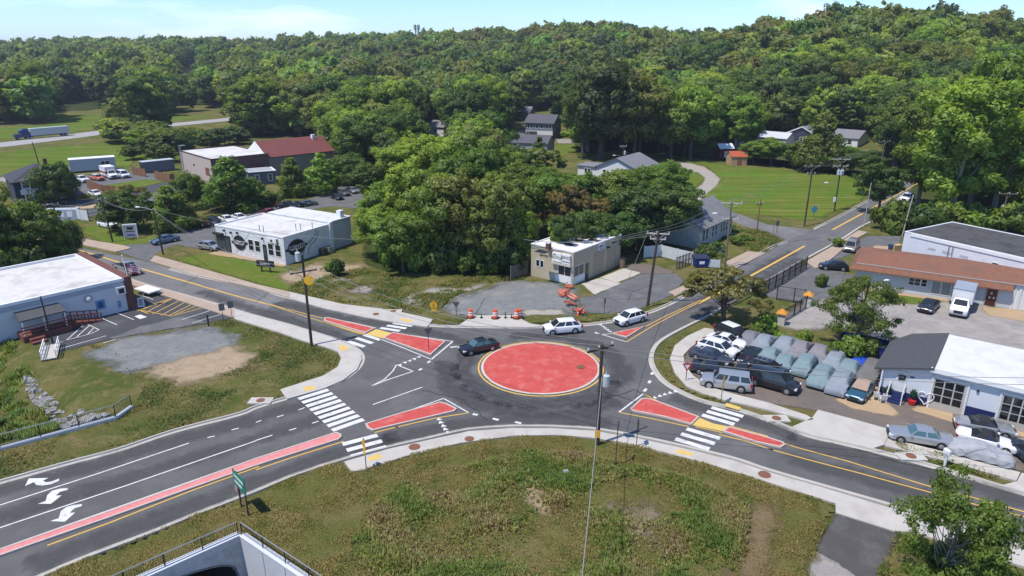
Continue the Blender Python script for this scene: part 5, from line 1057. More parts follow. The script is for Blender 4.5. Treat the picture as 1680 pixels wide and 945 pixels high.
# left car parks
car('b1', 1065,637, (1140,625), (992,655), 'sedan', 'blue', 'dusty blue saloon leaving the street beside the white shop', name='saloon_car')
car('b1', 1353,680, (1295,672), (1412,690), 'hatch', 'silver', 'silver hatchback parked at the black shop entrance')
SH = 'cars parked under the trees by the white shop'
for x, y, kd, c_, lb in ((1297,532,'hatch','red','dark red hatchback first in the row behind the white shop'),(1378,522,'suv','black','black tall car between the red hatchback and two white cars'),(1465,507,'sedan','white','white saloon next to the black tall car under the conical tree'),(1547,495,'sedan','white','white saloon last in the row, nearest the young trees')): car('b1', x,y, (x-55,y-18), (x+55,y+20), kd, c_, lb, group=SH, sc=.97)
car('b2', 180,474, (240,458), (118,490), 'suv', 'bluesilver', 'blue silver estate car standing above the shop roof edge', group=SH)
car('b2', 70,464, (100,455), (45,470), 'hatch', 'red', 'red car behind the blue silver estate car', group=SH, sc=.9)
car('b2', 200,425, (145,420), (258,432), 'pickup', 'black', 'black pickup truck under the round trees by the shop', 'pickup truck', SH, name='pickup_truck')
for x, y, c_, lb in ((272,412,'black','black saloon between the pickup truck and the grey saloon'),(335,402,'grey','dark grey saloon right of the black saloon')): car('b2', x,y, (x-40,y+5), (x+40,y-5), 'sedan', c_, lb, group=SH, sc=.9)
for x, y, c_, lb in ((520,360,'black','black saloon in the shade at the top of the shop car park'),(565,335,'grey','grey saloon between the black saloon and the silver car'),(622,320,'silver','silver car at the far end of the shop car park')): car('b2', x,y, (x-50,y-18), (x+50,y+16), 'sedan', c_, lb, group=SH, sc=.95)
car('f1', 925,395, (870,380), (985,410), 'sedan', 'white', 'white saloon by the end of the brown wooden fence')
car('f1', 790,260, (740,250), (830,272), 'pickup', 'white', 'white pickup truck behind the broad tree by the slate house', 'pickup truck', name='pickup_truck')
car('f1', 940,245, (900,240), (985,255), 'suv', 'orange', 'orange and white rescue car beside the ambulance', roof=PAINT['white'])
car('f1', 1190,215, (1130,195), (1245,235), 'minivan', 'white', 'white van parked right of the ambulance', 'van', name='van', sc=1.1)
car('f1', 1445,520, (1400,525), (1500,515), 'hatch', 'white', 'white car half hidden behind the trees across the street')
car('f1', 1040,690, (990,680), (1075,700), 'pickup', 'white', 'white pickup truck at the hedge by the side street', 'pickup truck', name='pickup_truck', sc=.9)
car('e7', 1235,175, (1165,160), (1310,215), 'pickup', 'silver', 'silver pickup truck on the road behind the flagpole', 'pickup truck', name='pickup_truck')
car('f3', 742,295, (790,285), (700,305), 'suv', 'grey', 'dark grey car beside the blue grey house')
car('f2', 1195,40, (1240,35), (1150,45), 'sedan', 'white', 'white car parked on the lane above the red roof')
car('b4', 900,372, (935,355), (865,390), 'suv', 'white', 'white car coming down the wooded road in the shade', sc=1.1)
# ---- cars under cloth covers
def cover_mat(n, rgb): return M('cover_'+n, rgb, .7, .3, 1.6, 1.0, 4.0, spec=.3)
CV = dict(teal=cover_mat('teal', (.175,.245,.262)), bluegrey=cover_mat('blue_grey', (.225,.255,.285)), grey=cover_mat('grey', (.175,.178,.19)), mauve=cover_mat('mauve', (.21,.20,.215)), dark=cover_mat('dark', (.145,.14,.132)), silver=cover_mat('silver', (.36,.365,.38)), blue=cover_mat('bright_blue', (.01,.06,.42)))
def covered(pos, ang, kind, col, label, group, sc=1.0, seed=0, hem=None):
    L, W, zb, zr, zh, zd, fx, wr, ax = KIND[kind]; hw = W/2+.05; r = empty('covered_car', pos, ang, label, 'covered car', group); r.scale = (sc,)*3
    X = lambda f: L/2+.05-f*(L+.1)
    prof = [(0,.46),(.03,zh*.86),(.1,zh*.97),(fx[0]-.02,zh+.05),(fx[1]-.02,zr-.06),(fx[1]+.08,zr+.02),(fx[2]-.06,zr+.01),(fx[2]+.02,zr-.07),(min(.95,fx[3]),zd+.07),(.97,zd*.92),(1,.52)]
    N = 34; b = MB(); v = []; m = 0
    for i in range(N+1):
        f = i/N; H = lerp_profile(f, prof); H = .25*lerp_profile(max(0,f-.025), prof)+.5*H+.25*lerp_profile(min(1,f+.025), prof)
        w = hw*(.84+.16*min(1, f/.08, (1-f)/.06)); wt = w*(.66 if H > zb+.25 else .66+.22*(1-(H-zh*.9)/(zb+.25-zh*.9)) if H > zh*.9 else .9)
        half = [(w*1.0,.24+.07*math.sin(9*f*PI+seed)),(w*1.01,.42),(w*.99,min(H-.12,zb*.72)),(w*.955,min(H-.06,zb-.02)),(w*.955+(wt-w*.955)*.55,H-.03-(max(0,H-zb))*.45),(wt,H-.045),(wt*.55,H),(0,H+.01)]
        ring = [(-y, z) for y, z in half]+[(y, z) for y, z in half[-2::-1]]; m = len(ring)
        for j, (y, z) in enumerate(ring):
            q = Vector((X(f)*2.3, y*2.3, z*2.3+seed*7)); d = noise.noise(q)*.06; fold = .038*math.sin(j*2.1+X(f)*6+seed)*(1 if z < zb else .25)
            v.append((X(f)+d, y*(1+.02*math.sin(X(f)*7+seed*3)*(z < .6))+fold, z+d))
    fc = [(i*m+j, i*m+j+1, (i+1)*m+j+1, (i+1)*m+j) for i in range(N) for j in range(m-1)]+[tuple(range(m-1,-1,-1)), tuple(N*m+j for j in range(m))]
    b.add(v, fc); b.build('cloth_cover', CV[col], r, 50)
    for a in ax:
        for s in (-1, 1):
            q = MB(); q.cyl((0,-.1,0),(0,.1,0), wr, n=12); o = q.build('wheel', tyre_m, r); o.location = (L/2-a*L, s*(W/2-.14), wr)
    if hem is not None:
        q = MB(); q.box(L/2-.55, L/2+.06, -hw*.8, hw*.8, .25, .55); q.build('bumper', PAINT[hem], r)
    return r
def cov(k, x, y, col, label, d=None, kind='sedan', sc=1.0, group='covered cars on the lot', **kw):
    p = Q(k, x, y, .75); p.z = .02
    if d is None: a = math.atan2(-.80, -.60)+((int(x)*7) % 11-5)*.008
    else: t, n = Q(k, *d[0], .7), Q(k, *d[1], .7); a = math.atan2(n.y-t.y, n.x-t.x)
    return covered(p, a, kind, col, label, group, sc, seed=int(x) % 17, **kw)
cov('e1', 822,198, 'grey', 'grey covered car nearest the shiny black coupe in the back row', kind='coupe', sc=.98)
cov('e1', 962,240, 'bluegrey', 'pale blue grey covered car second in the back row', kind='sedan')
cov('e1', 1165,262, 'bluegrey', 'pale grey covered car in the back row beside the mauve one', kind='sedan', sc=1.02)
cov('e1', 1315,300, 'mauve', 'mauve grey covered car with a strip of blue bumper showing', kind='sedan', hem='royal', sc=.98)
cov('e1', 1500,340, 'mauve', 'mauve grey covered car with no bumper showing', kind='sedan', sc=.98)
cov('e1', 1015,362, 'teal', 'teal covered car right behind the shiny black coupe', kind='sedan', sc=.95)
cov('e1', 1158,438, 'teal', 'teal covered car between the roof racked car and the big teal cover', kind='sedan', sc=.98)
cov('e1', 1360,458, 'teal', 'largest teal covered car with its nose on the brown lot', kind='suv', sc=.93)
cov('e2', 525,368, 'bluegrey', 'grey teal covered car in the second row behind the end teal cover', kind='suv', sc=.95)
cov('e2', 762,385, 'blue', 'bright blue covered car squeezed next to the blue skip', kind='sedan', sc=.9)
cov('e2', 665,430, 'teal', 'teal covered car before the bright blue cover', kind='sedan')
cov('e2', 398,512, 'teal', 'teal covered car at the front left of the grey cover', kind='hatch', sc=1.05)
cov('e2', 582,568, 'bluegrey', 'grey covered car at the front beside the teal sports car', kind='hatch', sc=1.08)
cov('e2', 880,462, 'dark', 'dark grey covered car beside the sloping shingled roof', kind='suv', sc=1.0)
cov('e4', 1190,520, 'silver', 'silver cloth covered car with deep folds along the pavement', ((890,455), (1500,610)), 'coupe', sc=1.0, group=None)
# cloth on the sports car's windscreen
b = MB(); v = [(.75,-.72,.98),(.75,.72,.98),(-.35,.6,1.42),(-.35,-.6,1.42),(-1.0,.58,1.40),(-1.0,-.58,1.40)]; b.add(v, [(0,1,2,3),(3,2,4,5)]); b.add([(x,y,z-.06) for x,y,z in v], [(3,2,1,0),(5,4,2,3)])
for i, j in ((0,1),(1,2),(2,4),(4,5),(5,3),(3,0)): b.add([v[i], v[j], (v[j][0],v[j][1],v[j][2]-.06), (v[i][0],v[i][1],v[i][2]-.06)], [(0,3,2,1)])
cl_ = b.build('windscreen_cloth', M('tan_cloth', (.33,.24,.18), .9, .2, 2)); pp, aa = seat('e2', 785,640, 850,560, 730,690); cl_.location = pp+Vector((0,0,.02)); cl_.rotation_euler = (0,0,aa); tag(cl_, 'tan cloth spread over the windscreen of the teal sports car', 'cloth')
# ---- box truck, ambulance, semi
def wheels(r, xs_, hw, wr, wd=.25):
    for x in xs_:
        for s in (-1, 1):
            q = MB(); q.cyl((0,-wd/2,0),(0,wd/2,0), wr, n=16); o = q.build('wheel', tyre_m, r, 40); o.location = (x, s*(hw-wd/2-.02), wr); q = MB(); q.cyl((0,s*wd/2,0),(0,s*(wd/2+.02),0), wr*.6, n=10); q.build('rim', rim_m, o)
def cabvan(name, label, cat, pos, ang, boxdim, cabcol, boxmat, sc=1.0, group=None, stripe=None, bigroof=None):
    r = empty(name, pos, ang, label, cat, group); r.scale = (sc,)*3; hw = 1.0; cm = PAINT[cabcol]
    b = MB(); sec = [(2.75,.5,1.0,.92),(2.9,.55,1.0,.9),(2.7,.45,1.16,.97),(1.75,.4,1.3,1),(.9,.4,1.3,1),(.7,.4,1.3,1)]
    v = []
    for x, z0, z1, w in sec[1:]: v += [(x,-w,z0),(x,-w,z1-.08),(x,-w*.9,z1),(x,w*.9,z1),(x,w,z1-.08),(x,w,z0)]
    b.add(v, [(i*6+j, i*6+j+1, (i+1)*6+j+1, (i+1)*6+j) for i in range(4) for j in range(5)]+[(5,4,3,2,1,0)])
    b.add([(1.8,-.9,1.28),(1.8,.9,1.28),(.7,.9,1.28),(.7,-.9,1.28),(1.15,-.76,2.05),(1.15,.76,2.05),(.7,.76,2.08),(.7,-.76,2.08)], [(4,5,1,0),(5,6,2,1),(7,4,0,3),(5,4,7,6)]); b.build('cab', cm, r, 40)
    q = MB(); q.add([(1.745,-.78,1.36),(1.745,.78,1.36),(1.2,.68,2.0),(1.2,-.68,2.0)], [(0,1,2,3)]); q.build('windscreen', glass_c, r)
    for s in (-1,1):
        q = MB(); p4 = [(1.55,s*.905,1.36),(.8,s*.915,1.36),(.8,s*.80,1.98),(1.2,s*.80,1.95)]; q.add(p4 if s < 0 else p4[::-1], [(0,1,2,3)][::1]); q.f = [q.f[0][::-1]]; q.build('side_window', glass_c, r)
        q = MB(); q.box(2.82,2.93,s*.72-.16,s*.72+.16,.72,.92); q.build('headlight', head_m, r); q = MB(); q.box(1.5,1.62,s*1.02-.0 if s > 0 else s*1.02-.22,s*1.02+.22 if s > 0 else s*1.02,1.3,1.65); q.build('mirror', plastic, r)
    q = MB(); q.box(2.88,2.94,-.5,.5,.62,.98); q.build('grille', plastic, r); q = MB(); q.box(2.75,3.0,-.95,.95,.42,.60); q.build('bumper', galv, r)
    L, W, z0, z1 = boxdim; q = MB(); q.box(.6-L,.6,-W/2,W/2,z0,z1); bx = q.build('cargo_box', boxmat, r)
    q = MB(); q.box(.55-L,.66,-W/2-.03,W/2+.03,z1,z1+.06); q.build('box_roof', bigroof or trim_w, bx)
    if stripe: q = MB(); q.box(.62-L,.605,-W/2-.012,W/2+.012,z0+.55,z0+.95); q.build('stripe', stripe, bx)
    q = MB(); q.box(-L+.7,1.2,-.45,.45,.45,z0); q.build('chassis', plastic, r); wheels(r, (1.95,-L*.55), hw, .40); return r
p, a = seat('e8', 1105,745, 1150,650, 1062,850, 1.0)
cabvan('box_truck', 'white box truck with grey box roof parked nose out at the office', 'truck', p, a, (4.0,2.3,.95,3.15), 'white', M('truck_box_white', (.66,.66,.65), .6, .08, 1), sc=1.0, bigroof=M('truck_roof_grey', (.27,.31,.36), .6, .1, 1))
p, a = seat('f1', 1065,205, 1000,190, 1140,235, 1.2)
cabvan('ambulance', 'white ambulance with red stripe parked between two vans', 'ambulance', p, a, (3.9,2.3,.7,2.75), 'white', M('ambulance_white', (.64,.63,.62), .5, .1, 1), stripe=tail_m, sc=1.1)
pa, pn = Q('a1', 445,855, 1.2), Q('a1', 90,885, 1.2); d = pn-pa; ang = math.atan2(d.y, d.x); Ls = 21.0; mid = Vector(((pa.x+pn.x)/2, (pa.y+pn.y)/2, .05))
r = empty('semi_truck', mid, ang, 'blue tractor lorry with long pale trailer on the far highway', 'truck'); r.scale = (d.length/21,)*3
b = MB(); b.box(-10.3,4.6,-1.3,1.3,1.2,4.05); tr_ = b.build('trailer', M('trailer_pale', (.40,.45,.47), .6, .1, .5), r); b = MB(); b.box(-10.3,4.6,-1.31,1.31,4.055,4.1); b.build('trailer_roof', M('trailer_top', (.46,.53,.55), .6), tr_)
b = MB(); b.box(5.2,8.3,-1.2,1.2,1.0,3.6); b.add([(5.2,-1.15,3.6),(8.2,-1.15,3.6),(7.2,-1.0,4.1),(5.2,-1.0,4.2),(5.2,1.15,3.6),(8.2,1.15,3.6),(7.2,1.0,4.1),(5.2,1.0,4.2)],[(0,1,2,3),(5,4,7,6),(1,5,6,2),(3,2,6,7),(4,0,3,7)]); b.box(8.3,10.4,-1.05,1.05,.9,2.2); b.build('cab', PAINT['royal'], r)
b = MB(); b.box(8.3,8.34,-1.05,1.05,2.35,3.3); b.build('windscreen', glass_c, r); b = MB(); b.box(-9.5,9,-.5,.5,.8,1.15); b.build('chassis', plastic, r); wheels(r, (9.3,6.0,4.8,-7.6,-8.9), 1.28, .52, .35)
# ---- loose skip behind the covered cars
sk = empty('skip', Q('e2', 900,345,0), c5.ang+.02, 'dark blue steel skip between the bright blue cover and the shingled roof', 'skip')
nb = M('skip_blue', (.012,.03,.14), .6, .2, 1); b = MB()
b.add([(-3.4,-1.1,.1),(3.4,-1.1,.1),(3.4,1.1,.1),(-3.4,1.1,.1),(-3.6,-1.2,1.9),(3.6,-1.2,1.9),(3.6,1.2,1.9),(-3.6,1.2,1.9),(-3.4,-1.1,.7),(3.4,-1.1,.7),(3.4,1.1,.7),(-3.4,1.1,.7)], [(0,1,5,4),(1,2,6,5),(2,3,7,6),(3,0,4,7),(3,2,1,0),(8,9,10,11),(4,5,9,8)[::-1],(5,6,10,9)[::-1],(6,7,11,10)[::-1],(7,4,8,11)[::-1]]); b.build('body', nb, sk)
b = MB(); 
for i in range(9): x = -3.2+.8*i; b.box(x-.06,x+.06,-1.26,-1.1,.2,1.85)
b.box(-3.7,3.7,-1.3,-1.15,1.85,2.0); b.box(-3.7,3.7,1.15,1.3,1.85,2.0); b.build('ribs', nb, sk)
sk2 = empty('skip', Q('f6', 640,690,0), .05, 'small blue rubbish skip beside the white fence at the derelict house', 'skip'); b = MB(); b.add([(-1.0,-.8,.1),(1.0,-.8,.1),(1.0,.8,.1),(-1.0,.8,.1),(-1.15,-.9,1.5),(1.15,-.9,1.5),(1.15,.9,1.7),(-1.15,.9,1.7)], [(0,1,5,4),(1,2,6,5),(2,3,7,6),(3,0,4,7),(3,2,1,0)]); b.build('body', nb, sk2); b = MB(); b.add([(-1.2,-.95,1.52),(1.2,-.95,1.52),(1.2,.95,1.72),(-1.2,.95,1.72)], [(0,1,2,3)]); b.build('lid', M('skip_lid', (.02,.03,.06), .6), sk2); b = MB(); b.box(-.4,.4,-.87,-.83,.6,1.1); b.build('notice', trim_w, sk2)
# ================================================================= poles, wires, signs, fences
pole_m = M('pole_wood', (.060,.045,.035), .9, .35, 3, .3); pole_l = M('pole_wood_pale', (.17,.14,.115), .9, .35, 3, .3); pole_c = M('pale_pole', (.42,.40,.36), .8, .2, 2)
insul = M('insulator', (.55,.55,.53), .4, .1, 3); yel = M('sign_yellow', (.78,.42,.015), .5, .1, 3); xarm_l = M('crossarm_pale', (.45,.42,.37), .85, .2, 3)
POLES = {}
def pole(key, base, topy, label, mat=pole_m, r=.16, arm=None, arms=((-.35,1.3),), armm=None, extra=(), z=0.0, lean=0.0, cat='utility pole', name='utility_pole', group=None, h=None):
    """arm: bearing of the crossarm in degrees; arms: (offset from top, half length)"""
    p = g(*base); p.z = z; H = h or height_at(p, topy); o = empty(name, p, 0, label, cat, group)
    b = MB(); top = Vector((lean*H, 0, H)); b.tube([(0,0,-.3), top*.5, top], [r, r*.85, r*.68], 8); b.build('pole', mat, o, 60)
    tips = []
    if arm is not None:
        a = math.radians(arm); u = Vector((math.cos(a), math.sin(a), 0)); w = Vector((-u.y, u.x, 0))
        for dz, hl in arms:
            c = top+Vector((0,0,dz))+w*.18; q = MB(); m = Matrix(((u.x,w.x,0,c.x),(u.y,w.y,0,c.y),(0,0,1,c.z),(0,0,0,1))); q.box(-hl,hl,-.07,.07,-.08,.08,0,m)
            q.tube([m @ Vector((-hl*.6,0,-.05)), top+Vector((0,0,dz-.75))+w*.1], .03, 4); q.tube([m @ Vector((hl*.6,0,-.05)), top+Vector((0,0,dz-.75))+w*.1], .03, 4)
            ao = q.build('crossarm', armm or mat, o)
            for s in (-.93, -.1, .93):
                q = MB(); b0 = m @ Vector((hl*s,0,.08)); q.cyl(b0, b0+Vector((0,0,.12)), .05, .07, 6); q.cyl(b0+Vector((0,0,.12)), b0+Vector((0,0,.26)), .09, .06, 6); q.build('insulator', insul, ao); tips.append(p+b0+Vector((0,0,.26)))
    for kind, hz, ang in extra:
        a = math.radians(ang); d = Vector((math.cos(a), math.sin(a), 0)); c = Vector((lean*hz*H, 0, H*hz))
        q = MB()
        if kind == 'can': cc = c+d*.48; q.cyl(cc-Vector((0,0,.5)), cc+Vector((0,0,.45)), .28, n=12); q.cyl(cc+Vector((0,0,.45)), cc+Vector((0,0,.55)), .29, .14, 12); q.cyl(cc+Vector((0,0,.5)), cc+Vector((0,0,.85)), .05, n=6); q.build('transformer', M('transformer_grey', (.42,.46,.47), .5, .1, 2), o, 40)
        if kind == 'lamp':
            e = c+d*2.4+Vector((0,0,.5)); q.tube([c, c+d*1.2+Vector((0,0,.4)), e], .045, 6); a_ = q.build('lamp_arm', galv, o); q = MB(); q.tube([e-d*.2, e+d*.25, e+d*.6], [.10,.16,.06], 8); q.build('lamp_head', trim_w, a_)
        if kind == 'box': cc = c+d*.3; q.box(cc.x-.2,cc.x+.2,cc.y-.2,cc.y+.2,cc.z-.45,cc.z+.45); q.build('meter_box', trim_w, o)
        if kind == 'mark': cc = c+Vector((-.02,-.19,0)); q.box(cc.x-.26,cc.x+.2,cc.y-.03,cc.y+.03,cc.z-.34,cc.z+.34); q.build('marker_plate', yel, o)
        if kind == 'disc': cc = c+d*.55+Vector((0,-.2,0)); q.cyl(cc+Vector((0,-.03,0)), cc, .55, n=14); q.tube([c, cc], .04, 4); q.build('marker_plate', yel, o)
    POLES[key] = tips or [p+top]
    return o
pole('front', (980,731), 565, 'dark utility pole with transformer and yellow marker on the front pavement edge', arm=32, arms=((-.45,1.35),), extra=(('can',.66,-10),('mark',.13,0)), r=.19)
pole('west', (511.5,568), 418, 'tall utility pole with yellow plate at the left kerb corner', arm=35, arms=((-2.0,1.5),), extra=(('disc',.74,-15),('can',.985,200)), r=.18, armm=pole_l)
pole('mid', (1062,503), 381, 'dark leaning utility pole beside the cream service garage', arm=-12, arms=((-.25,1.45),(-.95,1.0)), lean=.075, r=.2, armm=xarm_l)
pole('house', (1189,441), 332, 'utility pole with pale crossarm in front of the derelict house', arm=-15, arms=((-.15,1.6),(-2.6,1.2)), armm=xarm_l, mat=pole_l, r=.17, extra=(('lamp',.80,190),))
pole('corner', (1241,385), 326, 'thin brown utility pole by the weedy corner of the lane', mat=wood_br, r=.14, arm=10, arms=((-1.0,.7),))
pole('field', (1319.5,371), 272, 'utility pole with V shaped top at the near edge of the mown field', arm=5, arms=((-.2,1.5),(-1.6,.8)), r=.17, armm=pole_l)
pole('fieldb', (1368.5,346), 260, 'utility pole with three transformers and white box beside the road', arm=0, arms=((-.2,1.9),(-1.6,1.6)), armm=xarm_l, extra=(('can',.74,200),('can',.74,270),('can',.74,340),('box',.22,190),('lamp',.5,180)), r=.17)
pole('wood', (1440,300), 231, 'utility pole standing among the roadside trees up the hill', arm=5, arms=((-.2,1.5),), r=.16, mat=pole_l)
pole('pale', (1417,372), 300, 'slim pale lamp pole on the pavement by the wooded road', mat=pole_c, r=.1, cat='lamp pole', name='lamp_pole')
pole('lean', (1480,387), 319, 'pale pole leaning at the corner of the white warehouse', mat=pole_c, r=.12, lean=.08)
pole('ware', (1638,382), 316, 'brown utility pole with transformer behind the warehouse roof', mat=pole_l, arm=170, arms=((-.2,1.6),), extra=(('can',.62,200),))
pole('lot', (1402,563), 458, 'dark lamp pole with white lamp rising from the young tree', mat=pole_m, extra=(('lamp',.88,20),), r=.13, lean=.06, cat='lamp pole', name='lamp_pole')
pole('nw1', (185,397), 325, 'dark utility pole on the corner lawn beside the white sign board', mat=pole_m, lean=-.06, arm=40, arms=((-.4,.6),))
pole('nw2', (268,417), 343, 'dark utility pole with long lamp arm at the shop street corner', mat=pole_m, lean=-.06, extra=(('lamp',.97,175),))
pole('nw3', (97,372), 333, 'utility pole by the hedge left of the corner lawn', mat=pole_m, lean=-.05, arm=40, arms=((-.4,.9),))
pole('nw4', (115,351), 330, 'short dark utility pole leaning at the far street edge', mat=pole_m, lean=-.1)
pole('meadow', (65,273), 233, 'lone dark utility pole on the meadow below the highway', mat=pole_m, lean=-.08)
pole('shade', (831,444), 388, 'thin pole half lost in the dark trees left of the cream garage', mat=pole_l)
pole('bung', (1021,280), 239, 'utility pole with small crossarm before the white bungalow', mat=pole_m, arm=15, arms=((-.2,1.0),), armm=xarm_l, extra=(('can',.72,340),('lamp',.55,185)))
pole('clinic', (87,563), 486, 'plain black post in front of the clinic porch', mat=black_m, r=.1, lean=-.03, cat='lamp pole', name='lamp_pole')
wire_m = M('wire', (.16,.16,.16), .6, .1, 1); cable_m = M('pale_cable', (.30,.29,.28), .6, .1, 1)
def wire(a, b, sag, label, group, r=.024, mat=wire_m):
    n = 16; pts = [a.lerp(b, i/n)-Vector((0,0,sag*4*(i/n)*(1-i/n))) for i in range(n+1)]; q = MB(); q.tube(pts, r, 4); o = q.build('power_line', mat); return tag(o, label, 'power line', group)
def span(k0, k1, sag, where, n=3):
    A, Bq = POLES[k0], POLES[k1]
    for i in range(min(n, max(len(A), len(Bq)))): wire(A[i % len(A)], Bq[i % len(Bq)], sag, 'thin overhead wire strung '+where, 'wires '+where)
span('west', 'front', 1.6, 'from the left kerb pole across the roundabout to the front pole'); span('mid', 'house', .8, 'between the leaning garage pole and the derelict house pole'); span('house', 'field', .9, 'from the derelict house pole to the field edge pole')
span('field', 'fieldb', .8, 'between the two poles beside the mown field'); span('fieldb', 'wood', 1.0, 'from the transformer pole into the roadside trees'); span('mid', 'shade', 1.2, 'from the leaning garage pole into the dark wood'); span('shade', 'nw2', 2.5, 'from the dark wood past the white shop')
span('nw2', 'nw1', .9, 'between the two poles beside the shop street', 2); span('nw1', 'nw3', .9, 'from the corner lawn to the hedge pole', 2); span('west', 'nw2', 1.8, 'above the upper left road to the shop corner pole', 2); span('front', 'mid', 1.2, 'from the front pole over the island to the leaning garage pole', 1)
far_e = g(1800,815); far_e.z = 9.5
for i in range(2): wire(POLES['front'][i], far_e+Vector((i*.8,i*1.2,0)), 1.0, 'thin overhead wire running from the front pole along the lower right road', 'wires along the lower right road')
wire(POLES['front'][0]-Vector((-1.2,0,2.6)), Vector((3.4, 27, 7.0)), .6, 'pale cable running from the front pole down over the weedy lot', None, .026, cable_m)
# ---- signs
sign_back = M('sign_back', (.13,.135,.14), .5, .2, 3, metal=.4); sred = M('sign_red', (.50,.02,.02), .5, .1, 3)
def sign_post(base, topy, label, face_ang, shape, mat, size=.75, h=None, name='road_sign', extra=None, back=None, postm=None):
    p = g(*base); H = h or height_at(p, topy); o = empty(name, p, face_ang, label, 'road sign'); b = MB(); b.box(-.03,.03,-.03,.03,-.2,H-.05); b.build('post', postm or dkmetal, o)
    s = size; zc = H-s*.62; b = MB()
    if shape == 'diamond': pts = [(0,-s*.66),(s*.66,0),(0,s*.66),(-s*.66,0)]
    elif shape == 'yield': pts = [(0,-s*.6),(s*.62,s*.48),(-s*.62,s*.48)]
    elif shape == 'round': pts = [(s*.5*math.cos(k*PI/10), s*.5*math.sin(k*PI/10)) for k in range(20)]
    elif shape == 'penta': pts = [(-s*.5,-s*.5),(s*.5,-s*.5),(s*.5,s*.1),(0,s*.6),(-s*.5,s*.1)]
    else: pts = [(-s*.45,-s*.6),(s*.45,-s*.6),(s*.45,s*.6),(-s*.45,s*.6)]
    n = len(pts); b.add([(x,-.06,zc+z) for x, z in pts]+[(x,-.04,zc+z) for x, z in pts], [tuple(range(n)), tuple(range(2*n-1,n-1,-1))]+[(i,n+i,n+(i+1)%n,(i+1)%n) for i in range(n)]); pl = b.build('plate', mat, o)
    if extra == 'yield': b = MB(); b.add([(x*.55,-.064,zc+.02+z*.55) for x, z in pts], [(0,1,2)]); b.build('inner_triangle', trim_w, pl)
    if extra == 'walk':
        b = MB(); b.box(-.05,.05,-.066,-.061,zc-.05,zc+.15); b.box(-.13,-.05,-.066,-.061,zc-.25,zc-.05); b.box(.04,.12,-.066,-.061,zc-.25,zc-.05); b.box(-.05,.05,-.066,-.061,zc+.19,zc+.29); b.build('walker_symbol', black_m, pl)
        b = MB(); b.box(-.32,.32,-.06,-.04,zc-s*.62-.42,zc-s*.62-.05); b.build('arrow_plate', mat, o)
    return o
sign_post((601,771), 718, 'yellow pedestrian sign at the front left crossing', math.radians(-62), 'penta', yel, .85, extra='walk')
sign_post((1182.5,662), 615, 'yellow pedestrian sign beside the silver four wheel drive', math.radians(62), 'penta', yel, .85, extra='walk')
sign_post((712,514), 493, 'yellow sign on the verge behind the upper left crossing', 0, 'penta', yel, .85, extra='walk')
sign_post((749,518), 494, 'grey triangular sign seen from behind on the verge near the barrels', 0, 'yield', sign_back, .8)
sign_post((703.5,575), 537, 'dark sign on the red wedge island', math.radians(20), 'yield', sign_back, .8)
sign_post((1125,626), 594, 'red and white give way sign on the curved pavement', math.radians(5), 'yield', sred, .85, extra='yield')
sign_post((1010,766), 690, 'thin post with small dark sign standing in the weedy lot', math.radians(70), 'yield', sign_back, .7)  # solid post and dark plate stand in for cable and lamp shadows
sign_post((1044,734), 687, 'edge-on sign post at the lip of the front pavement', math.radians(86), 'rect', sign_back, .8)
sign_post((991,514), 489, 'thin sign post in front of the cream garage yard', math.radians(60), 'rect', sign_back, .6)
sign_post((770.5-27,697+8), 686, 'low stub sign post near the lower left island tip', math.radians(80), 'rect', sred, .3) if False else None
sign_post((367,527.5), 498, 'left of two back-turned signs at the car park corner', math.radians(20), 'rect', sign_back, .75)
sign_post((381,522), 494, 'right of two back-turned signs at the car park corner', math.radians(25), 'rect', sign_back, .75)
sign_post((1334,357), 337, 'round blue sign on the mown field near the road', .1, 'round', M('sign_teal', (.06,.26,.36), .5), 1.3)
sign_post((1274,381), 362, 'grey sign at the weedy corner of the lane', .4, 'rect', sign_back, .8)
sign_post((1268,384), 361, 'tall thin sign post next to the grey lane corner sign', 1.2, 'rect', galv, .5)
o = empty('bollard', g(342.5,535), 0, 'short black post at the edge of the clinic car park', 'bollard'); b = MB(); b.cyl((0,0,-.1),(0,0,1.45),.10,n=10); b.build('post', black_m, o); b = MB(); b.ball((0,0,1.45),.11,8,4); b.build('cap', black_m, o)
# green road sign on two posts
p0, p1 = g(396.6,834.5), g(407.8,847.5); d = p1-p0; o = empty('guide_sign', p0, math.atan2(d.y, d.x), 'green road sign on two dark posts beside the lower left road', 'road sign'); L_ = d.length; Hs = 3.3
for x in (0, L_): b = MB(); b.box(x-.06,x+.06,-.05,.05,-.2,Hs-.1); b.build('post', pole_m, o)
gm = M('sign_green', (.0,.16,.105), .5, .1, 3); b = MB(); b.box(-.55,L_+.35,-.09,-.055,1.95,Hs); pl = b.build('plate', gm, o)
for z, a, c in ((2.85,-.3,L_+.1),(2.35,-.3,L_*.8)):
    b = MB(); x = a
    while x < c: w_ = random.uniform(.08,.16); b.box(x,x+w_,-.097,-.091,z-.11,z+.12); x += w_+.05
    b.build('lettering', trim_w, pl)
b = MB(); b.box(-.5,-.1,-.098,-.091,1.4,1.9); b.build('red_tag', M('tag_pink', (.55,.2,.2), .6), o)
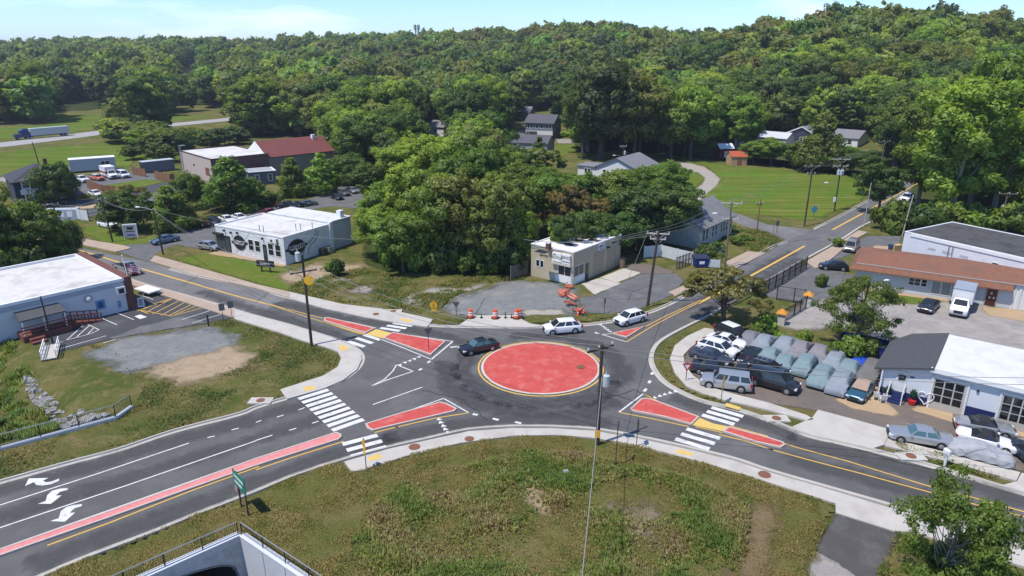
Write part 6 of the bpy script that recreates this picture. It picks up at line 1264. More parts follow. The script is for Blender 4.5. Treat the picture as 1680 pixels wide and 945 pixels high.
# large white sign board across the street
o = empty('sign_board', g(216,391.5), .25, 'white framed sign board on the lawn by the side street', 'sign'); b = MB(); b.box(-1.05,1.05,-.12,.12,.3,2.5); bd = b.build('board', M('board_grey', (.42,.42,.45), .7, .2, 2), o)
for x0_, x1_, z0_, z1_ in ((-1.16,-1.05,-.1,2.7),(1.05,1.16,-.1,2.7),(-1.05,1.05,2.5,2.7)): b = MB(); b.box(x0_,x1_,-.16,.16,z0_,z1_); b.build('frame', trim_w, o)
b = MB(); b.box(-.5,.55,-.135,-.121,1.7,2.2); b.box(-.7,.75,-.135,-.121,1.3,1.45); b.build('dark_emblem', black_m, bd); b = MB(); b.box(-.6,.7,-.135,-.121,.55,.9); b.build('blue_line', M('violet_blue', (.12,.12,.35), .6), bd)
# flagpole
p = g(223.5,504.5); H = height_at(p, 420); o = empty('flagpole', p, 0, 'white flagpole with a drooping striped flag beside the clinic', 'flagpole'); b = MB(); b.tube([(0,0,0),(-.55,0,H)], [.09,.05], 8); b.ball((-.55,0,H+.08),.1,8,4); b.build('pole', trim_w, o)
fz = H*.86; fx0 = -.5
def cloth(x0, x1, z0, z1, m, par, nm, off=0):
    b = MB(); n = 8; v = []
    for i in range(n+1):
        t = x0+(x1-x0)*i/n; y = .14*math.sin(t*5)+off; dz = -.30*t*t*.35
        v += [(fx0+t, y, fz+z0+dz), (fx0+t, y, fz+z1+dz)]
    b.add(v, [(2*i,2*i+2,2*i+3,2*i+1) for i in range(n)]); return b.build(nm, m, par)
fl = cloth(.03, 1.9, -1.15, 0, M('flag_white', (.62,.58,.58), .8), o, 'flag')
for i in range(4): cloth(.03, 1.9, -1.12+.30*i, -.98+.30*i, M('flag_red', (.38,.03,.05), .8), fl, 'stripe', -.012)
cloth(.03, .8, -.6, .0, M('flag_blue', (.03,.035,.12), .8), fl, 'canton', -.02)
# A-board and low trailer by the clinic
o = empty('a_board', Q('e7',1372,545), .5, 'small folding A board sign at the brick end of the clinic', 'sign board'); b = MB(); b.add([(-.4,-.35,0),(.4,-.35,0),(.35,0,1.2),(-.35,0,1.2),(-.4,.35,0),(.4,.35,0)], [(0,1,2,3),(5,4,3,2)]); b.build('panels', trim_w, o); b = MB(); b.add([(-.28,-.31,.2),(.28,-.31,.2),(.26,-.06,1.05),(-.26,-.06,1.05)], [(0,1,2,3)]); b.build('notice', M('notice_grey', (.25,.25,.26), .7), o)
p = Q('e7', 1440, 425); o = empty('flat_trailer', p, -.55, 'small white flat trailer parked beside the brick end', 'trailer'); b = MB(); b.box(-1.8,1.8,-.9,.9,.55,.75); b.build('bed', trim_w, o); wheels(o, (.3,), .95, .33); b = MB(); b.box(1.8,3.0,-.06,.06,.5,.6); b.build('drawbar', dkmetal, o)
# ---- traffic barrels and delineator bases
orange = M('barrel_orange', (.68,.095,.025), .5, .1, 3); BAR = 'orange barrels across the closed driveway'
first = None
for i, (x, y, lb) in enumerate(((428,372,'leftmost of the orange and white barrels, against the grass'),(665,377,'middle barrel of the closed driveway, standing alone'),(872,378,'nearer of two orange barrels close together by the right grass'),(898,370,'farther of two orange barrels close together by the right grass'))):
    if first is None:
        o = first = empty('traffic_barrel', (0,0,0), 0)
        b = MB(); b.cyl((0,0,.08),(0,0,.42),.36,.34,16); b.cyl((0,0,.58),(0,0,.72),.32,.31,16); b.cyl((0,0,.88),(0,0,1.12),.30,.27,16); b.build('body', orange, o, 40)
        b = MB(); b.cyl((0,0,.42),(0,0,.58),.335,.325,16); b.cyl((0,0,.72),(0,0,.88),.31,.30,16); b.build('white_band', trim_w, o, 40)
        b = MB(); b.cyl((0,0,0),(0,0,.09),.52,n=16); b.build('rubber_base', black_m, o)
    else: o = copy_tree(first)
    o.location = Q('f7', x, y)+Vector((0,0,.145)); tag(o, lb, 'traffic barrel', BAR)
for x, lb in ((531,'black stub post between the left and middle barrels'),(764,'thin black stub post right of the middle barrel'),(823,'short black stub post beside the pair of barrels')):
    o = empty('stub_post', Q('f7', x, 374)+Vector((0,0,.145)), 0, lb, 'post'); b = MB(); b.cyl((0,0,0),(0,0,.08),.2,n=10); b.build('base', black_m, o); b = MB(); b.cyl((0,0,.08),(0,0,.5 if x != 764 else .8),.06,n=8); b.build('stub', dkmetal, o)
# heap of orange barricades: each barricade is a thing of its own
hp = [Q('e5', x, y) for x, y in ((405,620),(420,660),(430,700),(445,735),(470,760),(490,790),(500,820),(515,850),(525,870),(410,690))]
def barricade():
    o = empty('barricade', (0,0,0), 0)
    for i, z in enumerate((.55,.95)):
        b = MB(); b.box(-.75,.75,-.03,.03,z-.12,z+.12); pl = b.build('board', orange, o); s = MB()
        for x in (-.5,-.05,.4): s.add([(x,-.034,z-.12),(x+.2,-.034,z-.12),(x+.34,-.034,z+.12),(x+.14,-.034,z+.12)], [(0,1,2,3)]); s.add([(x,.034,z-.12),(x+.2,.034,z-.12),(x+.34,.034,z+.12),(x+.14,.034,z+.12)], [(3,2,1,0)])
        s.build('pale_stripe', M('faded_stripe', (.48,.26,.19), .7, .3, 3), pl)
    for x in (-.65,.65): b = MB(); b.tube([(x,-.35,0),(x,0,1.15)], .03, 4); b.tube([(x,.35,0),(x,0,1.15)], .03, 4); b.build('leg', dkmetal, o)
    return o
bq = barricade(); rs = random.Random(5)
for i, p in enumerate(hp):
    o = bq if i == 0 else copy_tree(bq); o.location = p+Vector((rs.uniform(-.3,.3),rs.uniform(-.2,.2),.12+.1*(i % 3))); o.rotation_euler = (rs.choice((1.35,-1.3,.2,1.0)), rs.uniform(-.3,.3), rs.uniform(0,3)); tag(o, 'orange and white barricade dumped in the heap before the cream garage', 'barricade', 'barricades in the orange heap')
for i, (x, y, lb) in enumerate(((415,600,'orange cone at the garage end of the barricade heap'),(520,880,'orange cone at the kerb end of the barricade heap'))):
    o = empty('traffic_cone', Q('e5', x, y), 0, lb, 'traffic cone'); b = MB(); b.cyl((0,0,.04),(0,0,.85),.2,.05,12); b.build('cone', orange, o); b = MB(); b.box(-.25,.25,-.25,.25,0,.05); b.build('base', black_m, o); b = MB(); b.cyl((0,0,.42),(0,0,.6),.128,.1,12); b.build('white_band', trim_w, o)
# ---- fences
def fence(label, pts, h, mat, name='fence', gap=2.4, style='board', postm=None, z=0.0, th=.04):
    o = empty(name, pts[0], 0, label, 'fence'); o0 = Vector(pts[0]); b = MB(); n_post = 0
    for a, c in zip(pts, pts[1:]):
        a, c = Vector(a)-o0, Vector(c)-o0; d = c-a; L_ = d.length; u = d.normalized(); w = Vector((-u.y,u.x,0)); k = max(1, round(L_/gap))
        m = Matrix(((u.x,w.x,0,a.x),(u.y,w.y,0,a.y),(0,0,1,z),(0,0,0,1)))
        if style == 'board': b.box(0,L_,-th/2,th/2,.08,h-.08,0,m)
        elif style == 'rails':
            for zz in (.15,h*.5,h-.1): b.box(0,L_,-.025,.025,zz-.04,zz+.04,0,m)
            x = .15
            while x < L_: b.box(x-.014,x+.014,-.014,.014,.1,h-.02,0,m); x += .16
        elif style == 'rail_only':
            for zz in (.12,h-.04): b.box(0,L_,-.03,.03,zz-.03,zz+.03,0,m)
            x = .1
            while x < L_: b.box(x-.01,x+.01,-.01,.01,.1,h-.05,0,m); x += .13
        for i in range(k+1):
            q = MB(); q.box(L_*i/k-.06,L_*i/k+.06,-.06,.06,-.1,h+.06,0,m); q.build('post', postm or mat, o)
    b.build('panel', mat, o); return o
blk = M('black_fence', (.016,.017,.016), .5, .2, 3)
g3 = lambda x, y: g(1150+x*180/1418, 430+y*180/1418)
fence('black metal picket fence along the right side of the upper road', [g3(770,440), g3(1050,280), g3(1360,85)], 2.0, blk, style='rails')
fence('black fence wing between the picket fence and the left gate pillar', [g3(975,485), g3(1195,518), g3(1330,535)], 2.0, blk, style='rail_only')
o = fence('black sliding gate standing open between the two orange capped pillars', [g3(1075,765), g3(1200,690), g3(1352,597)], 1.7, blk, name='gate', style='rail_only'); o['category'] = 'gate'
for x, y, ty, lb in ((1030,803,600,'nearer gate pillar with orange tiled cap beside the shrubs'),(1372,560,372,'farther gate pillar with orange tiled cap near the open gate')):
    p = g3(x, y); H = height_at(p, 430+ty*180/1418)-.1; o = empty('gate_pillar', p, c6.ang, lb, 'pillar'); b = MB(); b.box(-.45,.45,-.45,.45,-.1,H-.45); b.build('shaft', M('pillar_stone', (.52,.50,.46), .9, .2, 2), o); b = MB(); e = .62
    b.add([(-e,-e,H-.45),(e,-e,H-.45),(e,e,H-.45),(-e,e,H-.45),(0,0,H+.1),(-e,-e,H-.55),(e,-e,H-.55),(e,e,H-.55),(-e,e,H-.55)], [(0,1,4),(1,2,4),(2,3,4),(3,0,4),(5,6,1,0),(6,7,2,1),(7,8,3,2),(8,5,0,3),(8,7,6,5)]); b.build('cap', M('orange_tiles', (.58,.25,.035), .8, .25, 5), o)
wf = M('white_fence', (.55,.57,.58), .8, .2, 1)
fence('tall white panel fence closing the yard beside the derelict house', [Q('f6',95,612), Q('f6',260,598), Q('f6',420,640), Q('f6',562,672)], 2.1, wf, gap=3)
fence('grey slatted timber fence in front of the white panel fence', [Q('f6',408,722), Q('f6',556,668)], 2.0, wood_grey, style='rails', gap=.9)
fence('low white panel fence behind the small blue skip', [Q('f6',566,680), Q('f6',690,700), Q('f6',826,708)], 1.4, wf, gap=2)
fence('short white fence panel on the weeds before the derelict house', [Q('f6',735,550), Q('f6',850,562)], 1.3, wf, gap=1.2)
fence('weathered grey board fence left of the cream garage', [g(838,460), g(866,450)], 2.2, wood_grey, gap=2)
fence('brown board fence beside the white saloon', [Q('f1',850,345), Q('f1',1000,402), Q('f1',1120,412)], 2.2, wood_br)
fence('brown board fence left of the dark container', [Q('f1',1290,212), Q('f1',1415,238)], 2.2, wood_br)
fence('brown board fence between the container and the brick hall', [Q('f1',1508,255), Q('f1',1654,292), Q('f2',275,520)], 2.2, wood_br)
fence('white board fence at the side street yard', [Q('f1',715,640), Q('f1',860,668)], 2.2, wf)
fence('dark mesh fence along the far side street', [Q('f1',860,645), Q('f1',1000,622), Q('f1',1150,590)], 2.0, dkmetal, style='rails')
fence('white rail fence under the conical tree', [Q('f2',480,672), Q('f2',590,690)], 1.3, trim_w, style='rails')
o = empty('utility_unit', Q('f1',620,640), .1, 'pale boxy unit with dark panels by the side street yard', 'utility unit'); b = MB(); b.box(-3,3,-1,1,0,2.0); b.build('casing', M('pale_office', 0), o); b = MB(); 
for x in (-2.2,.2,1.8): b.box(x-.5,x+.5,-1.03,-1.001,.5,1.7)
b.build('panels', trim_w, o)
# ---- culvert walls with railings
cw = M('culvert_concrete', (.52,.50,.46), .85, .2, .8, .2, 6, big=(.4, (.22,.22,.225), .6)); cwp = M('culvert_pale', (.47,.48,.49), .85, .15, .8, .2, 6)
def wall_frame(a, b): d = Vector((b.x-a.x, b.y-a.y, 0)); u = d.normalized(); w = Vector((-u.y,u.x,0)); return d.length, Matrix(((u.x,w.x,0,a.x),(u.y,w.y,0,a.y),(0,0,1,0),(0,0,0,1)))
TOP = .42
ct_ = g(393,880,TOP); ca_ = g(60,1029,TOP); cb_ = g(590,1014,TOP)
hw_ = empty('culvert', (ct_.x, ct_.y, 0), 0, 'concrete culvert headwall with dark arch and wing wall below the lower left road', 'culvert'); off = Matrix.Translation(-Vector((ct_.x, ct_.y, 0)))
L1, m1 = wall_frame(ct_, ca_); m1 = off @ m1     # runs left; stream side is on its left
b = MB(); n = 26; s0, s1, zc_ = .35, min(L1-.5, 12.5), -.62; sc_ = (s0+s1)/2; sh = (s1-s0)/2
arch = [(sc_-sh*math.cos(PI*k/n), -3.6+(zc_+3.6)*abs(math.sin(PI*k/n))**.5) for k in range(n+1)]
y0_, y1_ = 0.0, -.45
def wq(s, z, y): return m1 @ Vector((s, y, z))
prev = [(0,-3.6),(s0,-3.6)]
for y, fl_ in ((y0_, False), (y1_, True)):
    qs = [(0,-3.6,s0,-3.6)]+[(arch[k][0],arch[k][1],arch[k+1][0],arch[k+1][1]) for k in range(n)]+[(s1,-3.6,L1,-3.6)]
    for a0, z0_, a1, z1_ in qs:
        f4 = [wq(a0,z0_,y), wq(a0,TOP,y), wq(a1,TOP,y), wq(a1,z1_,y)]; b.add(f4 if not fl_ else f4[::-1], [(0,1,2,3)])
for k in range(n): b.add([wq(arch[k][0],arch[k][1],y0_), wq(arch[k+1][0],arch[k+1][1],y0_), wq(arch[k+1][0],arch[k+1][1],-9), wq(arch[k][0],arch[k][1],-9)], [(0,1,2,3)])
b.add([wq(0,TOP,y0_), wq(0,TOP,y1_), wq(L1,TOP,y1_), wq(L1,TOP,y0_)], [(0,1,2,3)]); b.build('headwall', cw, hw_)
b = MB(); pth = [wq(a, z+.10, .03) for a, z in arch[2:-2]]; b.tube(pth, .035, 5); b.build('arch_rib', M('culvert_dark_line', (.12,.12,.125), .9), hw_)
L2, m2 = wall_frame(ct_, cb_); m2 = off @ m2
b = MB(); b.box(.0,L2,0,.42,-3.6,TOP-.02,0,m2); b.build('wing_wall', cwp, hw_)
b = MB()
for s in (2.6,5.0,7.6,10.2): b.box(s-.02,s+.02,-.012,-.001,-3.5,TOP-.05,0,m2)
b.build('wall_joint', M('culvert_dark_line', 0), hw_)
b = MB(); b.box(-.1,L1,-.5,.04,TOP+.002,TOP+.10,0,m1); b.box(.05,L2,-.04,.46,TOP-.018,TOP+.08,0,m2); b.build('coping', M('coping_pale', (.56,.57,.58), .8, .1, 1), hw_)
def railing(label, pts, h=.95, gap=2.4, bars=.14):
    o = empty('railing', pts[0], 0, label, 'railing'); o0 = Vector(pts[0]); top, bal = MB(), MB()
    P_ = [Vector(p)-o0 for p in pts]; top.tube([p+Vector((0,0,h)) for p in P_], .035, 6); top.tube([p+Vector((0,0,.12)) for p in P_], .03, 4)
    for a, c in zip(P_, P_[1:]):
        L_ = (c-a).length; k = max(1, round(L_/gap))
        for i in range(k+1): q = MB(); p = a.lerp(c, i/k); q.box(p.x-.03,p.x+.03,p.y-.03,p.y+.03,p.z-.02,p.z+h); q.build('post', dkmetal, o)
        k = int(L_/bars)
        for i in range(1, k): p = a.lerp(c, i/k); bal.box(p.x-.008,p.x+.008,p.y-.008,p.y+.008,p.z+.12,p.z+h)
    top.build('rail', galv, o); bal.build('balusters', dkmetal, o); return o
w1 = Vector((m1[0][1], m1[1][1], 0)); w2 = Vector((m2[0][1], m2[1][1], 0))
railing('dark railing on the culvert headwall beside the lower left road', [ca_-w1*.22+Vector((0,0,.10)), ct_-w1*.22+Vector((0,0,.10))]); railing('dark railing on the culvert wing wall facing the weedy lot', [ct_+w2*.2+Vector((0,0,.08)), cb_+w2*.2+Vector((0,0,.08))])
hp_ = [g(-60,752,.2), g(0,735,.2), g(190,684,.2), g(216,666,.2)]
hw2 = empty('low_headwall', (hp_[1].x, hp_[1].y, 0), 0, 'low concrete wall above the rocky stream left of the road', 'wall'); o0 = Vector((hp_[1].x, hp_[1].y, 0)); b = MB()
for a, c in zip(hp_, hp_[1:]):
    L_, m_ = wall_frame(a, c); m_ = Matrix.Translation(-o0) @ m_; b.box(-.02,L_+.02,-.16,.16,-2.6,.26,0,m_)
b.build('wall', cwp, hw2)
railing('dark railing with pale handrail above the rocky stream', [p+Vector((0,0,.06)) for p in hp_], 1.15, 3.2)
# rip-rap stones
stone = M('riprap_stone', (.30,.285,.265), .9, .4, 1.2, .3, 5, rgb2=(.20,.195,.19)); sdk = M('wet_stone', (.13,.12,.11), .8, .4, 1.2, .3, 5)
def rocks(name, poly, n, s0, s1, zf, mat):
    b = MB(); xs_ = [p.x for p in poly]; ys_ = [p.y for p in poly]; k = 0; rr = random.Random(n)
    while k < n:
        x, y = rr.uniform(min(xs_), max(xs_)), rr.uniform(min(ys_), max(ys_))
        if sdf(poly, np.array([x]), np.array([y]))[0] < 0: continue
        k += 1; s = rr.uniform(s0, s1); v0 = len(b.v); c = Vector((x, y, zf(x, y)+s*.2)); rot = Matrix.Rotation(rr.uniform(0,6), 3, 'Z') @ Matrix.Rotation(rr.uniform(0,2), 3, 'X')
        pts = [Vector((sx*rr.uniform(.5,1), sy*rr.uniform(.5,1), sz*rr.uniform(.4,.8))) for sx, sy, sz in ((-1,-1,-1),(1,-1,-1),(1,1,-1),(-1,1,-1),(-1,-1,1),(1,-1,1),(1,1,1),(-1,1,1))]
        b.add([c+rot @ (p*s) for p in pts], [(0,3,2,1),(4,5,6,7),(0,1,5,4),(1,2,6,5),(2,3,7,6),(3,0,4,7)])
    o = b.build(name, mat); return tag(o, kind='stuff')
_zx, _zy = xs, ys
def ground_at(x, y):
    i = int(np.clip(np.searchsorted(_zx, x)-1, 0, nx-2)); j = int(np.clip(np.searchsorted(_zy, y)-1, 0, ny-2)); return float(Z[j,i])
tag(rocks('riprap_rocks', G(P('c1', 150,580, 200,600, 260,660, 350,730, 420,780, 520,780, 640,850, 700,880, 560,910, 400,930, 350,860, 300,790, 220,730, 160,670)), 800, .12, .34, ground_at, stone), 'pale broken rocks lining the stream bank below the grass', 'rocks')
tag(rocks('stream_rocks', [ct_+Vector((-1,-1,0)), cb_+Vector((-1,-2,0)), Vector((cb_.x-6, 25, 0)), Vector((ca_.x+3, 25, 0))], 380, .14, .4, lambda x, y: -3.3, sdk), 'dark wet rocks in the stream bed below the culvert', 'rocks')
o = MB(); o.add([(-.35,-.25,0),(.4,-.2,0),(.3,.3,0),(-.3,.28,0),(-.2,-.12,.35),(.22,-.1,.42),(.15,.15,.38),(-.18,.16,.3)], [(0,1,5,4),(1,2,6,5),(2,3,7,6),(3,0,4,7),(4,5,6,7)]); o = o.build('boulder', stone); o.location = Q('d3', 340,300,.25); o.scale = (1.0,1.0,1.0); tag(o, 'pale boulder lying in the weedy lot by the overhead cable', 'boulder')
# ---- small things
def chair(p, a, lb):
    o = empty('garden_chair', p, a, lb, 'chair'); m = trim_w
    b = MB(); b.box(-.28,.28,-.28,.28,.40,.46); b.build('seat', m, o); b = MB(); b.add([(-.28,.26,.46),(.28,.26,.46),(.28,.42,1.0),(-.28,.42,1.0),(-.28,.31,.46),(.28,.31,.46),(.28,.47,1.0),(-.28,.47,1.0)], [(0,1,2,3),(7,6,5,4),(0,3,7,4),(1,5,6,2),(3,2,6,7)]); b.build('backrest', m, o)
    for x in (-.24,.24):
        for y in (-.24,.24): b = MB(); b.box(x-.03,x+.03,y-.03,y+.03,0,.4); b.build('leg', m, o)
chair(Q('e3',50,765), 2.5, 'white garden chair at the edge of the tan slab left of the steps'); chair(Q('e3',115,795), 2.9, 'white garden chair nearest the body shop steps'); chair(Q('e3',105,670), 2.2, 'white garden chair against the end of the body shop')
def potted(p, lb, h=.9, red=False):
    o = empty('potted_plant', p, 0, lb, 'plant'); b = MB(); b.cyl((0,0,0),(0,0,.5),.26,.36,12); b.build('pot', sred if red else trim_w, o); b = MB(); rr = random.Random(int(h*100)+len(lb))
    for i in range(70):
        a, t = rr.uniform(0,6.28), rr.uniform(.2,1); d = Vector((math.cos(a)*t*.55, math.sin(a)*t*.55, h*(1-.5*t*t)*rr.uniform(.7,1.1))); q = Vector((-math.sin(a), math.cos(a), 0))*.07; c = Vector((0,0,.48)); b.add([c+d*.4-q*.5, c+d*.4+q*.5, c+d*.8+q, c+d, c+d*.8-q], [(0,1,2,3,4)])
    b.build('leaves', M('houseplant_green', (.02,.11,.05), .6, .3, 6), o)
potted(Q('e3',160,760), 'leafy green plant in a pot left of the body shop steps', 1.0); potted(Q('e3',430,820), 'green plant in a red pot right of the body shop steps', 1.2, True)
o = empty('heart_frame', Q('e3',565,835), c5.ang, 'white heart shaped wire frame leaning by the roll door', 'ornament'); b = MB(); pts = [Vector((.042*16*math.sin(t)**3*1.0, -.1, .95+.045*(13*math.cos(t)-5*math.cos(2*t)-2*math.cos(3*t)-math.cos(4*t)))) for t in [2*PI*k/28 for k in range(29)]]; b.tube(pts, .05, 5); b.build('frame', trim_w, o); b = MB(); b.box(-.4,.4,-.02,.1,.0,.3); b.build('stand', dkmetal, o)
o = empty('mail_post', Q('e4',790,690), .2, 'white mailbox on a white post in the kerb strip', 'mailbox'); b = MB(); b.box(-.07,.07,-.07,.07,0,1.15); b.build('post', trim_w, o); b = MB(); b.box(-.16,.16,-.3,.3,1.15,1.4); b.cyl((0,-.3,1.4),(0,.3,1.4),.16,n=12); b.build('box', trim_w, o)
o = empty('wheelie_bin', Q('e8',487,290), .3, 'dark blue wheeled bin at the left end of the warehouse', 'bin'); b = MB(); b.add([(-.3,-.3,0),(.3,-.3,0),(.3,.3,0),(-.3,.3,0),(-.4,-.4,1.3),(.4,-.4,1.3),(.4,.4,1.3),(-.4,.4,1.3)], [(0,1,5,4),(1,2,6,5),(2,3,7,6),(3,0,4,7)]); b.build('body', M('bin_blue', (.03,.06,.12), .6), o); b = MB(); b.box(-.43,.43,-.43,.45,1.3,1.38); b.build('lid', M('bin_blue', 0), o)
o = empty('timber_stack', Q('e8',530,290), .3, 'stack of pale timber boards against the warehouse end', 'timber stack')
for i in range(5): b = MB(); b.box(-.9,.9,-.5+.02*i,.5,.28*i,.28*i+.24); b.build('board', M('new_timber', (.50,.34,.17), .85, .2, 3), o)
o = empty('water_tank', Q('e5',950,405), 0, 'small brown drum beside the cream garage corner', 'drum'); b = MB(); b.cyl((0,0,0),(0,0,1.4),.45,n=14); b.build('drum', M('drum_brown', (.20,.14,.09), .7, .3, 2), o, 40); b = MB(); b.cyl((0,0,1.4),(0,0,1.5),.47,n=14); b.build('lid', dkmetal, o)
# ---- lattice mast on the far ridge
az = math.atan2(ray(684,50).x, ray(684,50).y); D = 830; p = Vector((math.sin(az)*D, math.cos(az)*D, 0)); p.z = hill(p.x, p.y); Ht = height_at(p, 42)
o = empty('radio_mast', p, .3, 'lattice radio mast with antenna panels on the skyline', 'radio mast'); b = MB(); s0, s1 = 2.9, 2.2
leg = lambda k, t: Vector(((s0+(s1-s0)*t)*math.cos(k*PI/2+.78), (s0+(s1-s0)*t)*math.sin(k*PI/2+.78), Ht*t)); N = 14
for k in range(4):
    b.tube([leg(k,0), leg(k,1)], .28, 4)
    for i in range(N): b.tube([leg(k,i/N), leg((k+1)%4,(i+1)/N)], .13, 4); b.tube([leg(k,(i+1)/N), leg((k+1)%4,(i+1)/N)], .13, 4)
b.build('lattice', M('mast_steel', (.12,.13,.15), .6), o)
for t in (.88,.94,.995):
    for k in range(6):
        q = MB(); a = k*PI/3; c = Vector((3.1*math.cos(a), 3.1*math.sin(a), Ht*t)); q.box(c.x-.35,c.x+.35,c.y-.35,c.y+.35,c.z-1.1,c.z+1.1); q.build('antenna', M('mast_steel', 0), o)
# ================================================================= trees, shrubs, grass
GREEN, BRIGHT, LIME, DARK, OLIVE, RUST, PALE, DEEP, RUSTY = (0.135,0.207,0.030), (0.197,0.294,0.037), (0.246,0.337,0.041), (0.084,0.140,0.028), (0.173,0.194,0.041), (0.200,0.157,0.050), (0.173,0.225,0.065), (0.067,0.110,0.030), (0.162,0.147,0.041)
def leaf_mat(name, use_random=.25, rough=.6, trans=.42, inst=False):
    m = bpy.data.materials.new(name); m.use_nodes = True; t = m.node_tree; L = t.links; t.nodes.remove(t.nodes['Principled BSDF']); out = t.nodes['Material Output']
    oi = nd(t, 'ShaderNodeObjectInfo'); at = nd(t, 'ShaderNodeAttribute', attribute_name='tone')
    mr = nd(t, 'ShaderNodeMapRange'); L.new(at.outputs['Fac'], mr.inputs['Value']); mr.inputs['To Min'].default_value = .62; mr.inputs['To Max'].default_value = 1.45
    m2 = nd(t, 'ShaderNodeMapRange'); L.new(oi.outputs['Random'], m2.inputs['Value']); m2.inputs['To Min'].default_value = 1-use_random; m2.inputs['To Max'].default_value = 1+use_random
    mu = nd(t, 'ShaderNodeMath', operation='MULTIPLY'); L.new(mr.outputs['Result'], mu.inputs[0]); L.new(m2.outputs['Result'], mu.inputs[1])
    hs = nd(t, 'ShaderNodeHueSaturation')
    if inst: ai = nd(t, 'ShaderNodeAttribute', attribute_name='tint', attribute_type='INSTANCER'); L.new(ai.outputs['Color'], hs.inputs['Color'])
    else: L.new(oi.outputs['Color'], hs.inputs['Color']); L.new(mu.outputs[0], hs.inputs['Value'])
    fr_ = nd(t, 'ShaderNodeMath', operation='FRACT'); m7 = nd(t, 'ShaderNodeMath', operation='MULTIPLY'); L.new(oi.outputs['Random'], m7.inputs[0]); m7.inputs[1].default_value = 7.31; L.new(m7.outputs[0], fr_.inputs[0])
    h = nd(t, 'ShaderNodeMapRange'); L.new(fr_.outputs[0], h.inputs['Value']); h.inputs['To Min'].default_value = .5-.07*use_random*2; h.inputs['To Max'].default_value = .5+.05*use_random*2; L.new(h.outputs['Result'], hs.inputs['Hue'])
    d = nd(t, 'ShaderNodeBsdfDiffuse'); L.new(hs.outputs['Color'], d.inputs['Color']); tr = nd(t, 'ShaderNodeBsdfTranslucent')
    mx = nd(t, 'ShaderNodeMix', data_type='RGBA', blend_type='MULTIPLY'); mx.inputs['Factor'].default_value = 1; L.new(hs.outputs['Color'], mx.inputs['A']); mx.inputs['B'].default_value = (1.5,1.5,.6,1); L.new(mx.outputs['Result'], tr.inputs['Color'])
    ms = nd(t, 'ShaderNodeMixShader'); ms.inputs['Fac'].default_value = trans; L.new(d.outputs[0], ms.inputs[1]); L.new(tr.outputs[0], ms.inputs[2])
    gl = nd(t, 'ShaderNodeBsdfGlossy'); gl.inputs['Roughness'].default_value = .55; gl.inputs['Color'].default_value = (.6,.6,.6,1); m3 = nd(t, 'ShaderNodeMixShader'); m3.inputs['Fac'].default_value = .035; L.new(ms.outputs[0], m3.inputs[1]); L.new(gl.outputs[0], m3.inputs[2])
    L.new(m3.outputs[0], out.inputs['Surface']); return m
leafm = leaf_mat('foliage', .12); leaff = leaf_mat('forest_foliage', .22, inst=True); bark = M('bark', (.10,.080,.062), .95, .4, 3, .5); bark_p = M('bark_pale', (.26,.235,.20), .95, .35, 3, .4)
def leaves_mesh(name, lumps, n, size, seed, mat, flat=1.0, upbias=.25, spread=.35, ctr=None):
    """leaf-sized faces spread through clumps; lumps: (centre, radii)"""
    r = np.random.default_rng(seed); sub = []
    for c, q in lumps:
        c, q = np.array(c), np.array(q)
        for _ in range(8):
            e = r.normal(size=3); e /= np.linalg.norm(e); e[2] = e[2]*.8+.12; sub.append((tuple(c+e*q*r.uniform(.35,1.15)), tuple(q*r.uniform(.26,.56))))
    big_c = np.repeat(np.array([l[0] for l in lumps]), 8, 0); lumps = sub; C = np.array([l[0] for l in lumps]); R = np.array([l[1] for l in lumps]); w = (R[:,0]*R[:,2])**.9; k = r.choice(len(lumps), n, p=w/w.sum())
    d = r.normal(size=(n,3)); d[:,2] += upbias; d /= np.linalg.norm(d, axis=1)[:,None]
    rad = 1-spread*r.random(n)**1.3+.25*r.random(n)+.5*(r.random(n) < .10)*r.random(n); p = C[k]+d*R[k]*rad[:,None]
    nrm = d*.9+r.normal(size=(n,3))*.55; nrm[:,2] += .25; nrm /= np.linalg.norm(nrm, axis=1)[:,None]
    a = np.cross(nrm, r.normal(size=(n,3))); a /= np.linalg.norm(a, axis=1)[:,None]; b = np.cross(nrm, a)
    s = size*(.55+.9*r.random(n))[:,None]
    q = np.stack([p-a*s*.75, p-b*s*.42+nrm*s*.12, p+a*s*.75, p+b*s*.42+nrm*s*.12], 1).reshape(-1,3)
    me = bpy.data.meshes.new(name); me.vertices.add(4*n); me.vertices.foreach_set('co', q.ravel()); me.loops.add(4*n); me.loops.foreach_set('vertex_index', np.arange(4*n)); me.polygons.add(n); me.polygons.foreach_set('loop_start', np.arange(n)*4); me.polygons.foreach_set('loop_total', np.full(n,4)); me.polygons.foreach_set('use_smooth', np.ones(n,bool)); me.update(calc_edges=True)
    lt = np.clip(np.repeat(r.random(len(lumps)//8), 8)*.6+r.random(len(lumps))*.4, 0, 1); tone = np.clip(.55*lt[k]+.45*r.random(n), 0, 1); at = me.attributes.new('tone','FLOAT','POINT'); at.data.foreach_set('value', np.repeat(tone,4).astype(np.float32))
    cc = np.array(ctr if ctr is not None else C.mean(0)); od = p-cc; od /= np.linalg.norm(od, axis=1)[:,None]+1e-9
    ld = p-big_c[k]; ld /= np.linalg.norm(ld, axis=1)[:,None]+1e-9; vn = d*.30+ld*.30+od*.30+nrm*.45; vn /= np.linalg.norm(vn, axis=1)[:,None]; me.normals_split_custom_set_from_vertices(np.repeat(vn,4,0).tolist())
    me.materials.append(mat); return me
